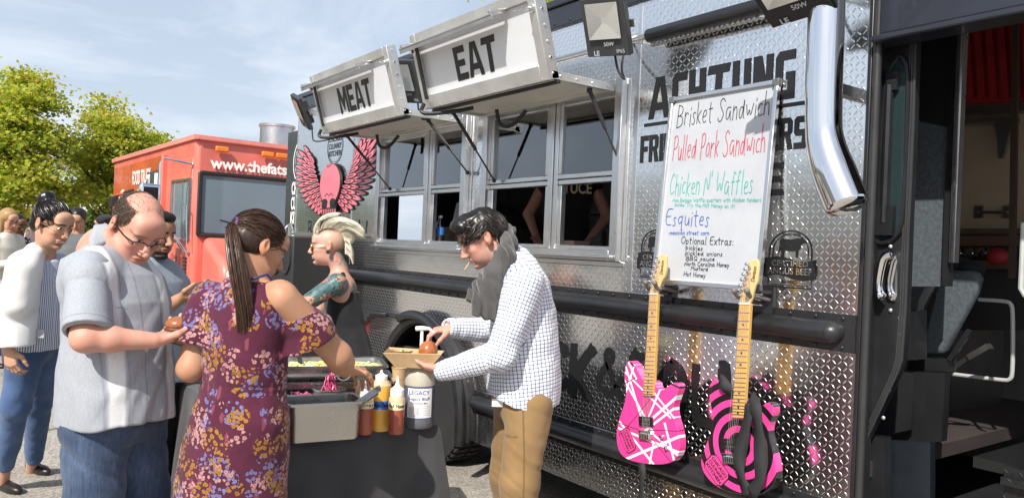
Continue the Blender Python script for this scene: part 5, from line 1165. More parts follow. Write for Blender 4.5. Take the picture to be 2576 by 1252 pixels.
def pan(name, label, cat, c, ux, L, W, H, group=None, mt=None):
    ux = Vector(ux).normalized(); uy = Vector((-ux.y, ux.x, 0)); t = thing(name, label, cat, c, group); b = MB()
    loft(b, c, ux, uy, [(L * .90, W * .84, .03, .0), (L * .93, W * .88, .034, .008), (L * .95, W * .91, .035, H * .72), (L * .965, W * .93, .035, H * .74), (L * .965, W * .93, .035, H - .006), (L + .02, W + .02, .03, H - .002), (L + .024, W + .024, .03, H - .008), (L + .024, W + .024, .03, H + .001), (L + .016, W + .016, .03, H + .003), (L * .955, W * .915, .034, H - .001), (L * .94, W * .89, .034, H * .7), (L * .92, W * .87, .034, .012), (L * .88, W * .82, .03, .006)], cap1=True)
    b.build('pan', mt or M_PAN, t, sharp=50); return t, ux, uy
def zz(zx, zy, z): return PZ((1080 + zx / 2.504) * .6389, (1280 + zy / 2.504) * .6389, z)
def crumbs(name, mt, parent, c, ux, uy, L, W, z, n, s, seed, hgt=.012, elong=1.0, shape='ball'):
    rng = random.Random(seed); b = MB()
    for i in range(n):
        x, y = rng.uniform(-L / 2, L / 2), rng.uniform(-W / 2, W / 2); h = hgt * (1 - (2 * x / L) ** 2) * (1 - (2 * y / W) ** 2)
        p = c + ux * x + uy * y + UP * (z + rng.uniform(0, 1) * h); a = rng.uniform(0, 6.28); X = Vector((math.cos(a), math.sin(a), rng.uniform(-.4, .4))).normalized(); Y, Z_, _ = basis(X)
        k = s * rng.uniform(.7, 1.3)
        if shape == 'ball': b.ball(p, (k, k, k * .75), nu=6, nv=5, m=i % len(mt))
        else: b.tube([p - X * k * 3, p + Z_ * k * rng.uniform(-1.5, 1.5) + UP * k, p + X * k * 3], k * .42, 5, m=i % len(mt))
    return b.build(name, mt, parent)
# deep steel pan at the near edge
p1, p2 = zz(140, 1165, .755), zz(835, 1112, .755); ux = (p2 - p1); L0 = ux.length; ux.normalize(); uy = Vector((-ux.y, ux.x, 0))
L0 = L0 / .90; W0 = .18; c0_ = (p1 + p2) / 2 + uy * W0 * .42 * 1.0; c0_.z = .754
dp, _, _ = pan('steel_pan', 'deep empty stainless pan with tongs resting in it at the near table edge', 'pan', c0_, ux, L0, W0, .155)
# tongs lying in it
tt = thing('tongs', 'flat steel tongs sticking out of the deep stainless pan', 'tongs', c0_ + ux * .05 + UP * .02)
a0 = c0_ + ux * .03 + UP * .05; a1 = PT((1080 + 1048 / 2.504) * .6389, (1280 + 612 / 2.504) * .6389, depth(c0_) + .0)
b = MB(); b.bar(a0, a1, .030, .004, UP - FW, 0); b.build('arm', M_PAN, tt, bevel=.001); b = MB(); b.bar(a0 + uy * .02 - UP * .01, a1 - (a1 - a0) * .04 + uy * .006 - UP * .012, .030, .004, UP - FW, 0); b.build('arm', M_PAN, tt, bevel=.001)
# chafing unit: water pan and food pan
zA = .955
q1, q2 = zz(100, 410, zA), zz(1130, 405, zA); uxa = (q2 - q1).normalized(); uya = Vector((-uxa.y, uxa.x, 0)); qb = zz(1000, 316, zA); WA = max(.26, abs((qb - q2).dot(uya))); LA = .56
cA = q2 - uxa * (LA / 2 + .01) + uya * (WA / 2 + .01); cA.z = .754
wp, _, _ = pan('water_pan', 'wide steel water pan of the buffet warmer under the corn pan', 'pan', cA + uxa * .02 - uya * .0, uxa, LA + .05, WA + .05, .13)
cF = cA.copy(); cF.z = zA - .075
fp, _, _ = pan('food_pan', 'shallow steel pan full of yellow corn salad in the buffet warmer', 'pan', cF, uxa, LA, WA, .075)
M_CORN = [pbr('corn', (.80, .60, .10), .5), pbr('corn_pale', (.82, .74, .38), .55), pbr('crumbled_cheese', (.85, .82, .70), .7), pbr('herb_green', (.12, .22, .04), .6), pbr('corn2', (.85, .66, .16), .5)]
b = MB(); loft(b, cF, uxa, uya, [(LA * .9, WA * .86, .03, .02), (LA * .945, WA * .895, .034, .05), (LA * .5, WA * .5, .03, .062)], cap1=True); b.build('corn_salad', M_CORN[1], fp)
crumbs('corn_kernel', M_CORN, fp, cF, uxa, uya, LA * .92, WA * .88, .05, 900, .0065, 3, .022)
b = MB(); sp0 = cF - uxa * .12 + UP * .06; b.bar(sp0, sp0 - uxa * .02 + uya * .10 + UP * .14, .02, .012, UP); sob = b.build('serving_spoon', M_BLK); tag(sob, 'black handled serving spoon standing in the corn pan', 'spoon')
# round crock of pickled onion and a small pan of onion
cR = zz(545, 628, .885); cR.z = .754
cr_ = thing('steel_crock', 'round ribbed steel crock in front of the buffet warmer', 'crock', cR)
revolve(cR, [(.06, 0), (.068, .004), (.07, .09), (.073, .10), (.073, .112), (.070, .116), (.070, .124), (.075, .128), (.075, .134), (.069, .136), (.067, .12), (.065, .02)], M_PAN, 'crock', cr_, 36)
M_ONI = [pbr('pickled_onion', (.62, .03, .16), .3, spec=.6), pbr('pickled_onion_pale', (.75, .16, .34), .3)]
crumbs('onion_shred', M_ONI, cr_, cR, Vector((1, 0, 0)), Vector((0, 1, 0)), .10, .10, .10, 60, .004, 5, .02, shape='s')
cO = zz(190, 715, .84); cO.z = .754
op, _, _ = pan('small_pan', 'small steel pan heaped with bright pink pickled onion', 'pan', cO + uxa * .02, uxa, .19, .12, .085)
crumbs('onion_shred', [pbr('pink_onion', (.82, .08, .32), .35), M_ONI[1]], op, cO + uxa * .02, uxa, uya, .17, .10, .075, 130, .005, 6, .035, shape='s')
# squeeze bottles
M_AMBL = pbr('amber_sauce', (.33, .075, .045), .25, var=.05, coat=.5, sss=.2); M_MUST = pbr('mustard_sauce', (.74, .40, .06), .3, var=.06, coat=.4, sss=.2)
M_EMPT = pbr('empty_plastic', (.62, .45, .28), .35, coat=.3); M_NOZ = pbr('nozzle_white', (.82, .80, .74), .4, sss=.3); M_TAPEC = pbr('cream_tape', (.78, .68, .42), .7); M_TAPEB = pbr('blue_tape', (.02, .12, .50), .6)
def tape_text(txt, o, r, z, h, mt, parent, a0, a1):
    """ink strokes wrapped round a bottle between camera-facing angles"""
    stx, tw = strokes(txt, 1, .03, .2); hb = MB()
    for i, s in enumerate(stx):
        P = [(a0 + (a1 - a0) * p[0] / tw, z + (p[1] - .5) * h / 1.4) for p in smooth_poly(s, 1)]
        for (t0, z0), (t1, z1) in zip(P[:-1], P[1:]):
            A_ = Vector((o.x + r * math.cos(t0), o.y + r * math.sin(t0), o.z + z0)); B_ = Vector((o.x + r * math.cos(t1), o.y + r * math.sin(t1), o.z + z1))
            if (B_ - A_).length > 1e-5: hb.bar(A_, B_, .0022, .0008, Vector((math.cos(t0), math.sin(t0), 0)))
    return hb.build('lettering', mt, parent, smooth=False)
def squeeze(label, zx, zy, r, h, sauce, fill, tape, txt, nozz=True, shoulder=.9):
    o = zz(zx, zy, .754); o.z = .754; t = thing('squeeze_bottle', label, 'bottle', o, 'squeeze bottles of sauce on the table')
    b = MB(); b.lathe([(r * .9, 0), (r, .006), (r, h * fill)], o, 28); b.lathe([(r * 1.001, h * fill), (r, h * shoulder), (r * .72, h)], o, 28, m=1, caps=False); b.build('body', [sauce, M_EMPT], t)
    b = MB(); b.lathe([(r * .86, h * .96), (r * .88, h), (r * .86, h + .022), (r * .6, h + .028), (r * .35, h + .036), (.008, h + .045), (.0035, h + .075), (0, h + .076)] if nozz else [(r * .6, h * .97), (r * .62, h + .018), (r * .4, h + .022), (.006, h + .03), (.005, h + .04), (0, h + .041)], o, 24); b.build('nozzle', M_NOZ, t)
    va = math.atan2(-o.y, -o.x)
    if tape:
        z0, z1, tm = tape; b = MB(); b.lathe([(r + .0006, z0), (r + .0006, z1)], o, 28, caps=False); b.build('tape', tm, t)
        tape_text(txt, o, r + .0012, (z0 + z1) / 2, (z1 - z0) * .62, M_LETB, t, va - 1.0, va + 1.15)
    return t
squeeze('amber honey squeeze bottle with cream tape, nearest the table corner', 1195, 1062, .0335, .165, M_AMBL, .62, (.105, .132, M_TAPEC), 'Hot Honey')
squeeze('amber squeeze bottle half hidden behind the deep stainless pan', 890, 1066, .0325, .165, M_AMBL, .66, (.112, .135, M_TAPEC), 'Honey')
squeeze('large mustard bottle with a blue tape band between the two amber bottles', 1035, 1028, .0435, .215, M_MUST, .9, (.095, .13, M_TAPEB), 'Carolina Mustard', False)
squeeze('plain mustard squeeze bottle behind the crock, without any tape', 870, 960, .038, .20, M_MUST, .78, None, '', False)
# jug with pump
o = zz(1418, 990, .754); o.z = .754; jt = thing('sauce_jug', 'gallon sauce jug with white pump and a blue and white label', 'jug', o); r = .068
M_JUG = pbr('jug_grey', (.11, .115, .13), .25, coat=.5, var=.05); M_JUGC = pbr('jug_clear', (.46, .42, .34), .22, coat=.5, sss=.1)
b = MB(); b.lathe([(r * .9, 0), (r, .01), (r * 1.02, .03), (r, .04), (r, .185)], o, 36); b.lathe([(r * 1.002, .185), (r, .20), (r * .93, .235), (r * .6, .27), (.022, .285), (.022, .30)], o, 36, m=1, caps=False); b.build('body', [M_JUG, M_JUGC], jt)
va = math.atan2(-o.y, -o.x)
def sector(b, r, z0, z1, a0, a1, m, n=14):
    A_ = [Vector((o.x + r * math.cos(a), o.y + r * math.sin(a), o.z + z)) for z in (z0, z1) for a in np.linspace(a0, a1, n)]; b.add(A_, [(i, i + 1, n + i + 1, n + i) for i in range(n - 1)], m)
b = MB(); sector(b, r + .0006, .045, .18, va - .85, va + .95, 1); sector(b, r + .001, .049, .176, va - .80, va + .90, 0)
for k in range(9): sector(b, r + .0014, .094 - k * .004, .0955 - k * .004, va - .7, va + .05, 2)
for k in range(6): sector(b, r + .0014, .100 - k * .008, .1012 - k * .008, va + .25, va + .8, 2)
b.build('label', [M_WHITE, pbr('label_blue', (.05, .08, .35), .5), pbr('label_ink', (.25, .26, .32), .6)], jt)
lb = pbr('label_navy', (.02, .03, .2), .5)
def wrap_text(txt, z, h, a0, a1, parent):
    me = text_mesh(txt, 0, .01); n = len(me.vertices); a = np.empty(n * 3, 'f'); me.vertices.foreach_get('co', a); a = a.reshape(-1, 3); lo, hi = a.min(0), a.max(0)
    th = a0 + (a1 - a0) * (a[:, 0] - lo[0]) / (hi[0] - lo[0]); zc = z + h * ((a[:, 1] - lo[1]) / (hi[1] - lo[1]) - .5); rr = r + .0018
    me.vertices.foreach_set('co', np.stack([o.x + rr * np.cos(th), o.y + rr * np.sin(th), o.z + zc], 1).astype('f').ravel()); me.materials.clear(); me.materials.append(lb); link('lettering', me, parent, smooth=False)
wrap_text('LEGACY', .158, .018, va - .68, va + .68, jt); wrap_text('Legacy Bluff', .130, .017, va - .7, va + .7, jt); wrap_text('Competition BBQ', .112, .009, va - .5, va + .55, jt); wrap_text('GALLON (3.79 L)', .056, .007, va - .7, va - .1, jt)
b = MB(); b.lathe([(.026, .292), (.026, .315), (.02, .32), (.008, .325), (.007, .425)], o, 18); hd_ = o + UP * .43; b.tube([hd_ - RT * .028 - UP * .002, hd_ - RT * .0, hd_ + RT * .03 + UP * .0, hd_ + RT * .052 - UP * .016], [.013, .014, .010, .007], 12, flat=.8); b.build('pump', M_NOZ, jt, sharp=50)
b = MB(); b.tube([o + UP * .05, o + UP * .29], .006, 8); b.build('dip_tube', M_NOZ, jt)
# kraft cups
o2 = zz(1225, 700, .80); o2.z = .754; ct = thing('paper_cup', 'stack of brown paper cups between the mustard bottle and the jug', 'cup', o2)
M_KRAFT = pbr('kraft_paper', (.52, .35, .19), .8, var=.08, vs=20)
for k in range(3): revolve(o2 + UP * (.05 * k), [(.030, 0), (.038, .085), (.040, .087), (.040, .091), (.037, .09), (.029, .005)], M_KRAFT, 'cup', ct, 24)
# ------------------------------------------------------------------ signed distance modelling for people and cloth
def _a(v): return np.array(v, 'f4')
def _nrm(v): v = np.array(v, float); return v / np.linalg.norm(v)
class Prim:
    __slots__ = ('fn', 'lo', 'hi', 'k', 'op')
    def __init__(s, fn, lo, hi, k, op='u'): s.fn, s.lo, s.hi, s.k, s.op = fn, np.array(lo), np.array(hi), k, op
def cap(a, b, ra, rb, k=.02, op='u'):
    a, b = _a(a), _a(b); d = b - a; L = max(float(d @ d), 1e-9); R = max(ra, rb)
    def fn(X, Y, Z):
        x, y, z = X - a[0], Y - a[1], Z - a[2]; t = np.clip((x * d[0] + y * d[1] + z * d[2]) / L, 0, 1)
        return np.sqrt((x - d[0] * t) ** 2 + (y - d[1] * t) ** 2 + (z - d[2] * t) ** 2) - (ra + (rb - ra) * t)
    return Prim(fn, np.minimum(a, b) - R, np.maximum(a, b) + R, k, op)
def ell(c, ax, r, k=.02, op='u'):
    c = _a(c); A = np.array(ax, 'f4'); r = _a(r)
    def fn(X, Y, Z):
        x, y, z = X - c[0], Y - c[1], Z - c[2]
        u = (x * A[0, 0] + y * A[0, 1] + z * A[0, 2]); v = (x * A[1, 0] + y * A[1, 1] + z * A[1, 2]); w = (x * A[2, 0] + y * A[2, 1] + z * A[2, 2])
        k0 = np.sqrt((u / r[0]) ** 2 + (v / r[1]) ** 2 + (w / r[2]) ** 2); k1 = np.sqrt((u / r[0] ** 2) ** 2 + (v / r[1] ** 2) ** 2 + (w / r[2] ** 2) ** 2)
        return k0 * (k0 - 1) / np.maximum(k1, 1e-6)
    e = np.abs(A.T) @ r
    return Prim(fn, c - e, c + e, k, op)
def loft_p(secs, lat, k=.02, op='u', p=2.3, shell=None):
    """secs: (centre, half lateral, half depth) bottom to top or top to bottom"""
    C = np.array([np.array(s[0], float) for s in secs]); A_ = np.array([s[1] for s in secs], float); B_ = np.array([s[2] for s in secs], float)
    w = _nrm(C[-1] - C[0]); h = (C - C[0]) @ w; l = np.array(lat, float); l = _nrm(l - w * (l @ w)); f = np.cross(w, l); H = h[-1]
    def fn(X, Y, Z):
        x, y, z = X - C[0, 0], Y - C[0, 1], Z - C[0, 2]; t = x * w[0] + y * w[1] + z * w[2]; tc = np.clip(t, 0, H)
        cx_, cy_, cz_ = [np.interp(tc, h, (C - C[0] - np.outer(h, w))[:, i]).astype('f4') for i in range(3)]
        x, y, z = x - cx_, y - cy_, z - cz_
        a = np.interp(tc, h, A_).astype('f4'); b = np.interp(tc, h, B_).astype('f4')
        u = np.abs(x * l[0] + y * l[1] + z * l[2]) / a; v = np.abs(x * f[0] + y * f[1] + z * f[2]) / b
        d = ((u ** p + v ** p) ** (1 / p) - 1) * np.minimum(a, b)
        o = np.maximum(t - H, -t)
        return np.where(o > 0, np.sqrt(np.maximum(d, 0) ** 2 + o ** 2) * 1.0 + np.minimum(d, 0) * 0, np.maximum(d, o)).astype('f4')
    R = max(A_.max(), B_.max())
    return Prim(fn, C.min(0) - R, C.max(0) + R, k, op)
def half(pt, n, op='i', k=.004):
    """keep the side the normal points away from"""
    pt = _a(pt); n = _a(_nrm(n))
    return Prim(lambda X, Y, Z: (X - pt[0]) * n[0] + (Y - pt[1]) * n[1] + (Z - pt[2]) * n[2], [-1e9] * 3, [1e9] * 3, k, op)
FAR = .06
def sdf_grid(prims, lo, hi, h, disp=None):
    lo = np.array(lo, float); n = np.maximum(2, np.ceil((np.array(hi) - lo) / h).astype(int) + 1)
    ax = [(lo[i] + h * np.arange(n[i])).astype('f4') for i in range(3)]; D = np.full(n, FAR, 'f4')
    for p in prims:
        m = p.k + .03
        i0 = [max(0, int((max(p.lo[i] - m, lo[i]) - lo[i]) / h)) for i in range(3)]; i1 = [min(n[i], int((min(p.hi[i] + m, ax[i][-1]) - lo[i]) / h) + 2) for i in range(3)]
        if any(a >= b for a, b in zip(i0, i1)): continue
        sl = tuple(slice(a, b) for a, b in zip(i0, i1)); X = ax[0][sl[0]][:, None, None]; Y = ax[1][sl[1]][None, :, None]; Z = ax[2][sl[2]][None, None, :]
        d = p.fn(X, Y, Z); c = D[sl]; k = max(p.k, 1e-5)
        if p.op == 'u': q = np.maximum(k - np.abs(d - c), 0); D[sl] = np.minimum(d, c) - q * q / (4 * k)
        elif p.op == 's': d = -d; q = np.maximum(k - np.abs(d - c), 0); D[sl] = np.maximum(d, c) + q * q / (4 * k)
        else: q = np.maximum(k - np.abs(d - c), 0); D[sl] = np.maximum(d, c) + q * q / (4 * k)
    if disp is not None:
        m = np.abs(D) < .03; I = np.argwhere(m); P = lo + I * h; D[m] += disp(P).astype('f4')
    return D, lo
CORN = np.array([(0, 0, 0), (1, 0, 0), (0, 1, 0), (1, 1, 0), (0, 0, 1), (1, 0, 1), (0, 1, 1), (1, 1, 1)])
EDG = [(0, 1), (2, 3), (4, 5), (6, 7), (0, 2), (1, 3), (4, 6), (5, 7), (0, 4), (1, 5), (2, 6), (3, 7)]
def surfnet(D, lo, h):
    S = D < 0; nx, ny, nz = D.shape
    cnt = np.zeros((nx - 1, ny - 1, nz - 1), 'i1')
    for c in CORN: cnt += S[c[0]:nx - 1 + c[0], c[1]:ny - 1 + c[1], c[2]:nz - 1 + c[2]]
    act = (cnt > 0) & (cnt < 8); I = np.argwhere(act)
    if len(I) == 0: return np.zeros((0, 3)), np.zeros((0, 4), 'i')
    idx = np.full(act.shape, -1, 'i4'); idx[act] = np.arange(len(I))
    V = np.stack([D[I[:, 0] + c[0], I[:, 1] + c[1], I[:, 2] + c[2]] for c in CORN], 1)
    acc = np.zeros((len(I), 3)); w = np.zeros(len(I))
    for a, b in EDG:
        m = (V[:, a] < 0) != (V[:, b] < 0); va, vb = V[m, a], V[m, b]; t = va / (va - vb); acc[m] += CORN[a] + (CORN[b] - CORN[a]) * t[:, None]; w[m] += 1
    P = lo + (I + acc / w[:, None]) * h; F = []
    for ax in range(3):
        o = [(ax + 1) % 3, (ax + 2) % 3]
        sl0 = [slice(None)] * 3; sl1 = [slice(None)] * 3; sl0[ax] = slice(0, -1); sl1[ax] = slice(1, None)
        for q in o: sl0[q] = slice(1, -1); sl1[q] = slice(1, -1)
        A_, B_ = S[tuple(sl0)], S[tuple(sl1)]; E = np.argwhere(A_ != B_)
        if len(E) == 0: continue
        neg = A_[A_ != B_]; e = E.copy(); e[:, o[0]] += 1; e[:, o[1]] += 1
        def ix(d0, d1): q = e.copy(); q[:, o[0]] += d0; q[:, o[1]] += d1; return idx[q[:, 0], q[:, 1], q[:, 2]]
        f = np.stack([ix(-1, -1), ix(0, -1), ix(0, 0), ix(-1, 0)], 1); f[~neg] = f[~neg][:, ::-1]; F.append(f)
    return P, np.concatenate(F)
def np_mesh(name, P, F):
    me = bpy.data.meshes.new(name); me.vertices.add(len(P)); me.vertices.foreach_set('co', P.astype('f').ravel()); me.loops.add(F.size); me.loops.foreach_set('vertex_index', F.ravel().astype('i'))
    me.polygons.add(len(F)); me.polygons.foreach_set('loop_start', np.arange(0, F.size, F.shape[1], dtype='i')); me.update(calc_edges=True); return me
def relax(P, F, it=1, lam=.5):
    for _ in range(it):
        acc = np.zeros_like(P); w = np.zeros(len(P))
        for i in range(4):
            np.add.at(acc, F[:, i], P[F[:, (i + 1) % 4]]); np.add.at(w, F[:, i], 1); np.add.at(acc, F[:, i], P[F[:, (i - 1) % 4]]); np.add.at(w, F[:, i], 1)
        ok = w > 0; Q = P.copy(); Q[ok] = acc[ok] / w[ok][:, None]; P = P + (Q - P) * lam
    return P
def sdf_mesh(prims, h, fine=(), disp=None, lo=None, hi=None, rel=1):
    us = [p for p in prims if p.op == 'u']
    if lo is None: lo = np.min([p.lo for p in us], 0) - 2 * h - .012; hi = np.max([p.hi for p in us], 0) + 2 * h + .012
    D, l = sdf_grid(prims, lo, hi, h, disp); P, F = surfnet(D, l, h); P = relax(P, F, rel)
    if fine:
        c = P[F].mean(1); keep = np.ones(len(F), bool)
        for fl, fh, fs in fine: keep &= ~np.all((c > np.array(fl) + h * 1.2) & (c < np.array(fh) - h * 1.2), 1)
        F = F[keep]; Ps, Fs, n = [P], [F], len(P)
        for fl, fh, fs in fine:
            D, l = sdf_grid(prims, fl, fh, fs, disp); p, f = surfnet(D, l, fs)
            if len(f): p = relax(p, f, 1, .4); Ps.append(p); Fs.append(f + n); n += len(p)
        P = np.concatenate(Ps); F = np.concatenate(Fs)
        used = np.zeros(len(P), bool); used[F.ravel()] = True; mp_ = np.cumsum(used) - 1; P = P[used]; F = mp_[F]
    return P, F
def set_col(me, col, name='Col'):
    at = me.color_attributes.new(name, 'FLOAT_COLOR', 'POINT'); c = np.ones((len(col), 4), 'f'); c[:, :3] = col; at.data.foreach_set('color', c.ravel())
def set_uv(me, F, uvl):
    """uvl: (nfaces,4,2)"""
    l = me.uv_layers.new(name='wrap'); l.data.foreach_set('uv', uvl.astype('f').reshape(-1))
def bone_uv(P, F, bones):
    """bones: (a,b,radius,up) -> metres round and along the nearest bone"""
    c = P[F].mean(1); best = np.full(len(F), 1e9); uv = np.zeros((len(F), 4, 2))
    for a, b, r, up in bones:
        a, b = np.array(a, float), np.array(b, float); w = b - a; L = np.linalg.norm(w); w /= L; u = np.array(up, float); u = _nrm(u - w * (u @ w)); v = np.cross(w, u)
        t = np.clip((c - a) @ w, 0, L); d = np.linalg.norm(c - a - t[:, None] * w, axis=1) / r
        m = d < best; best[m] = d[m]
        q = P[F[m]] - a; th = np.arctan2(q @ v, q @ u); th0 = th[:, :1]; th = th0 + (th - th0 + np.pi) % (2 * np.pi) - np.pi
        uv[m] = np.stack([th * r, q @ w], -1)
    return uv
def folds(amp, freq, seed, aniso=(1, 1, .45), n=5):
    rg = np.random.default_rng(seed); K = rg.normal(size=(n, 3)); K /= np.linalg.norm(K, axis=1)[:, None]; K = K * np.array(aniso) * freq * rg.uniform(.6, 1.5, n)[:, None]; K2 = rg.normal(size=(n, 3)) * freq * .5; ph = rg.uniform(0, 6.28, (n, 2)); am = rg.uniform(.5, 1, n); am /= am.sum()
    def f(P):
        o = np.zeros(len(P))
        for i in range(n):
            s = np.sin(P @ K[i] + ph[i, 0] + 1.4 * np.sin(P @ K2[i] + ph[i, 1])); o += am[i] * (1 - 2 * np.abs(s)) if i % 2 else am[i] * s
        return amp * o
    return f
def pleats(amp, freq, d, seed, wob=1.3, cross=(0, 0, 1)):
    rg = np.random.default_rng(seed); d = _nrm(d); c = _nrm(cross); ph = rg.uniform(0, 6.28, 4)
    def f(P):
        a, b = P @ d, P @ c; x = a * freq + wob * np.sin(b * freq * .22 + ph[0]) + .8 * np.sin(a * freq * .37 + ph[1] + b * 5)
        return amp * ((1 - 2 * np.abs(np.sin(x * .5 + ph[2]))) * .75 + .35 * np.sin(x * 1.7 + b * 9 + ph[3]))
    return f
def collar(name, parent, nb, ax, lat, tf, mt, r=.066, h=.036, fall=.05, gap=.5, tip=.035, flare=.022):
    """turned down shirt collar: stand rises from the neck base, the fall folds outward, points at the front"""
    ax = _nrm(ax); tf = _nrm(tf - ax * (tf @ ax)); lat = np.cross(tf, ax); n = 36; rows = []
    for rr, zz_ in ((r * 1.06, -.012), (r, h * .6), (r * .98, h), (r * 1.06, h * 1.02), (r + flare * .7, h * .4), (r + flare, h - fall)):
        row = []
        for i in range(n + 1):
            a = gap + (2 * math.pi - 2 * gap) * i / n; k = math.exp(-(min(i, n - i) / 4.5) ** 2) * (1 if zz_ < h * .5 and rr > r * 1.1 else 0)
            row.append(nb + (tf * math.cos(a) + lat * math.sin(a)) * (rr + k * tip * .5) * (1 + .12 * (math.cos(a) ** 2)) + ax * (zz_ - k * tip))
        rows.append(row)
    V = np.array(rows).reshape(-1, 3); m = n + 1
    F = np.array([(q * m + i, q * m + i + 1, (q + 1) * m + i + 1, (q + 1) * m + i) for q in range(len(rows) - 1) for i in range(n)])
    me = np_mesh(name, V, F); set_col(me, np.zeros((len(V), 3))); me.materials.append(mt); o = link(name, me, parent, sharp=60); s = o.modifiers.new('thick', 'SOLIDIFY'); s.thickness = .003; return o
# ------------------------------------------------------------------ materials for skin, hair, cloth
def skin_mat(name):
    m, nt, b = newmat(name); co = objco(nt); a = N(nt, 'ShaderNodeVertexColor', layer_name='Col').outputs[0]
    c = mixc(nt, ramp(nt, noi(nt, co, 32, 7, .7), [(.38, (0, 0, 0)), (.66, (.75, .75, .75))]), a, mixc(nt, 1, a, (1.05, .80, .74), 'MULTIPLY'))
    setb(nt, b, col=c, rough=.5, spec=.35, sss=.07, sssr=(1, .35, .18), ssss=.012, normal=bump(nt, noi(nt, co, 220, 4, .7), .3, .003)); return m
M_SKIN = skin_mat('skin')
def cloth_mat(name, fn, rough=.85, bmp=.25, sheen=.15, bs=420):
    m, nt, b = newmat(name); co = objco(nt); c = fn(nt, co); setb(nt, b, col=c, rough=rough, spec=.2, sheen=sheen, normal=bump(nt, m_(nt, 'ADD', noi(nt, co, bs, 2), m_(nt, 'MULTIPLY', noi(nt, co, 45, 4), 1.5)), bmp, .003)); return m
def hair_mat(name, lo, hi, rough=.38):
    m, nt, b = newmat(name); co = objco(nt); oi = N(nt, 'ShaderNodeAttribute', attribute_name='tone').outputs['Fac']
    t = m_(nt, 'ADD', m_(nt, 'MULTIPLY', oi, .7), m_(nt, 'MULTIPLY', noi(nt, co, 60, 3), .4))
    setb(nt, b, col=ramp(nt, t, [(.1, lo), (.85, hi)]), rough=rough, spec=.45); return m
def strands(name, mt, parent, paths, w, tones=None, flat=None):
    """ribbons along numpy paths (n,k,3), slightly tented so they catch light"""
    paths = np.asarray(paths, float); n, k, _ = paths.shape; d = np.gradient(paths, axis=1); d /= np.linalg.norm(d, axis=2, keepdims=True) + 1e-9
    rg = np.random.default_rng(n); r = rg.normal(size=(n, 1, 3)) if flat is None else np.broadcast_to(flat, (n, 1, 3)) + rg.normal(size=(n, 1, 3)) * .35
    s = np.cross(d, np.broadcast_to(r, d.shape)); s /= np.linalg.norm(s, axis=2, keepdims=True) + 1e-9
    tp = (1 - .75 * np.linspace(0, 1, k) ** 2)[None, :, None]; ww = (np.asarray(w) if np.ndim(w) else np.full(n, w))[:, None, None] * .5 * tp
    V = np.stack([paths - s * ww, paths + s * ww], 2).reshape(-1, 3); o = (np.arange(n) * k * 2)[:, None]; j = np.arange(k - 1)[None, :] * 2
    F = np.stack([o + j, o + j + 1, o + j + 3, o + j + 2], -1).reshape(-1, 4)
    me = np_mesh(name, V, F); at = me.attributes.new('tone', 'FLOAT', 'POINT'); tn = rg.uniform(0, 1, n) if tones is None else tones; at.data.foreach_set('value', np.repeat(tn, 2 * k).astype('f')); me.materials.append(mt)
    return link(name, me, parent, sharp=0)
class Head:
    def __init__(s, o, fwd, up=(0, 0, 1), sc=1.0):
        s.o = np.array(o, float); s.f = _nrm(fwd); up = np.array(up, float); s.u = _nrm(up - s.f * (up @ s.f)); s.r = np.cross(s.f, s.u); s.l = -s.r; s.sc = sc   # l: subject's left
        s.M = np.stack([s.l, s.f, s.u])
    def w(s, x, y, z): return s.o + (s.l * x + s.f * y + s.u * z) * s.sc
    def loc(s, P): return ((P - s.o) @ s.M.T) / s.sc
    def e(s, c, r, k=.02, op='u', rot=None):
        A_ = s.M if rot is None else rot; return ell(s.w(*c), A_, np.array(r) * s.sc, k * s.sc, op)
    def c(s, a, b, ra, rb, k=.02, op='u'): return cap(s.w(*a), s.w(*b), ra * s.sc, rb * s.sc, k * s.sc, op)
    def box(s, m=.15): return s.o - m * s.sc, s.o + m * s.sc
def head_prims(H, jaw=1.0, nose=1.0, smile=0, fem=False, earless=False, lipk=1.0):
    P = [H.e((0, -.014, .032), (.073, .093, .083), 0), H.e((0, .028, -.03), (.057, .062, .082), .03), H.e((0, .036, -.074), (.046 * jaw, .05, .04), .03), H.e((0, .076, -.101), (.02 * jaw, .016, .015), .022),
         H.e((0, .081, .020), (.05, .013, .010 if not fem else .007), .022), H.e((0, .07, .05), (.052, .025, .03), .03)]
    for s in (1, -1): P += [H.e((s * .038, .062, -.026), (.021, .022, .02), .022), H.e((s * .03, .055, -.06), (.02, .024, .024), .02)]
    P += [H.e((s * .0315, .098, .003), (.016, .016, .011), .014, 's') for s in (1, -1)] + [H.e((s * .0315, .0775, .001), (.0145, .0135, .0125), .004) for s in (1, -1)]
    P += [H.c((0, .088, .008), (0, .109 + .004 * nose, -.036), .0075, .0115 * nose, .014)] + [H.e((s * .0115 * nose, .101, -.041), (.0085, .011, .008), .008) for s in (1, -1)]
    P += [H.e((0, .092, -.064), ((.024 + .01 * smile) * lipk, .010, .0062 * lipk), .006), H.e((0, .0895, -.0755), ((.021 + .008 * smile) * lipk, .0105, .0075 * lipk), .006), H.e((0, .086, -.087), (.03, .008, .006), .01, 's')]
    P += [H.e((0, .104, -.0695), (.023 + .012 * smile, .010, .0020 + .006 * smile), .003, 's')]
    if not earless:
        for s in (1, -1):
            a = H.l * s * .92 - H.f * .35 * 1; ea = _nrm(a); eu = _nrm(H.u + H.f * -.15); eu = _nrm(eu - ea * (ea @ eu)); ef = np.cross(eu, ea); A_ = np.stack([ea, ef, eu])
            P += [ell(H.w(s * .079, -.012, -.004), A_, np.array((.009, .018, .031)) * H.sc, .006), ell(H.w(s * .089, -.006, .002), A_, np.array((.007, .010, .018)) * H.sc, .004, 's'), H.e((s * .076, -.004, -.032), (.006, .008, .009), .006)]
    return P
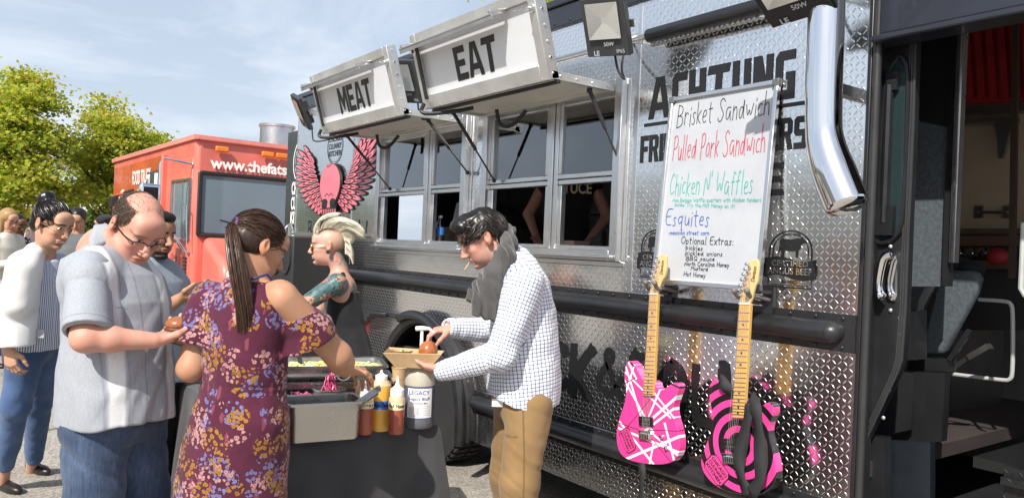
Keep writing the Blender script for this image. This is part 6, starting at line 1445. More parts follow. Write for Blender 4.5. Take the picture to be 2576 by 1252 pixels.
def face_col(P, H, skin, lip=None, brow=(.05, .03, .02), browk=1, stub=0, stubc=(.12, .10, .09), beard=0, lidc=None, eyes=True, blush=.25, teeth=0, shave=None):
    q = H.loc(P); c = np.tile(np.array(skin, float), (len(P), 1)); x, y, z = q.T; ax_ = np.abs(x); inh = (np.abs(q) < .16).all(1)
    def mix(m, col, k=1): m = np.clip(m, 0, 1)[:, None] * k * inh[:, None]; c[:] = c * (1 - m) + np.array(col) * m
    sk = np.array(skin)
    bl = np.exp(-(((ax_ - .042) / .02) ** 2 + ((z + .03) / .02) ** 2)) * (y > .03); mix(bl, sk * (1.0, .70, .66), blush)
    mix(np.exp(-((x / .016) ** 2 + ((z + .036) / .016) ** 2)) * (y > .095), sk * (1.0, .74, .68), blush); mix(((np.abs(x) > .074) & (np.abs(y + .012) < .03)).astype(float), sk * (1.0, .74, .68), .5)
    lip = lip or tuple(sk * (.82, .50, .48)); mix(np.clip(1.6 - np.sqrt(((x) / .024) ** 2 + ((z + .069) / .0125) ** 2) * 1.3, 0, 1) * (y > .082), lip, .8)
    if teeth: mix(np.clip(1.5 - np.sqrt((x / .024) ** 2 + ((z + .069) / .006) ** 2) * 1.2, 0, 1) * (y > .075), (.8, .78, .74), 1); 
    zb = .021 + .05 * (ax_ - .012) * (ax_ < .04) - .22 * np.maximum(ax_ - .040, 0)
    mix(np.clip(1.5 - np.abs((z - zb) / .0052), 0, 1) * (ax_ > .011) * (ax_ < .056) * (y > .045), brow, .85 * browk)
    if eyes:
        mix(np.clip(1.8 - np.sqrt(((ax_ - .0315) / .0135) ** 2 + ((z - .0005) / .0052) ** 2) * 1.3, 0, 1) * (y > .07), (.62, .58, .54), .9); mix(np.clip(1.8 - np.sqrt(((ax_ - .0315) / .0055) ** 2 + ((z - .0005) / .0055) ** 2) * 1.4, 0, 1) * (y > .07), (.03, .02, .015), 1)
    mix(np.clip(1.4 - np.abs((z - .0062 + 9 * (ax_ - .0315) ** 2) / .0018), 0, 1) * (np.abs(ax_ - .0315) < .016) * (y > .066), (.03, .02, .018) if lidc is None else lidc, .8)
    if stub: mix(np.clip((-.035 - z) / .02, 0, 1) * np.clip((y + .01) / .03, 0, 1) * (1 - .8 * np.exp(-((x / .022) ** 2 + ((z + .069) / .013) ** 2))), stubc, stub)
    if beard: mix(np.clip((-.084 - z + .25 * np.maximum(ax_ - .0, 0)) / .01, 0, 1) * np.clip((y - .0) / .03, 0, 1), (.02, .015, .012), beard); mix(np.exp(-((x / .024) ** 2 + ((z + .054) / .0045) ** 2)) * (y > .085), (.03, .02, .016), beard)
    if shave is not None: mix(np.clip((z - .03 + .6 * np.clip(-y, -.03, .1) + .5 * (y > .03) * (.06 - y) * -1) / .02, 0, 1) * (y < .075), shave[0], shave[1])
    return c
def hand(w, d, pn, side, curls=(.5, .5, .55, .6), thumb=(.5, .4), sc=1.0, spread=.06, bend=0):
    """w wrist, d toward knuckles, pn palm normal, side +1/-1 which way the thumb lies along cross(d,pn)"""
    w = np.array(w, float); d = _nrm(d); pn = np.array(pn, float); pn = _nrm(pn - d * (pn @ d)); lat = np.cross(d, pn) * side; P = []
    P.append(ell(w + (d * .048 + lat * .002) * sc, np.stack([lat, d, pn]), np.array((.036, .050, .0155)) * sc, .012))
    L = [(.043, .026, .021), (.047, .030, .022), (.044, .028, .022), (.034, .021, .019)]
    for i in range(4):
        off = (1.5 - i) * .0205 * sc; kn = w + d * (.086 - (abs(i - 1.2) ** 1.6) * .0035) * sc + lat * off
        P.append(cap(w + d * .02 * sc + lat * off * .6, kn, .0125 * sc, .0105 * sc, .012))
        dd = _nrm(d + lat * spread * (1.5 - i)); p = kn; ang = 0; r = (.0098, .0102, .0098, .0088)[i] * sc
        for s in range(3):
            ang += curls[i] * (1.0, 1.15, .8)[s]; v = dd * math.cos(ang) + pn * math.sin(ang); q = p + v * L[i][s] * sc
            P.append(cap(p, q, r * (1 - .08 * s), r * (1 - .08 * (s + 1)), .004)); p = q
    b = w + (d * .022 + lat * .026 + pn * .006) * sc; v0 = _nrm(d * .62 + lat * .75 + pn * .35); m1 = b + v0 * .042 * sc
    v1 = _nrm(d * (.95 - thumb[0] * .2) + lat * (.45 - thumb[0] * .7) + pn * thumb[0]); m2 = m1 + v1 * .032 * sc; v2 = _nrm(v1 - lat * thumb[1] * .4 + pn * thumb[1] * .5); m3 = m2 + v2 * .026 * sc
    P += [cap(w + (d * .012 + lat * .014) * sc, m1, .015 * sc, .0125 * sc, .014), cap(m1, m2, .0118 * sc, .0105 * sc, .005), cap(m2, m3, .0105 * sc, .0085 * sc, .004)]
    return P
def hbox(w, d, m=.125): c = np.array(w, float) + _nrm(d) * .085; return c - m, c + m
def wv(v): return np.array(v, float)
def D3(px, py, t): return np.array(PT(px, py, t))
R3_, F3_, U3_ = np.array(RT), np.array(FW), np.array([0, 0, 1.0])
def vec(r, f, u): return R3_ * r + F3_ * f + U3_ * u
def body_obj(parent, prims, H, h=.006, fine=(), colfn=None, name='body', hres=.0030):
    fb = [(*H.box(.145), hres)] + [(*b, .0032) for b in fine]
    P, F = sdf_mesh(prims, h, fb); me = np_mesh(name, P, F); set_col(me, colfn(P)); me.materials.append(M_SKIN)
    return link(name, me, parent, sharp=0)
def cloth_obj(name, parent, prims, mt, h=.006, disp=None, bones=None, colfn=None, rel=1):
    P, F = sdf_mesh(prims, h, (), disp, rel=rel); me = np_mesh(name, P, F)
    if bones is not None: set_uv(me, F, bone_uv(P, F, bones))
    if colfn is not None: set_col(me, colfn(P))
    me.materials.append(mt); return link(name, me, parent, sharp=0)
def surf_roots(H, n, rg, mask, inflate=.004):
    """points on the cranium that satisfy mask(local)"""
    out = []
    while len(out) < n:
        d = rg.normal(size=(4000, 3)); d /= np.linalg.norm(d, axis=1)[:, None]
        p = d * (np.array((.073, .093, .083)) + inflate) + np.array((0, -.014, .032)); m = mask(p); out += list(zip(p[m], d[m]))
    idx = rg.permutation(len(out))[:n]; return np.array([out[i][0] for i in idx]), np.array([out[i][1] for i in idx])
def flow_hair(name, mt, parent, H, n, mask, flow, length, w, seed=1, lift=.25, k=6, jit=.25, grav=0, inflate=.004, lenvar=.35):
    """hair lying along a flow field over the skull; flow(p,d)->direction in head space"""
    rg = np.random.default_rng(seed); p, d = surf_roots(H, n, rg, mask, inflate); path = [p.copy()]; L = length * rg.uniform(1 - lenvar, 1 + lenvar, n)[:, None] / (k - 1); q = p.copy(); jt = rg.normal(size=(n, 3)) * jit
    C = np.array((0, -.014, .032)); R0 = np.array((.073, .093, .083)) + inflate
    for s in range(k - 1):
        nn = (q - C) / R0 ** 2; nn /= np.linalg.norm(nn, axis=1)[:, None]; v = flow(q, nn) + jt; v = v - nn * (v * nn).sum(1)[:, None] * (1 - lift); v = v / (np.linalg.norm(v, axis=1)[:, None] + 1e-9) + nn * lift * .5 * (1 - s / k); v[:, 2] -= grav * s / k
        q = q + v * L
        e = np.sqrt((((q - C) / (R0 + .001)) ** 2).sum(1)); ins = e < 1; q[ins] = C + (q[ins] - C) / e[ins][:, None]
        path.append(q.copy())
    path = np.stack(path, 1); W = H.o + (path * H.sc) @ H.M
    return strands(name, mt, parent, W, w, rg.uniform(0, 1, n))
def glasses(parent, H, name, rim_m, lens_m, w=.023, h=.018, rim=.0013, z=-.004, y=.104, full=True, sides=(1, -1)):
    b = MB(); ln = MB()
    for s in (1, -1):
        q = [H.w(s * .0325 + w * math.cos(a) * (1 if abs(math.cos(a)) < .7 else 1), y - .010 * abs(math.cos(a)) * (s * math.cos(a) > 0), z + h * math.sin(a)) for a in np.linspace(0, 2 * math.pi, 26)]
        if full: b.tube([Vector(p) for p in q], rim, 6)
        else: b.tube([Vector(p) for p in q[:14]], rim, 6)
        ln.face([Vector(p) for p in q[:-1]])
        b.tube([Vector(H.w(s * .055, y - .008, z + .006)), Vector(H.w(s * .075, y - .04, z + .008)), Vector(H.w(s * .082, -.005, z + .008)), Vector(H.w(s * .080, -.025, z - .012))], rim * 1.35, 6)
    b.tube([Vector(H.w(.010, y, z + .004)), Vector(H.w(0, y + .003, z + .007)), Vector(H.w(-.010, y, z + .004))], rim, 6)
    g_ = b.build(name, rim_m, parent); ln.build('lens', lens_m, g_, smooth=False); return g_
# ------------------------------------------------------------------ people
SK_FAIR = (.56, .315, .225); SK_PINK = (.60, .33, .25); SK_TAN = (.47, .265, .165); SK_WARM = (.54, .33, .225); SK_BROWN = (.17, .085, .05); SK_OLIVE = (.42, .235, .15)
M_LENS = thin_glass('spectacle_lens', (.94, .95, .95), .6); M_BLKRIM = pbr('black_rim', (.012, .012, .012), .3); M_GOLD = pbr('gold_wire', (.75, .5, .2), .25, 1)
M_DENIM = cloth_mat('denim', lambda nt, co: mixc(nt, .8, ramp(nt, noi(nt, co, 5, 5, .6), [(.3, (.030, .048, .095)), (.7, (.105, .150, .24))]), ramp(nt, noi(nt, N(nt, 'ShaderNodeMapping', {'Vector': co, 'Scale': (160, 160, 8)}).outputs[0], 1, 3, .7), [(.25, (.45, .45, .5)), (.75, (1.35, 1.35, 1.3))]), 'MULTIPLY'), .9, .4)
M_DENIM2 = cloth_mat('blue_denim', lambda nt, co: mixc(nt, .6, ramp(nt, noi(nt, co, 4, 5, .6), [(.3, (.045, .085, .19)), (.7, (.085, .15, .30))]), ramp(nt, noi(nt, co, 260, 2), [(.3, (.8, .8, .8)), (.7, (1.15, 1.15, 1.15))]), 'MULTIPLY'), .88, .3)
M_KHAKI = cloth_mat('khaki_twill', lambda nt, co: mixc(nt, N(nt, 'ShaderNodeSeparateColor', {0: N(nt, 'ShaderNodeVertexColor', layer_name='Col').outputs[0]}).outputs[0], mixc(nt, .6, ramp(nt, noi(nt, co, 4, 5), [(.3, (.235, .142, .060)), (.7, (.31, .195, .088))]), ramp(nt, noi(nt, co, 300, 2), [(.3, (.85, .85, .85)), (.7, (1.1, 1.1, 1.1))]), 'MULTIPLY'), (.12, .07, .03)), .88, .3)
M_BLKTEE = cloth_mat('black_cotton', lambda nt, co: ramp(nt, noi(nt, co, 6, 4), [(.3, (.016, .016, .017)), (.7, (.028, .028, .030))]), .9, .3)
M_GREYK = cloth_mat('grey_fleece', lambda nt, co: mixc(nt, 1, ramp(nt, noi(nt, co, 9, 5), [(.3, (.055, .053, .052)), (.7, (.095, .092, .09))]), ramp(nt, noi(nt, co, 420, 2), [(.3, (.75, .75, .75)), (.7, (1.2, 1.2, 1.2))]), 'MULTIPLY'), .95, .5, .3)
def simple_cloth(name, c, var=.12): return cloth_mat(name, lambda nt, co: ramp(nt, noi(nt, co, 8, 5), [(.3, tuple(x * (1 - var) for x in c)), (.7, tuple(min(.9, x * (1 + var)) for x in c))]))
M_WHITEK = simple_cloth('white_knit', (.80, .79, .77), .04); M_BOOT = pbr('dark_leather', (.02, .014, .012), .35, bmp=.2, bs=80)
def shoe(name, parent, heel, toe, mt, w=.042, h=.06):
    heel, toe = wv(heel), wv(toe); d = _nrm(toe - heel); L = np.linalg.norm(toe - heel); lat = np.cross(d, U3_); A_ = np.stack([lat, d, U3_])
    pr = [ell(heel + d * .05 + U3_ * .035, A_, (w * .85, .06, h * .8), 0), ell(heel + d * L * .62 + U3_ * .022, A_, (w, L * .40, .034), .03), half(heel + U3_ * .0, -U3_, 'i', .003)]
    return cloth_obj(name, parent, pr, mt, .005)
def legs_prims(hl, kl, al, hr, kr, ar, r=(.10, .075, .06), k=.04):
    return [cap(hl, kl, r[0], r[1], k), cap(kl, al, r[1], r[2], .03), cap(hr, kr, r[0], r[1], k), cap(kr, ar, r[1], r[2], .03)]
def pt(label, loc): return thing('person', label, 'person', (loc[0], loc[1], 0))

# ---- balding man in the grey shirt -------------------------------------------------------------------------------------
def man_grey():
    H = Head(D3(345, 570, 2.75), vec(.66, -.48, -.58), vec(.12, 0, 1), 1.04)
    g_ = pt('balding man in glasses and a grey shirt with white stripes holding a bun', D3(300, 1000, 2.72))
    tf = _nrm(vec(.9, -.43, 0)); lat = _nrm(vec(-.43, -.9, 0))
    nb = D3(266, 622, 2.76); shR, elR, wrR = D3(226, 692, 2.59), D3(216, 850, 2.47), D3(386, 856, 2.57)
    shL, elL, wrL = D3(300, 700, 2.97), D3(345, 850, 3.0), D3(408, 802, 2.95)
    dR = vec(.22, .96, .10); dL = vec(.70, -.45, .05)
    hR = hand(wrR, dR, vec(.15, .35, .92), 1, (.42, .38, .38, .4), (.3, .3), 1.02); hL = hand(wrL, dL, vec(.45, -.55, -.68), 1, (.55, .5, .5, .5), (.6, .4), 1.0)
    pr = [cap(nb, H.w(0, -.025, -.065), .066, .060, .02)] + head_prims(H, 1.12, 1.15) + [H.e((0, .045, -.11), (.05, .05, .03), .03)] + [cap(shR, elR, .055, .046, .02), cap(elR, elR + (wrR - elR) * .35, .043, .041, .02), cap(elR + (wrR - elR) * .35, wrR, .041, .027, .02), cap(shL, elL, .055, .046, .02), cap(elL, wrL, .047, .031, .02), cap(D3(270, 640, 2.75), D3(280, 900, 2.75), .10, .12, .03)] + hR + hL
    def cf(P):
        c = face_col(P, H, SK_PINK, brow=(.16, .11, .08), browk=.6, stub=.18, stubc=(.3, .24, .22), eyes=True, blush=.35)
        q = H.loc(P); m = np.clip((q[:, 2] + .03 + .25 * np.minimum(q[:, 1] + .02, 0)) / .015, 0, 1) * np.clip((.036 - .25 * np.abs(q[:, 2] - .05) - q[:, 1]) / .02, 0, 1) * np.clip((.088 - q[:, 2]) / .02 + (q[:, 1] < -.045), 0, 1) * (np.abs(q) < .13).all(1) * ((np.abs(q[:, 0]) < .074) | (q[:, 2] > .02) | (q[:, 1] < -.04)); c = c * (1 - m[:, None] * .8) + np.array((.11, .080, .062)) * m[:, None] * .8
        return c
    body_obj(g_, pr, H, .006, [hbox(wrR, dR), hbox(wrL, dL)], cf)
    # short thinning hair round the sides and back
    hm = hair_mat('thinning_brown_hair', (.035, .024, .018), (.15, .105, .075))
    mask = lambda p: (p[:, 2] > -.030 - .25 * np.minimum(p[:, 1] + .02, 0)) & (p[:, 1] < .042 - .25 * np.abs(p[:, 2] - .05)) & ((p[:, 2] < .083) | (p[:, 1] < -.045)) & ~((np.abs(p[:, 0]) > .055) & (p[:, 2] < .012) & (p[:, 1] > -.035))
    flow_hair('hair', hm, g_, H, 9000, mask, lambda q, n_: np.stack([np.zeros(len(q)), -.5 * np.ones(len(q)), -.9 * np.ones(len(q))], 1),   .016, .0009, 2, .22, 4, .4, inflate=.001)
    m2 = lambda p: (p[:, 2] > .05) & (p[:, 1] < .06) & (p[:, 1] > -.06)
    flow_hair('hair', hm, g_, H, 170, m2, lambda q, n_: np.stack([.1 * q[:, 0], -np.ones(len(q)), 0 * q[:, 0]], 1), .025, .0007, 3, .1, 4, .4, inflate=.001)
    glasses(g_, H, 'glasses', M_BLKRIM, M_LENS, .024, .015, .0021, -.006, .108, False)
    # camp shirt
    S = [(D3(292, 1062, 2.72), .182, .168), (D3(292, 990, 2.72), .180, .168), (D3(294, 880, 2.73), .176, .165), (D3(295, 770, 2.74), .178, .150), (D3(288, 700, 2.75), .178, .124), (D3(270, 650, 2.755), .150, .095), (D3(266, 628, 2.76), .078, .074)]
    aR = _nrm(elR - shR); aL = _nrm(elL - shL); hemn = aR; hemR = shR + aR * .215
    sh = [loft_p(S, lat, 0, p=2.35), cap(D3(246, 668, 2.68), shR + aR * .02, .075, .076, .04), cap(D3(300, 676, 2.9), shL + aL * .02, .07, .072, .04)]
    ds = folds(.009, 15, 4, (1, 1, .7)); ds2 = folds(.0035, 40, 9, (.8, .8, .8)); dpl = pleats(.005, 48, lat + U3_ * .35, 3, 2.2)
    _ncu = _nrm(H.w(0, -.03, -.07) - nb); col = []
    def chambray(nt, co):
        uv = N(nt, 'ShaderNodeVertexColor', layer_name='Col').outputs[0]; f = N(nt, 'ShaderNodeSeparateColor', {0: uv})
        u = f.outputs[0]   # lateral coordinate across the front, 0..1
        base = mixc(nt, .75, ramp(nt, noi(nt, N(nt, 'ShaderNodeMapping', {'Vector': co, 'Scale': (60, 60, 7)}).outputs[0], 4, 3, .6), [(.3, (.315, .335, .37)), (.7, (.375, .395, .43))]), ramp(nt, noi(nt, co, 330, 2), [(.3, (.82, .82, .82)), (.7, (1.12, 1.12, 1.12))]), 'MULTIPLY')
        band = f.outputs[1]; wv_ = mixc(nt, ramp(nt, noi(nt, co, 120, 3), [(.45, (0, 0, 0)), (.6, (1, 1, 1))]), (.74, .74, .735), (.68, .69, .71))
        c = mixc(nt, band, base, wv_); return mixc(nt, f.outputs[2], c, (.17, .18, .20))
    M_CH = cloth_mat('grey_chambray', chambray, .9, .18, .04)
    cc = np.array(D3(284, 900, 2.73))
    def cfn(P):
        u = (P - cc) @ lat; v = (P - cc) @ tf; a = np.abs(u); b = np.clip(3 - np.abs(a - .105) / .009, 0, 1) * (v > .0)
        seam = np.clip(1.4 - np.abs(np.abs(a - .105) - .034) / .0022, 0, 1) * (v > .02) * .5 + np.clip(1.4 - np.abs(u - .012) / .002, 0, 1) * (v > .05) * .8
        hem = np.clip(1.3 - np.abs(((P - D3(210, 800, 2.56)) @ hemn) + .022) / .002, 0, 1) * (np.linalg.norm(P - D3(208, 800, 2.56), axis=1) < .14) * .6
        return np.stack([u, b, np.clip(seam + hem, 0, 1)], 1)
    cloth_obj('shirt', g_, sh + col + [half(D3(284, 1056, 2.72), -U3_, 'i')], M_CH, .005, lambda P: ds(P) + ds2(P) + dpl(P) * np.clip((D3(0, 800, 2.73)[2] - P[:, 2]) * 4, 0, 1), colfn=cfn)
    def slv(P): s = (P - hemR) @ aR; return np.stack([np.full(len(P), .5), np.zeros(len(P)), np.clip(1.3 - np.abs(s + .022) / .0022, 0, 1) * .7], 1)
    dsl = folds(.006, 24, 77, (1, 1, .6))
    cloth_obj('sleeve', g_, [loft_p([(shR - aR * .03, .060, .060), (shR + aR * .06, .066, .070), (hemR + vec(.006, 0, 0), .070, .082), (hemR + aR * .03 + vec(.006, 0, 0), .071, .083)], np.cross(aR, F3_), 0, p=2.1), cap(shR - aR * .03, shR - aR * .02, .060, .060, .03), half(hemR, aR, 'i'), cap(hemR - aR * .02, hemR + aR * .1, .056, .074, .003, 's')], M_CH, .005, lambda P: dsl(P), colfn=slv)
    cloth_obj('sleeve', g_, [cap(shL, shL + aL * .2, .074, .085, .0), half(shL + aL * .2, aL, 'i')], M_CH, .006, lambda P: dsl(P), colfn=lambda P: np.full((len(P), 3), 0.0))
    collar('collar', g_, nb + _ncu * .004 + tf * .012, _ncu, lat, tf, M_CH, .071, .034, .038, .55, .04, .018)
    b = MB()
    for k in range(5):
        p = cc + tf * .187 + lat * .008 + U3_ * (.20 - k * .1)
    # jeans
    hl, hr = D3(236, 1060, 2.66), D3(340, 1060, 2.84)
    jp = legs_prims(hl, D3(238, 1345, 2.64), D3(246, 1690, 2.68), hr, D3(362, 1335, 2.86), D3(368, 1640, 2.9), (.104, .092, .084), .02) + [ell(D3(288, 1040, 2.74), np.stack([lat, tf, U3_]), (.168, .138, .12), .05), half((0, 0, .03), -U3_)]
    _dj = folds(.007, 22, 12, (1, 1, .9)); _dk = pleats(.004, 60, vec(.3, 0, 1), 5, 2.5, vec(1, 0, 0)); dj = lambda P: _dj(P) + _dk(P)
    cloth_obj('jeans', g_, jp, M_DENIM, .007, dj)
    for a in (D3(246, 1690, 2.68), D3(368, 1640, 2.9)): a = a * (1, 1, 0); shoe('shoe', g_, a - tf * .07, a + tf * .2, M_BOOT)
    # slider he is holding
    bc = wrR + vec(.035, .11, .035)
    t = thing('sandwich', 'glazed brown bun sandwich held in the hands of the balding man', 'sandwich', bc)
    cloth_obj('bun', t, [ell(bc + U3_ * .01, np.eye(3), (.045, .045, .028), 0), half(bc, -U3_)], pbr('glazed_bun', (.36, .13, .045), .3, coat=.4), .004); cloth_obj('filling', t, [ell(bc - U3_ * .006, np.eye(3), (.046, .046, .012), 0)], pbr('brisket', (.13, .05, .03), .6), .004, folds(.004, 150, 3)); cloth_obj('bun', t, [ell(bc - U3_ * .018, np.eye(3), (.044, .044, .012), 0)], pbr('glazed_bun', (.36, .13, .045), .3), .004)
man_grey()

# ---- woman in the floral dress -----------------------------------------------------------------------------------------
def floral(nt, co):
    base = mixc(nt, .5, ramp(nt, noi(nt, co, 7, 4), [(.3, (.072, .012, .030)), (.7, (.105, .020, .046))]), ramp(nt, noi(nt, N(nt, 'ShaderNodeMapping', {'Vector': co, 'Scale': (1, 1, .15)}).outputs[0], 500, 1), [(.3, (.7, .7, .7)), (.7, (1.2, 1.2, 1.2))]), 'MULTIPLY')
    wob = mixc(nt, .012, co, N(nt, 'ShaderNodeTexNoise', {'Vector': co, 'Scale': 60}).outputs['Color'], 'ADD')
    # faint rose leaf sprays
    lf = N(nt, 'ShaderNodeTexVoronoi', {'Vector': N(nt, 'ShaderNodeMapping', {'Vector': wob, 'Scale': (26, 26, 9), 'Rotation': (.4, .5, .3)}).outputs[0], 'Scale': 1.0, 'Randomness': 1.0}).outputs['Distance']
    c = mixc(nt, m_(nt, 'MULTIPLY', m_(nt, 'LESS_THAN', lf, .22), .75), base, (.24, .055, .085))
    def flowers(c, loc, scale, col, col2, thr, seed):
        mp = N(nt, 'ShaderNodeMapping', {'Vector': co, 'Location': loc}).outputs[0]
        clus = N(nt, 'ShaderNodeTexVoronoi', {'Vector': mp, 'Scale': 12.5}); inside = m_(nt, 'LESS_THAN', clus.outputs['Distance'], thr); pick = m_(nt, 'GREATER_THAN', N(nt, 'ShaderNodeSeparateColor', {0: clus.outputs['Color']}).outputs[seed % 3], .38)
        v = N(nt, 'ShaderNodeTexVoronoi', {'Vector': mixc(nt, .007, mp, N(nt, 'ShaderNodeTexNoise', {'Vector': mp, 'Scale': 120}).outputs['Color'], 'ADD'), 'Scale': scale, 'Randomness': .9}); pet = m_(nt, 'LESS_THAN', v.outputs['Distance'], .47); core = m_(nt, 'LESS_THAN', v.outputs['Distance'], .17)
        m1 = m_(nt, 'MULTIPLY', m_(nt, 'MULTIPLY', inside, pick), pet)
        tone = mixc(nt, N(nt, 'ShaderNodeSeparateColor', {0: v.outputs['Color']}).outputs[1], col, tuple(x * .75 for x in col))
        return mixc(nt, m1, c, mixc(nt, m_(nt, 'MULTIPLY', core, .8), tone, col2))
    c = flowers(c, (.013, .2, .31), 68, (.17, .165, .35), (.10, .05, .17), .50, 0)
    c = flowers(c, (.4, .7, .13), 66, (.46, .245, .23), (.28, .06, .10), .50, 1)
    c = flowers(c, (.93, .37, .55), 66, (.34, .165, .025), (.17, .06, .01), .52, 2)
    return c
M_FLORAL = cloth_mat('floral_jersey', floral, .85, .25)
def woman_floral():
    t0 = 2.70; H = Head(D3(650, 618, 2.70), vec(.66, .62, -.42), (0, 0, 1), .97)
    g_ = pt('woman with a brown ponytail and burgundy floral dress reaching over the table', D3(600, 1000, 2.72))
    tf = _nrm(vec(.45, .88, 0)); lat = _nrm(vec(.88, -.45, 0))
    nb = D3(633, 700, 2.68); shR, elR, wrR = D3(712, 752, 2.63), D3(850, 893, 2.76), D3(872, 934, 2.98); shL, elL, wrL = D3(528, 752, 2.74), D3(480, 925, 2.66), D3(600, 900, 2.88)
    dR = _nrm(vec(.35, .80, -.12)); dL = vec(.8, .5, .1)
    hR = hand(wrR, dR, vec(.3, -.1, -.9), -1, (.6, .62, .7, .75), (.6, .5), .93); hL = hand(wrL, dL, vec(0, -.2, -1), -1, (.3, .3, .3, .3), sc=.92)
    pr = [cap(nb, H.w(0, -.03, -.06), .052, .048, .02), cap(D3(575, 745, 2.71), D3(700, 735, 2.64), .034, .040, .03), ell(D3(625, 775, 2.70), np.stack([lat, tf, U3_]), (.125, .075, .10), .04)] + head_prims(H, .92, .95, fem=True) + [cap(shR, shR + (elR - shR) * .5, .056, .052, .035), cap(shR + (elR - shR) * .5, elR, .052, .047, .02), cap(elR, elR + (wrR - elR) * .4, .048, .045, .02), cap(elR + (wrR - elR) * .4, wrR, .045, .027, .02), cap(shL, elL, .052, .046, .03), cap(elL, wrL, .045, .028, .02)] + hR + hL
    body_obj(g_, pr, H, .006, [hbox(wrR, dR)], lambda P: face_col(P, H, SK_TAN, brow=(.06, .035, .025), lip=(.38, .12, .10)))
    S = [(D3(574, 1640, 2.74), .25, .21), (D3(577, 1420, 2.73), .228, .190), (D3(580, 1255, 2.72), .206, .170), (D3(593, 1130, 2.71), .194, .160), (D3(606, 1040, 2.70), .178, .142), (D3(613, 958, 2.70), .152, .116), (D3(614, 880, 2.69), .155, .118), (D3(618, 800, 2.69), .168, .116), (D3(622, 752, 2.685), .165, .098), (D3(630, 718, 2.68), .115, .075), (D3(632, 702, 2.68), .085, .066)]
    skirt = [loft_p(S[:7], lat, 0, p=2.15), loft_p(S[5:], lat, .015, p=2.3)]
    # cold shoulder: cut the cap of the right shoulder away, flutter sleeves hang from the upper arm
    aR = _nrm(elR - shR); r0 = shR + aR * .075; r1 = shR + aR * .165
    cut = [cap(shR + vec(.072, -.01, .05), shR + vec(.062, 0, -.075), .056, .06, .012, 's')]
    wsec = [(D3(640, 700, 2.6), .1)]
    sl = [loft_p([(r0 + vec(0, 0, .0), .060, .062), (r0 + aR * .06, .076, .080), (r1 + vec(-.02, 0, -.035), .092, .105)], np.cross(aR, U3_), .02, p=2.1), cap(D3(703, 800, 2.66), r0 + aR * .03 - U3_ * .04, .035, .045, .03)]
    aL = _nrm(elL - shL); sl += [cap(shL, shL + aL * .06, .066, .07, .03), loft_p([(shL + aL * .02, .064, .066), (shL + aL * .13, .078, .082), (shL + aL * .175 + vec(-.012, 0, 0), .092, .096)], np.cross(aL, U3_ + R3_ * .2), .02, p=2.1)]
    ds = folds(.0055, 22, 31, (1, 1, .22)); ds2 = folds(.0035, 46, 17, (1, 1, .6))
    wz = D3(613, 958, 2.70)[2]
    def dp(P):
        z = P[:, 2]; return ds(P) * np.clip(.5 + (wz - z) * 2.2, .4, 1.6) + ds2(P) * np.exp(-((z - wz) / .12) ** 2) * 1.3 + .003 * np.exp(-((z - wz) / .004) ** 2)
    neck = [cap(nb + U3_ * .045 - tf * .01, nb + U3_ * .012 + tf * .02, .068, .062, .006, 's')]
    cloth_obj('dress', g_, skirt + cut + sl + neck + [half((0, 0, .12), -U3_)], M_FLORAL, .0055, dp)
    b = MB(); b.tube([Vector(D3(585, 706, 2.60)), Vector(D3(640, 700, 2.595)), Vector(D3(672, 690, 2.62)), Vector(D3(700, 720, 2.66))], .005, 6); b.build('lanyard', pbr('navy_lanyard', (.02, .03, .16), .6), g_)
    # hair: smooth cap combed to a ponytail
    hm = hair_mat('brown_hair', (.020, .011, .008), (.115, .062, .040), .33); tie = np.array([.0, -.108, .034])
    mask = lambda p: (p[:, 2] > -.045 - .3 * np.minimum(p[:, 1], 0) * 0) & (p[:, 1] < .068 - .5 * np.maximum(.04 - p[:, 2], 0)) & ~((p[:, 1] > -.02) & (p[:, 2] < .012) & (np.abs(p[:, 0]) > .045))
    def flow(q, n_): v = tie - q; return v / (np.linalg.norm(v, axis=1)[:, None] + .01)
    HB = [H.e((0, -.018, .034), (.077, .097, .087), 0), H.e((0, -.05, -.005), (.066, .06, .055), .03), H.e((0, -.10, .034), (.022, .02, .02), .03), half(H.w(0, .066, .03), H.f * .9 - H.u * .25), half(H.w(0, 0, -.035), H.f * .55 - H.u)]
    hb = cloth_obj('hair', g_, HB, hm, .004, folds(.0018, 140, 3))
    flow_hair('hair', hm, g_, H, 4200, mask, flow, .10, .0020, 5, .06, 7, .10, inflate=.007)
    # flyaways and ponytail
    rg = np.random.default_rng(4); T0 = H.w(*tie); n = 1500; pa = []
    end = D3(612, 848, 2.575); c1 = T0 + H.f * -.055 + U3_ * .0; c2 = D3(607, 690, 2.53); c3 = D3(622, 770, 2.545)
    for i in range(n):
        a = rg.uniform(0, 6.28); r = rg.uniform(0, 1) ** .5; o = lat * math.cos(a) * r + tf * math.sin(a) * r; ln = rg.uniform(.72, 1.05); tt = np.linspace(0, 1, 10) * ln; pts = []
        for t in tt:
            u = np.clip(t, 0, 1); B = [(1 - u) ** 4, 4 * u * (1 - u) ** 3, 6 * u * u * (1 - u) ** 2, 4 * u ** 3 * (1 - u), u ** 4]; p = B[0] * T0 + B[1] * c1 + B[2] * c2 + B[3] * c3 + B[4] * end
            wd = .011 + .023 * math.sin(min(1, u * 1.25) * math.pi * .62) * (1 - .62 * max(0, u - .55) / .45); pts.append(p + o * wd + (lat * math.sin(u * 9 + a * 2) + tf * math.cos(u * 7 + a)) * .0045 * u)
        pa.append(pts)
    strands('ponytail', hm, g_, np.array(pa), .0024, rg.uniform(0, 1, n))
    X, Y, Z = basis(Vector(-H.f)); b = MB(); o = Vector(H.w(0, -.116, .032)); b.tube([o + (X * math.cos(a) + Y * math.sin(a)) * .019 for a in np.linspace(0, 6.2832, 18)], .006, 8); b.build('hair_tie', pbr('purple_tie', (.28, .10, .50), .7), g_)
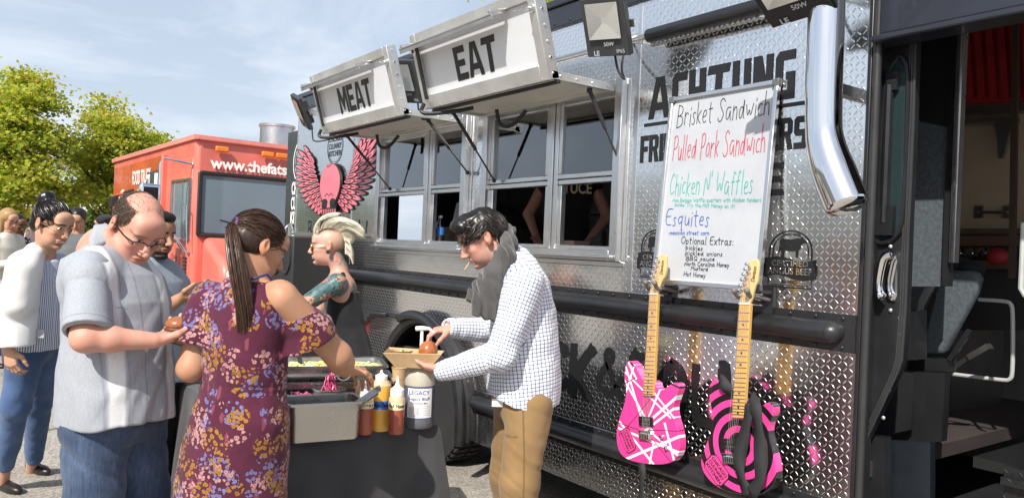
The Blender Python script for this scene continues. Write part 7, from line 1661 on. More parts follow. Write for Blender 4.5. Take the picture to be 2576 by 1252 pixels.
    b = MB(); X, Y, Z = basis(Vector(dR)); o = Vector(wrR - dR * .02); b.tube([o + (X * math.cos(a) + Y * math.sin(a)) * .033 for a in np.linspace(0, 6.2832, 22)], .0035, 6); b.build('bracelet', M_WHITE, g_)
    for s in (-.09, .09): a = D3(575, 1300, 2.73) * (1, 1, 0) + lat * s; shoe('shoe', g_, a - tf * .08, a + tf * .15, M_BOOT)
    lg = cloth_obj('leg', g_, [cap(D3(575, 1300, 2.73) * (1, 1, 0) + lat * s + U3_ * z0, D3(575, 1300, 2.73) * (1, 1, 0) + lat * s + U3_ * .07, .05, .035, .0) for s in (-.09, .09) for z0 in (.4,)], pbr('bare_leg', SK_TAN, .5), .008)
    # serving tongs with teal grips dripping onion
    tp = wrR + dR * .10 + vec(-.02, 0, -.02); tip = np.array(cR) + np.array((0, 0, .19)); t = thing('tongs', 'serving tongs with teal grips in the hand of the floral dress woman', 'tongs', tp)
    b = MB(); b.bar(tp + vec(.05, .01, .005), tip, .012, .003, UP); b.build('arm', M_PAN, t); b = MB(); b.bar(tp + vec(.05, .01, -.012), tip - vec(0, 0, .015), .012, .003, UP); b.build('arm', M_PAN, t)
    b = MB(); b.bar(tp + vec(.055, .01, .0), tp - vec(.0, .0, .0), .022, .02, UP); b.build('grip', pbr('teal_grip', (.20, .50, .40), .5), t, bevel=.004)
    rg = random.Random(2); b = MB()
    for i in range(26):
        p = Vector(tip) + Vector((rg.uniform(-.018, .018), rg.uniform(-.018, .018), rg.uniform(-.01, .015))); q = [p]
        for k in range(5): q.append(q[-1] + Vector((rg.uniform(-.008, .008), rg.uniform(-.008, .008), -.014)))
        b.tube(q, .0028, 5, m=i % 2)
    o_ = b.build('pickled_onion', M_ONI, None); tag(o_, 'strings of pink pickled onion hanging from the teal tongs', 'onion')
woman_floral()

# ---- man in the checked shirt ------------------------------------------------------------------------------------------
def checks(nt, co):
    uv = N(nt, 'ShaderNodeUVMap', uv_map='wrap').outputs[0]; uv = mixc(nt, .004, uv, N(nt, 'ShaderNodeTexNoise', {'Vector': co, 'Scale': 14}).outputs['Color'], 'ADD'); s = N(nt, 'ShaderNodeSeparateXYZ', {0: uv}); P = .0165
    def ln(x): return m_(nt, 'LESS_THAN', m_(nt, 'ABSOLUTE', m_(nt, 'SUBTRACT', m_(nt, 'FRACT', m_(nt, 'DIVIDE', x, P)), .5)), .092)
    a, b = ln(s.outputs[0]), ln(s.outputs[1]); l = m_(nt, 'MAXIMUM', a, b); x = m_(nt, 'MULTIPLY', a, b)
    c = mixc(nt, m_(nt, 'MULTIPLY', l, .9), (.80, .81, .83), (.06, .10, .30)); return mixc(nt, x, c, (.02, .03, .12))
M_CHECK = cloth_mat('blue_check_cotton', checks, .85, .25)
def man_check():
    H = Head(D3(1214, 598, 3.52), vec(-.84, -.14, -.48), (0, 0, 1), 1.03)
    g_ = pt('dark haired man in a blue checked shirt, grey scarf and khaki trousers', D3(1310, 1000, 3.52))
    tf = _nrm(vec(-1, -.05, 0)); lat = _nrm(vec(-.05, 1, 0)); A_ = np.stack([lat, tf, U3_])
    nb = D3(1272, 655, 3.53); shL, elL, wrL = D3(1322, 718, 3.31), D3(1262, 892, 3.26), D3(1118, 930, 3.32); shR, elR, wrR = D3(1296, 712, 3.74), D3(1248, 832, 3.78), D3(1140, 826, 3.66)
    dL = vec(-.93, .10, .12); dR = vec(-.88, -.15, -.10)
    hL = hand(wrL, dL, vec(.1, .25, .95), 1, (.30, .25, .25, .3), (.25, .2), 1.04); hR = hand(wrR, dR, vec(-.25, .0, -.95), 1, (.55, .75, .7, .6), (.75, .4), 1.0, .10)
    pr = [cap(nb, H.w(0, -.03, -.06), .060, .056, .02)] + head_prims(H, 1.05, 1.1) + [cap(shL, elL, .05, .045, .02), cap(elL, wrL, .046, .029, .02), cap(shR, elR, .05, .045, .02), cap(elR, wrR, .045, .029, .02), cap(D3(1290, 700, 3.53), D3(1315, 900, 3.53), .1, .1, .03)] + hL + hR
    body_obj(g_, pr, H, .006, [hbox(wrL, dL), hbox(wrR, dR)], lambda P: face_col(P, H, SK_PINK, brow=(.025, .018, .015), browk=1.1, stub=.30, stubc=(.20, .15, .14), blush=.3))
    hm = hair_mat('near_black_hair', (.006, .005, .005), (.040, .030, .026), .34)
    HB = [H.e((0, -.020, .044), (.083, .098, .086), 0), H.e((0, .058, .088), (.064, .056, .042), .03), H.e((0, -.075, .0), (.066, .04, .06), .03), half(H.w(0, .082, .06), H.f * .75 - H.u * .66), half(H.w(0, .018, .03), H.f * .75 - H.u * .66, 'i') if False else H.e((0, .085, -.01), (.09, .070, .062), .012, 's'), half(H.w(0, -.06, -.062), -H.u)]
    for s in (1, -1): HB.append(H.e((s * .083, .0, -.018), (.03, .030, .040), .008, 's'))
    cloth_obj('hair', g_, HB, hm, .0035, folds(.005, 75, 8))
    mask = lambda p: (p[:, 2] > .01) & (p[:, 1] < .07) & ~((np.abs(p[:, 0]) > .055) & (p[:, 2] < .02) & (p[:, 1] > -.03)) | ((p[:, 1] < -.05) & (p[:, 2] > -.045))
    flow_hair('hair', hm, g_, H, 5200, mask, lambda q, n_: np.stack([.35 * np.sin(q[:, 1] * 90) + q[:, 0] * 5, np.where(q[:, 1] > -.03, .9, -.4), np.where(q[:, 1] > -.03, -.15, -.8)], 1),   .050, .0021, 6, .16, 7, .22, inflate=.011)
    S = [(D3(1312, 1018, 3.52), .205, .170), (D3(1318, 955, 3.52), .205, .168), (D3(1318, 870, 3.52), .205, .156), (D3(1316, 785, 3.53), .212, .150), (D3(1306, 705, 3.53), .205, .130), (D3(1292, 655, 3.53), .15, .10), (D3(1280, 632, 3.53), .085, .082)]
    m = D3(1306, 700, 3.53); aL = _nrm(elL - shL); bL = _nrm(wrL - elL); bR = _nrm(wrR - elR)
    sh = [loft_p(S, lat, 0, p=2.3), cap(shL + U3_ * .02, elL, .082, .066, .04), cap(elL, wrL - bL * .0, .066, .046, .025), cap(wrL - bL * .045, wrL + bL * .012, .047, .046, .004), cap(shR + U3_ * .02, elR, .08, .064, .04), cap(elR, wrR, .064, .046, .025), cap(wrR - bR * .045, wrR + bR * .012, .047, .046, .004)]
    sh += [half(wrL + bL * .014, bL, 'i') if False else cap(wrL + bL * .055, wrL + bL * .09, .042, .05, .002, 's'), cap(wrR + bR * .055, wrR + bR * .09, .042, .05, .002, 's')]
    sh += [ell(nb + U3_ * .025 - tf * .012, A_, (.082, .084, .05), .015), half(D3(1312, 1010, 3.52), -U3_ * .93 + tf * .28, 'i')]
    ds = folds(.006, 30, 41, (1, 1, .7)); ds2 = folds(.003, 70, 42)
    cloth_obj('shirt', g_, sh, M_CHECK, .0055, lambda P: ds(P) + ds2(P), [(S[0][0], nb, .19, tf), (shL + aL * .03, elL, .075, U3_ + lat * .3), (elL, wrL, .055, U3_), (shR, elR, .075, U3_ + lat * .3), (elR, wrR, .055, U3_)])
    # grey top slung round the neck
    rope = [D3(1276, 580, 3.55), D3(1280, 612, 3.45), D3(1268, 650, 3.39), D3(1248, 690, 3.365)]
    sc = [cap(rope[k], rope[k + 1], (.026, .036, .046, .050)[k], (.036, .046, .050, .046)[k], .02) for k in range(3)]
    sc += [loft_p([(D3(1252, 690, 3.37), .050, .034), (D3(1238, 715, 3.35), .060, .032), (D3(1226, 765, 3.34), .060, .028), (D3(1219, 800, 3.34), .058, .026)], vec(.96, .2, .1), .015, p=2.4)]
    sc += [loft_p([(D3(1226, 700, 3.46), .040, .030), (D3(1208, 732, 3.44), .044, .030), (D3(1196, 762, 3.43), .042, .026)], vec(.96, -.2, .1), .012, p=2.4), cap(rope[0], D3(1264, 650, 3.64), .028, .038, .02), cap(D3(1264, 650, 3.64), D3(1232, 700, 3.54), .038, .034, .02)]
    d1 = pleats(.0075, 150, vec(.95, .25, .22), 55, 1.0); d2 = folds(.004, 55, 57, (1, 1, .5))
    cloth_obj('scarf', g_, sc, M_GREYK, .004, lambda P: d1(P) + d2(P))
    hl, hr = D3(1335, 1010, 3.42), D3(1300, 1010, 3.62)
    kp = legs_prims(hl, D3(1306, 1215, 3.40), D3(1306, 1470, 3.45), hr, D3(1278, 1200, 3.64), D3(1300, 1440, 3.68), (.104, .084, .074), .03) + [ell(D3(1312, 1000, 3.52), A_, (.165, .140, .12), .05), half((0, 0, .02), -U3_), half(D3(1316, 955, 3.52), U3_)]
    def seam(P):
        o = np.zeros(len(P)); nr = ((P - np.array((0, 0, CAMZ))) @ F3_) < 3.44
        for a, b in (((1292, 989), (1315, 1014)), ((1315, 1014), (1318.5, 1134)), ((1318.5, 1134), (1316, 1300)), ((1240, 1085), (1262, 1098)), ((1262, 1098), (1300, 1094))):
            p0, p1 = D3(*a, 3.36), D3(*b, 3.36); d = p1 - p0; L = np.linalg.norm(d); d /= L; q = P - p0; q = q - np.outer(q @ F3_, F3_); t = np.clip(q @ d, 0, L); o = np.maximum(o, np.clip(1.6 - np.linalg.norm(q - np.outer(t, d), axis=1) / .0028, 0, 1))
        return np.stack([o * nr * .8, o * 0, o * 0], 1)
    ka = folds(.007, 26, 61, (1, 1, .9)); kb = pleats(.0017, 80, vec(.35, .1, 1), 9, 1.6, vec(1, 0, 0)); zk = D3(1300, 1170, 3.4)[2]
    cloth_obj('trousers', g_, kp, M_KHAKI, .005, lambda P: ka(P) * .6 + kb(P) * (.35 + np.exp(-((P[:, 2] - zk) / .14) ** 2)), colfn=seam)
    for p in (D3(1306, 1470, 3.45), D3(1300, 1440, 3.68)): p = p * (1, 1, 0); shoe('shoe', g_, p - tf * .07, p + tf * .2, M_BOOT)
    # badge at the hem
    bc = Vector(D3(1262, 1013, 3.385)); b = MB(); b.obox(bc, (RT, -FW, UP), (.043, .002, .017), 0); b.obox(bc - FW * .003 + RT * .024, (RT, -FW, UP), (.013, .001, .013), 1); b.obox(bc - FW * .0035 + RT * .024 + UP * .003, (RT, -FW, UP), (.006, .001, .006), 2); b.build('badge', [M_WHITE, pbr('badge_photo', (.2, .16, .15), .5), pbr('badge_face', SK_FAIR, .5)], g_, bevel=.001)
    b = MB(); b.tube([Vector(H.w(.004, .10, -.068)), Vector(H.w(.012, .135, -.088))], .0025, 6); b.build('wooden_skewer', pbr('wood_pick', (.6, .42, .2), .6), g_)
    # paper tray with slider in his left hand
    tc = wrL + _nrm(dL) * .10 + U3_ * .035; tx = R3_; ty = F3_; t = thing('food_tray', 'brown paper food tray held by the man in the checked shirt', 'tray', tc)
    tray_c = Vector(D3(1041, 921, 3.36)); b = MB(); ux, uy = Vector(RT), Vector(FW)
    B0 = [(-.075, -.045), (.075, -.045), (.075, .045), (-.075, .045)]; T0 = [(-.125, -.075), (.125, -.075), (.125, .075), (-.125, .075)]
    V = [tray_c + ux * x + uy * y for x, y in B0] + [tray_c + ux * x + uy * y + UP * (.062 + (.006 if i % 2 else 0)) for i, (x, y) in enumerate(T0)]
    b.add(V, [(3, 2, 1, 0), (0, 1, 5, 4), (1, 2, 6, 5), (2, 3, 7, 6), (3, 0, 4, 7)]); tr = b.build('tray', M_KRAFT, t, smooth=False); so4 = tr.modifiers.new('thick', 'SOLIDIFY'); so4.thickness = .003
    def food(name, label, cat, prims, mt, disp=None, h=.0035):
        P, F = sdf_mesh(prims, h, (), disp); me = np_mesh(name, P, F); me.materials.append(mt); o = link(name, me, None, sharp=0); tag(o, label, cat); return o
    T = lambda r, f, u: np.array(tray_c + ux * r + uy * f + UP * u)
    I3 = np.stack([R3_, F3_, U3_])
    food('brioche_bun', 'shiny brown brioche bun at the right end of the paper tray', 'bun', [ell(T(.062, -.02, .072), I3, (.042, .042, .045), 0)], pbr('brioche', (.40, .12, .035), .22, coat=.6, var=.2, vs=30))
    for i, (x, y, z) in enumerate(((.012, -.03, .055), (.022, .0, .06), (.005, .01, .052))): food('pickle_slice', 'green pickle slices tucked beside the brioche bun in the paper tray', 'pickle', [ell(T(x, y, z), np.stack([_nrm(R3_ + U3_ * (.5 + i * .2)), F3_, _nrm(U3_ - R3_ * (.5 + i * .2))]), (.020, .022, .004), 0)], pbr('pickle_green', (.42, .40, .10), .3))['group'] = 'pickle slices in the tray'
    bw = thing('paper_bowl', 'small kraft bowl of corn salad at the left end of the paper tray', 'bowl', T(-.055, 0, .02)); revolve(Vector(T(-.055, 0, .018)), [(.035, 0), (.048, .05), (.050, .052), (.046, .05), (.04, .038), (0, .036)], M_KRAFT, 'bowl', bw, 24)
    crumbs('corn_kernel', M_CORN, bw, Vector(T(-.055, 0, 0)), ux, uy, .075, .075, .055, 80, .005, 9, .012)
man_check()

# ---- woman with the platinum mohawk ------------------------------------------------------------------------------------
def tattoo_skin():
    m, nt, b = newmat('tattooed_skin'); co = objco(nt); a = N(nt, 'ShaderNodeVertexColor', layer_name='Col').outputs[0]; s = N(nt, 'ShaderNodeVertexColor', layer_name='Ink').outputs[0]
    v = N(nt, 'ShaderNodeTexVoronoi', {'Vector': mixc(nt, .05, co, N(nt, 'ShaderNodeTexNoise', {'Vector': co, 'Scale': 25}).outputs['Color'], 'ADD'), 'Scale': 24}); e = N(nt, 'ShaderNodeTexVoronoi', {'Vector': co, 'Scale': 24}, feature='DISTANCE_TO_EDGE').outputs['Distance']
    pal = ramp(nt, N(nt, 'ShaderNodeSeparateColor', {0: v.outputs['Color']}).outputs[0], [(0, (.06, .13, .14)), (.35, (.10, .20, .19)), (.55, (.42, .17, .14)), (.7, (.14, .13, .08)), (.85, (.45, .26, .18)), (1, (.05, .06, .09))], 'CONSTANT')
    pal = mixc(nt, m_(nt, 'LESS_THAN', noi(nt, co, 60, 4), .42), pal, (.035, .04, .045))
    setb(nt, b, col=mixc(nt, N(nt, 'ShaderNodeSeparateColor', {0: s}).outputs[0], a, pal), rough=.45, sss=.08, ssss=.01, sssr=(1, .35, .18)); return m
M_TATT = tattoo_skin()
def woman_mohawk():
    H = Head(D3(826, 618, 4.66), vec(-.97, -.14, -.05), (0, 0, 1), .98)
    g_ = pt('tattooed woman with a tall platinum mohawk and sunglasses in a black tank top', D3(870, 1000, 4.64)); tf = _nrm(vec(-.96, -.28, 0)); lat = _nrm(np.cross(tf, U3_)); A_ = np.stack([lat, tf, U3_])
    nb = D3(853, 672, 4.66); shL, elL, wrL = D3(846, 712, 4.48), D3(758, 772, 4.36), D3(700, 830, 4.30); shR, elR, wrR = D3(842, 712, 4.86), D3(790, 800, 4.85), D3(730, 850, 4.7)
    pr = [cap(nb, H.w(0, -.03, -.06), .053, .048, .02), cap(shL, shR, .05, .05, .04), ell(D3(858, 735, 4.66), A_, (.165, .095, .12), .05)] + head_prims(H, .9, 1.0, fem=True) + [cap(shL, elL, .056, .046, .03), cap(elL, wrL, .044, .028, .02), cap(shR, elR, .055, .046, .03), cap(elR, wrR, .044, .028, .02)] + hand(wrL, wrL - elL, vec(0, -.2, -1), 1, sc=.93) + hand(wrR, wrR - elR, vec(0, -.2, -1), 1, sc=.93)
    fb = [(*H.box(.145), .004)]; P, F = sdf_mesh(pr, .006, fb); me = np_mesh('body', P, F)
    set_col(me, face_col(P, H, SK_PINK, brow=(.3, .2, .13), browk=.6, lip=(.50, .15, .16), eyes=False, shave=((.50, .36, .26), .55)))
    dl = np.linalg.norm(P - (shL + (elL - shL) * np.clip(((P - shL) @ (elL - shL)) / ((elL - shL) @ (elL - shL)), 0, 1)[:, None]), axis=1); ink = np.clip((.085 - dl) / .01, 0, 1)
    nk = np.clip((.075 - np.linalg.norm(P - (nb + U3_ * .05), axis=1)) / .015, 0, 1) * .8; bk = np.clip((.07 - np.linalg.norm(P - D3(884, 735, 4.60), axis=1)) / .02, 0, 1); ink = np.maximum(np.maximum(ink, nk), bk)
    set_col(me, np.stack([ink] * 3, 1), 'Ink'); me.color_attributes.active_color_index = 0; me.materials.append(M_TATT); link('body', me, g_, sharp=0)
    hm = hair_mat('platinum_hair', (.66, .58, .40), (.90, .87, .76), .45); rg = np.random.default_rng(9); n = 3600; pa = []
    for i in range(n):
        s = rg.uniform(0, 1); y = .075 - .16 * s; zc = .032 + .083 * math.sqrt(max(0, 1 - ((y + .014) / .096) ** 2)); x = rg.normal(0, .022); p = np.array([x, y, zc - .005]); L = (.115 + .10 * math.sin(math.pi * min(1, .15 + s * .75))) * rg.uniform(.8, 1.06); d = np.array([x * 4, -.05 - .75 * s, 1.0 - .35 * s]); d[1] += .35 * (s < .2); pts = [p]
        for k in range(7): d = d / np.linalg.norm(d); p = p + d * L / 7; d = d + np.array([rg.normal(0, .03), -.26 - .18 * s, -.16 - .30 * s]); pts.append(p)
        pa.append(pts)
    for i in range(1500):
        z = rg.uniform(-.05, .06); x = rg.normal(0, .028); p = np.array([x, -.100 - .1 * abs(x) + max(0, z - .02) * .3, z]); d = np.array([x * 3, -.75, -.35]); pts = [p]
        for k in range(7): d = d / np.linalg.norm(d); p = p + d * rg.uniform(.009, .014); d = d + np.array([0, .05, -.22]); pts.append(p)
        pa.append(pts)
    W = H.o + (np.array(pa) * H.sc) @ H.M; strands('hair', hm, g_, W, .0026, rg.uniform(0, 1, len(pa)))
    cloth_obj('hair', g_, [H.e((0, -.025, .098), (.03, .09, .045), 0), H.e((0, -.07, .13), (.026, .07, .05), .04), H.e((0, -.115, .07), (.028, .05, .07), .04)], hm, .004, folds(.004, 80, 2))
    glasses(g_, H, 'sunglasses', M_GOLD, pbr('yellow_lens', (.36, .30, .06), .12, coat=.3), .027, .021, .0016, -.005, .105, True)
    b = MB()
    for s in (1, -1): b.lathe([(.0, -.004), (.0125, -.004), (.0125, .004), (0, .004)], Vector(H.w(s * .083, -.006, -.038)), 16, Vector(H.l))
    b.build('ear_plug', M_BLK, g_)
    S = [(D3(895, 960, 4.66), .165, .13), (D3(886, 890, 4.66), .15, .118), (D3(872, 820, 4.66), .140, .108), (D3(863, 770, 4.66), .150, .112), (D3(860, 738, 4.66), .150, .105)]
    tk = [loft_p(S, lat, 0), cap(D3(866, 745, 4.55), D3(862, 690, 4.56), .022, .016, .015), cap(D3(866, 745, 4.78), D3(862, 690, 4.77), .022, .016, .015)]
    tk += [half(D3(862, 752, 4.66), U3_ * .9 + tf * .35 * 0, 'i', .01)] if False else []
    cloth_obj('tank_top', g_, tk, M_BLKTEE, .006, folds(.005, 30, 71, (1, 1, .6)))
    hl, hr = D3(890, 940, 4.57), D3(890, 940, 4.75)
    cloth_obj('trousers', g_, legs_prims(hl, D3(885, 1090, 4.56), hl * (1, 1, 0) + U3_ * .05, hr, D3(885, 1090, 4.76), hr * (1, 1, 0) + U3_ * .05, (.10, .075, .055)) + [ell(D3(893, 945, 4.66), A_, (.16, .125, .10), .05), half((0, 0, .02), -U3_)], simple_cloth('charcoal_denim', (.03, .03, .033)), .008, folds(.005, 30, 3))
    for p in (hl, hr): p = p * (1, 1, 0); shoe('shoe', g_, p - tf * .06, p + tf * .18, M_BOOT)
    my = pbr('yellow_print', (.62, .55, .12), .6); mr = pbr('red_print', (.35, .04, .02), .6)
    pc = Vector(D3(883, 830, 4.56)); nz = Vector(_nrm(-F3_ * .93 + R3_ * .36)); ux = UP.cross(nz).normalized()
    for tx, dz, mt in (('FOR', .055, my), ('SUGE', -.03, my)):
        me = text_mesh(tx, .002, .02); place(me, pc + UP * dz + nz * .004, ux, UP, w=.10, h=.045, lift=0); me.materials.clear(); me.materials.append(mt); o = link('lettering', me, g_, smooth=False); sw = None
woman_mohawk()

# ---- woman with the white cardigan -------------------------------------------------------------------------------------
M_STRIPE = cloth_mat('blue_stripe_cotton', lambda nt, co: mixc(nt, m_(nt, 'LESS_THAN', m_(nt, 'FRACT', m_(nt, 'DIVIDE', N(nt, 'ShaderNodeSeparateXYZ', {0: N(nt, 'ShaderNodeUVMap', uv_map='wrap').outputs[0]}).outputs[0], .0105)), .45), (.72, .74, .78), (.13, .18, .36)), .85, .25)
def woman_bun():
    H = Head(D3(132, 563, 4.06), vec(.93, -.25, -.30), vec(.16, 0, 1), 1.0)
    g_ = pt('smiling woman with a black hair bun, round glasses and white cardigan', D3(100, 1000, 4.35)); tf = _nrm(vec(.88, -.47, 0)); lat = _nrm(np.cross(tf, U3_)); A_ = np.stack([lat, tf, U3_])
    nb = D3(116, 632, 4.12); shR, elR, wrR = D3(62, 668, 3.98), D3(30, 800, 4.05), D3(24, 880, 4.0); shL, elL, wrL = D3(140, 660, 4.32), D3(150, 760, 4.36), D3(180, 810, 4.3); dR = vec(.15, 0, -1)
    pr = [cap(nb, H.w(0, -.028, -.06), .050, .045, .02), cap(shR, shL, .045, .045, .03), ell(D3(112, 690, 4.15), A_, (.13, .08, .10), .04)] + head_prims(H, .9, .9, smile=1, fem=True) + [cap(shR, elR, .045, .038, .03), cap(elR, wrR, .038, .026, .02), cap(shL, elL, .045, .038, .03), cap(elL, wrL, .038, .026, .02)] + hand(wrR, dR, vec(.2, .9, 0), 1, (.5, .5, .5, .5), (.3, .3), .92)
    pr += [cap(D3(86, 1100, 4.75), D3(80, 1180, 4.9), .040, .034, .02), cap(D3(14, 1150, 4.5), D3(6, 1215, 4.55), .038, .034, .02), cap(D3(110, 700, 4.16), D3(92, 850, 4.28), .08, .09, .03), cap(D3(100, 860, 4.34), D3(98, 1010, 4.60), .06, .045, .02), cap(D3(98, 1010, 4.60), D3(86, 1105, 4.75), .045, .04, .02), cap(D3(72, 868, 4.22), D3(40, 1020, 4.30), .06, .045, .02), cap(D3(40, 1020, 4.30), D3(14, 1152, 4.5), .045, .038, .02)]
    body_obj(g_, pr, H, .006, [hbox(wrR, dR)], lambda P: face_col(P, H, SK_WARM, brow=(.03, .02, .018), lip=(.42, .11, .11), teeth=1, blush=.35))
    hm = hair_mat('black_hair', (.005, .004, .005), (.028, .022, .022), .3); tie = np.array([0, -.075, .085])
    HB = [H.e((0, -.022, .036), (.079, .096, .087), 0), H.e((0, -.07, -.03), (.06, .045, .045), .03), half(H.w(0, .070, .04), H.f * .9 - H.u * .35), half(H.w(0, 0, -.055), -H.u * .8 + H.f * .45)]
    for s in (1, -1): HB.append(H.e((s * .083, .03, -.03), (.04, .055, .045), .01, 's'))
    HB += [H.e((0, -.085, .108), (.045, .042, .045), .012)]
    cloth_obj('hair', g_, HB, hm, .004, folds(.004, 90, 14))
    mask = lambda p: (p[:, 2] > -.03) & (p[:, 1] < .066) & ~((p[:, 1] > -.02) & (p[:, 2] < .018) & (np.abs(p[:, 0]) > .045))
    flow_hair('hair', hm, g_, H, 3200, mask, lambda q, n_: (tie - q) / (np.linalg.norm(tie - q, axis=1)[:, None] + .01),   .09, .0021, 5, .08, 6, .12, inflate=.008)
    glasses(g_, H, 'glasses', M_GOLD, M_LENS, .024, .023, .0011, -.006, .106, True)
    S = [(D3(96, 858, 4.26), .165, .125), (D3(104, 800, 4.22), .142, .112), (D3(108, 730, 4.18), .150, .112), (D3(110, 680, 4.15), .155, .098), (D3(114, 645, 4.13), .10, .07)]
    bl = [loft_p(S, lat, 0), cap(D3(128, 630, 4.0), D3(150, 712, 3.98), .022, .010, .01, 's') if False else cap(nb + tf * .085 + U3_ * .05, nb + tf * .10 - U3_ * .13, .062, .012, .01, 's')]
    ds = folds(.005, 34, 81, (1, 1, .5)); cloth_obj('blouse', g_, bl, M_STRIPE, .0055, ds, [(S[0][0], nb, .13, -tf)])
    # cardigan slung over the shoulders
    q = lambda P: P
    cd = [loft_p([(D3(34, 872, 4.02), .10, .095), (D3(40, 800, 4.04), .098, .09), (D3(52, 720, 4.04), .088, .08), (D3(70, 655, 4.06), .065, .06)], lat, 0), cap(D3(84, 636, 4.10), D3(62, 680, 4.02), .045, .075, .04), cap(D3(92, 632, 4.12), D3(66, 770, 4.16), .035, .07, .05), cap(D3(130, 645, 4.28), D3(150, 740, 4.36), .04, .06, .03)]
    cd += [cap(D3(88, 640, 4.06), shR + U3_ * .0, .05, .072, .03), cap(shR, D3(44, 760, 3.99), .074, .085, .03), half(D3(36, 868, 4.02), -U3_, 'i')]
    cloth_obj('cardigan', g_, cd, M_WHITEK, .006, folds(.006, 24, 83, (1, 1, .4)))
    hl, hr = D3(70, 868, 4.22), D3(108, 868, 4.36)
    cloth_obj('jeans', g_, legs_prims(hl, D3(40, 1020, 4.30), D3(14, 1165, 4.5), hr, D3(98, 1010, 4.60), D3(86, 1148, 4.82), (.098, .072, .052)) + [ell(D3(92, 850, 4.28), A_, (.155, .118, .10), .05)], M_DENIM2, .006, folds(.006, 34, 91, (1, 1, .9)))
    for p, dd in ((D3(82, 1204, 4.93), tf), (D3(8, 1240, 4.56), tf)): p = p * (1, 1, 0); shoe('loafer', g_, p - dd * .06, p + dd * .17, M_BOOT, .038, .05)
    bc = Vector(D3(88, 838, 4.06)); b = MB(); b.obox(bc, (RT, -FW, UP), (.05, .003, .022)); b.build('badge', pbr('badge_grey', (.35, .36, .38), .4), g_)
woman_bun()

# ---- bearded man behind ------------------------------------------------------------------------------------------------
def man_beard():
    H = Head(D3(391, 588, 4.0), vec(.90, -.36, -.14), (0, 0, 1), 1.0)
    g_ = pt('young man with a short dark beard and a phone standing behind the balding man', D3(385, 1000, 4.05)); tf = _nrm(vec(.9, -.4, 0)); lat = _nrm(np.cross(tf, U3_)); A_ = np.stack([lat, tf, U3_])
    nb = D3(378, 655, 4.04); shR, elR, wrR = D3(352, 700, 3.88), D3(372, 800, 3.84), D3(452, 752, 3.80); shL, elL, wrL = D3(398, 700, 4.22), D3(405, 790, 4.2), D3(450, 745, 4.06); dR = vec(.95, .05, .18)
    pr = [cap(nb, H.w(0, -.03, -.06), .058, .054, .02)] + head_prims(H, 1.0, 1.1, smile=.35, lipk=1.15) + [cap(shR, elR, .05, .044, .02), cap(elR, wrR, .044, .029, .02), cap(shL, elL, .05, .044, .02), cap(elL, wrL, .044, .029, .02)] + hand(wrR, dR, vec(0, .3, .95), 1, (.45, .45, .45, .45), (.4, .3))
    body_obj(g_, pr, H, .007, [hbox(wrR, dR)], lambda P: face_col(P, H, SK_OLIVE, brow=(.02, .014, .012), browk=1.2, beard=.95, stub=.35, stubc=(.05, .035, .03)))
    hm = hair_mat('black_hair_short', (.008, .006, .006), (.03, .024, .022), .5)
    HB = [H.e((0, -.018, .042), (.077, .093, .083), 0), H.e((0, .05, .095), (.055, .045, .03), .03), H.e((0, .09, -.005), (.09, .062, .068), .008, 's'), half(H.w(0, 0, -.02), -H.u)]
    for s in (1, -1): HB.append(H.e((s * .083, .02, -.015), (.03, .04, .035), .006, 's'))
    cloth_obj('hair', g_, HB, hm, .004, folds(.0035, 160, 21)); cloth_obj('beard', g_, [H.e((0, .052, -.108), (.040, .034, .018), 0), H.e((0, .082, -.104), (.020, .014, .014), .015)], hm, .004, folds(.002, 200, 2))
    S = [(D3(388, 960, 4.06), .19, .15), (D3(388, 800, 4.05), .20, .145), (D3(386, 710, 4.05), .205, .125), (D3(382, 665, 4.04), .14, .09), (D3(379, 645, 4.04), .075, .07)]
    cloth_obj('shirt', g_, [loft_p(S, lat, 0), cap(shR, shR + (elR - shR) * .75, .075, .08, .04), cap(shL, shL + (elL - shL) * .75, .075, .08, .04)], simple_cloth('blue_grey_shirt', (.26, .30, .36)), .007, folds(.006, 30, 6))
    hl, hr = D3(378, 960, 4.0), D3(400, 960, 4.15)
    cloth_obj('trousers', g_, legs_prims(hl, hl * (1, 1, .5), hl * (1, 1, 0) + U3_ * .05, hr, hr * (1, 1, .5), hr * (1, 1, 0) + U3_ * .05, (.11, .08, .07)) + [half((0, 0, .02), -U3_)], simple_cloth('dark_trousers', (.04, .042, .05)), .01)
    for p in (hl, hr): p = p * (1, 1, 0); shoe('shoe', g_, p - tf * .06, p + tf * .19, M_BOOT)
    pc = Vector(wrR + _nrm(dR) * .085 + U3_ * .03); ph = thing('phone', 'black phone in the hand of the bearded man', 'phone', pc); b = MB(); b.obox(pc, (vec(.9, 0, .35), vec(-.35, .2, .9), vec(0, 1, 0)), (.07, .036, .004), 0); b.build('case', M_BLK, ph, bevel=.003); b = MB(); b.obox(pc + Vector(vec(0, .005, 0)), (vec(.9, 0, .35), vec(-.35, .2, .9), vec(0, 1, 0)), (.066, .032, .0006)); b.build('screen', pbr('phone_screen', (.02, .02, .025), .08), ph)
man_beard()

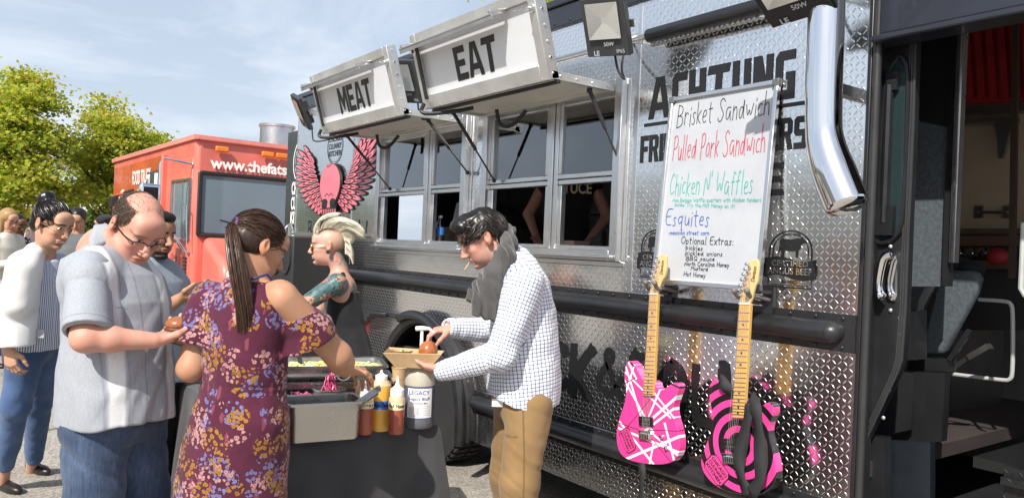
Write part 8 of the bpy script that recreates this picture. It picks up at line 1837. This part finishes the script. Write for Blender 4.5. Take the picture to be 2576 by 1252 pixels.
# ---- people farther back and in the kitchen ----------------------------------------------------------------------------
def simple_person(label, px, hy, t, fwd, skin, hairc, top, bottom, hairstyle='short', fem=False, group=None, pitch=-.2, arms='bent', sc=1.0, floor=0, glass=False, h=.011, cap_c=None, sleeve=.5, hr=.006, bend=0):
    Ho = D3(px, hy, t); fw = _nrm(fwd); H = Head(Ho, fw + U3_ * pitch, (0, 0, 1), sc); lat = _nrm(np.cross(fw, U3_)); g_ = pt(label, Ho)
    if group: g_['group'] = group
    z = Ho[2] - floor; base = Ho * (1, 1, 0) + U3_ * floor - fw * (.04 + bend); Pz = lambda l, f, zz_: base + lat * l + fw * f + U3_ * zz_; k = z / 1.58
    nb = Pz(0, .02 + bend * .8, 1.42 * k); w = .155 if fem else .19; shR, shL = Pz(w, 0 + bend * .6, 1.36 * k), Pz(-w, bend * .6, 1.36 * k)
    if arms == 'bent': el = [Pz(w + .05, .03, 1.08 * k), Pz(-w - .05, .03, 1.08 * k)]; wr = [Pz(w - .05, .26, 1.12 * k), Pz(-w + .05, .26, 1.12 * k)]
    else: el = [Pz(w + .12, .02, 1.10 * k), Pz(-w - .12, .02, 1.10 * k)]; wr = [Pz(w + .02, .16, .92 * k), Pz(-w - .02, .16, .92 * k)]
    pr = [cap(nb, H.w(0, -.03, -.06), .055, .05, .02), cap(shR, shL, .055, .055, .04), cap(nb, Pz(0, 0, 1.0 * k), .06, .09, .03)] + head_prims(H, .95, 1.0, fem=fem)
    for s, e, w_ in ((shR, el[0], wr[0]), (shL, el[1], wr[1])): pr += [cap(s, e, .048, .042, .02), cap(e, w_, .042, .028, .02)] + hand(w_, w_ - e, U3_, 1 if e is el[0] else -1, sc=.95)
    body_obj(g_, pr, H, h, [], lambda P: face_col(P, H, skin, brow=tuple(np.array(hairc[0]) * .8)), hres=hr)
    hm = hair_mat('hair_tone', *hairc) if False else hair_mat('hair_' + ('light' if hairc[1][0] > .2 else 'dark'), *hairc)
    HB = [H.e((0, -.018, .040), (.079, .097, .086), 0), H.e((0, .09, -.015), (.07, .06, .075), .008, 's')]
    if hairstyle == 'long': HB = [H.e((0, -.02, .036), (.084, .102, .090), 0), cap(H.w(.06, -.02, 0), H.w(.075, .02, -.17), .035, .03, .03), cap(H.w(-.06, -.02, 0), H.w(-.075, .02, -.17), .035, .03, .03), cap(H.w(0, -.07, 0), H.w(0, -.07, -.17), .06, .05, .04), H.e((0, .09, -.02), (.056, .07, .085), .008, 's')]
    else: HB.append(half(H.w(0, 0, -.01), -H.u))
    cloth_obj('hair', g_, HB, hm, .007, folds(.004, 70, 3))
    A_ = np.stack([lat, fw, U3_]); S = [(Pz(0, 0, .92 * k), w - .01, .12), (Pz(0, 0, 1.1 * k), w - .02, .115), (Pz(0, bend * .4, 1.28 * k), w + .02, .12), (Pz(0, .01 + bend * .7, 1.38 * k), w - .02, .09), (Pz(0, .015 + bend * .8, 1.44 * k), .075, .07)]
    tp = [loft_p(S, lat, 0)]
    for s, e, w_ in ((shR, el[0], wr[0]), (shL, el[1], wr[1])):
        tp.append(cap(s, s + (e - s) * min(1, sleeve * 1.6), .066, .062, .04))
        if sleeve > .8: tp.append(cap(e, e + (w_ - e) * .85, .058, .045, .03))
    cloth_obj('top', g_, tp, top, .009, folds(.005, 30, 5))
    hl, hr_ = Pz(.09, 0, .90 * k), Pz(-.09, 0, .90 * k)
    cloth_obj('trousers', g_, legs_prims(hl, hl - U3_ * .42 * k, base + lat * .09 + U3_ * .06, hr_, hr_ - U3_ * .42 * k, base - lat * .09 + U3_ * .06, (.10, .075, .06)) + [ell(Pz(0, 0, .92 * k), A_, (w - .01, .115, .10), .05)], bottom, .012)
    for s in (.09, -.09): shoe('shoe', g_, base + lat * s - fw * .06, base + lat * s + fw * .18, M_BOOT)
    if glass: glasses(g_, H, 'glasses', M_BLKRIM, M_LENS, .024, .017, .0018)
    if cap_c is not None: cloth_obj('cap', g_, [H.e((0, -.015, .05), (.084, .100, .075), 0), H.e((0, .10, .052), (.062, .06, .008), .012), half(H.w(0, 0, .04), -H.u + H.f * -.1)], cap_c, .006)
    return g_
DARKH = ((.008, .006, .006), (.04, .03, .026)); BLOND = ((.30, .18, .07), (.62, .43, .20)); BROWN = ((.05, .03, .018), (.16, .10, .06))
M_NAVY = simple_cloth('navy_trousers', (.03, .035, .06)); M_PATT = cloth_mat('black_white_print', lambda nt, co: mixc(nt, m_(nt, 'LESS_THAN', N(nt, 'ShaderNodeTexVoronoi', {'Vector': co, 'Scale': 22}).outputs['Distance'], .3), (.02, .02, .024), (.7, .7, .7)))
M_PINKP = cloth_mat('pink_print', lambda nt, co: mixc(nt, m_(nt, 'LESS_THAN', N(nt, 'ShaderNodeTexVoronoi', {'Vector': co, 'Scale': 40}).outputs['Distance'], .38), (.72, .55, .60), (.62, .36, .50)))
simple_person('blonde woman in glasses and a cream sweater at the left edge of the crowd', 22, 552, 8.6, vec(.9, -.3, 0), SK_FAIR, BLOND, simple_cloth('cream_sweater', (.62, .60, .52)), M_PINKP, 'long', True, glass=True, sleeve=.9, pitch=-.35)
simple_person('dark haired woman in glasses and a black and white top beside the blonde woman', 44, 563, 9.4, vec(.9, -.25, 0), SK_BROWN, DARKH, M_PATT, M_NAVY, 'long', True, glass=True, pitch=-.35)
simple_person('distant person in a pink patterned shirt walking before the hedge', 80, 553, 17, vec(-.5, -.8, 0), SK_PINK, BROWN, M_PINKP, simple_cloth('stone_trousers', (.42, .38, .30)), 'short', False, pitch=-.1)
simple_person('person in a black patterned cap and grey tee behind the balding man', 262, 566, 9.2, vec(-.85, -.4, 0), SK_TAN, DARKH, simple_cloth('grey_tee', (.20, .21, .22)), M_NAVY, 'short', False, cap_c=simple_cloth('black_cap', (.03, .03, .035), .6), pitch=-.35, bend=.0)
simple_person('person in a dark grey tee holding a tray of food beyond the smiling woman', 196, 552, 8.2, vec(.2, -.9, 0), SK_TAN, DARKH, simple_cloth('dark_grey_tee', (.13, .14, .15)), M_NAVY, 'short', False, pitch=-.5)
ck = simple_person('cook in a black sleeveless shirt lettered in cream inside the serving window', 1432, 392, 5.95, vec(-.25, -.95, 0) , SK_PINK, BROWN, M_BLKTEE, M_BLKTEE, 'short', False, floor=.78, sleeve=.05, arms='out', pitch=-.3)
cp = D3(1431, 472, 5.60); cn = _nrm(vec(-.25, -.95, 0)); cu = np.cross(U3_, cn)
me = place(text_mesh('LETTUCE', .003, .02), Vector(cp), Vector(cu), UP, w=.335, h=.085); me.materials.clear(); me.materials.append(pbr('cream_print', (.75, .62, .40), .6)); link('lettering', me, ck, smooth=False)
# ------------------------------------------------------------------ pieces that stand apart become objects of their own
def explode(o, cap_=100):
    me = o.data; n = len(me.vertices)
    if n == 0: return
    par = np.arange(n)
    def find(i):
        while par[i] != i: par[i] = par[par[i]]; i = par[i]
        return i
    for e in me.edges:
        a, b = find(e.vertices[0]), find(e.vertices[1])
        if a != b: par[a] = b
    isl = np.array([find(i) for i in range(n)]); _, isl = np.unique(isl, return_inverse=True); k = isl.max() + 1
    co = np.empty(n * 3); me.vertices.foreach_get('co', co); co = co.reshape(-1, 3)
    lo = np.full((k, 3), 1e9); hi = -lo.copy(); np.minimum.at(lo, isl, co); np.maximum.at(hi, isl, co); size = (hi - lo).max(1)
    gap = np.maximum(0, np.maximum(lo[:, None] - hi[None], lo[None] - hi[:, None])); near = np.sqrt((gap ** 2).sum(2)) <= np.maximum(.02, .5 * np.maximum(size[:, None], size[None]))
    if o.name.split('.')[0] in ('rivet', 'fastener', 'kitchen_stock', 'window', 'bolt'): near = np.sqrt((gap ** 2).sum(2)) <= .0006
    pc = np.arange(k)
    for a, b in zip(*np.nonzero(np.triu(near, 1))):
        pa, pb = pc[a], pc[b]
        if pa != pb: pc[pc == pb] = pa
    ids = list(np.unique(pc))
    if len(ids) < 2: return
    ids.sort(key=lambda i: np.linalg.norm(co[pc[isl] == i].mean(0) - np.array((0, 0, CAMZ))))
    groups = [[i] for i in ids[:cap_]] + ([ids[cap_:]] if len(ids) > cap_ else [])
    polys = [(tuple(p.vertices), p.material_index, p.use_smooth) for p in me.polygons]; vp = pc[isl]; base = o.name.split('.')[0]
    for gi, g_ in enumerate(groups):
        sel = set(g_); pl = [p for p in polys if vp[p[0][0]] in sel]
        if not pl: continue
        vs = sorted({v for p in pl for v in p[0]}); mp = {v: i for i, v in enumerate(vs)}
        m2 = bpy.data.meshes.new(base); m2.from_pydata([tuple(co[v]) for v in vs], [], [[mp[v] for v in p[0]] for p in pl]); m2.polygons.foreach_set('material_index', [p[1] for p in pl]); m2.polygons.foreach_set('use_smooth', [p[2] for p in pl])
        for mt in me.materials: m2.materials.append(mt)
        m2.set_sharp_from_angle(angle=R_(38))
        if gi == 0: o.data = m2
        else:
            c = o.copy(); c.data = m2; COL.objects.link(c)
            if len(g_) > 1: c['kind'] = 'stuff'
EXPL = {'rivet', 'fastener', 'panel_seam', 'kitchen_stock', 'window', 'window_frame', 'pipe_bracket', 'board_bracket', 'food_box', 'wing_relief', 'bolt', 'chassis', 'counter', 'fryer', 'engine_cover', 'bracket', 'knob', 'trouser', 'leg', 'range', 'headlight', 'far_wall', 'step', 'grab_rail', 'bulkhead', 'fret_dot', 'fret', 'ear_plug'}
for o in list(COL.objects):
    if o.type == 'MESH' and o.parent is not None and not o.modifiers and o.name.split('.')[0] in EXPL: explode(o)
    elif o.type == 'MESH' and o.parent is not None and o.name.split('.')[0] in EXPL: o.modifiers.clear(); explode(o)
for o in COL.objects:
    if o.name.split('.')[0] in ('corn_kernel', 'onion_shred'): o['kind'] = 'stuff'
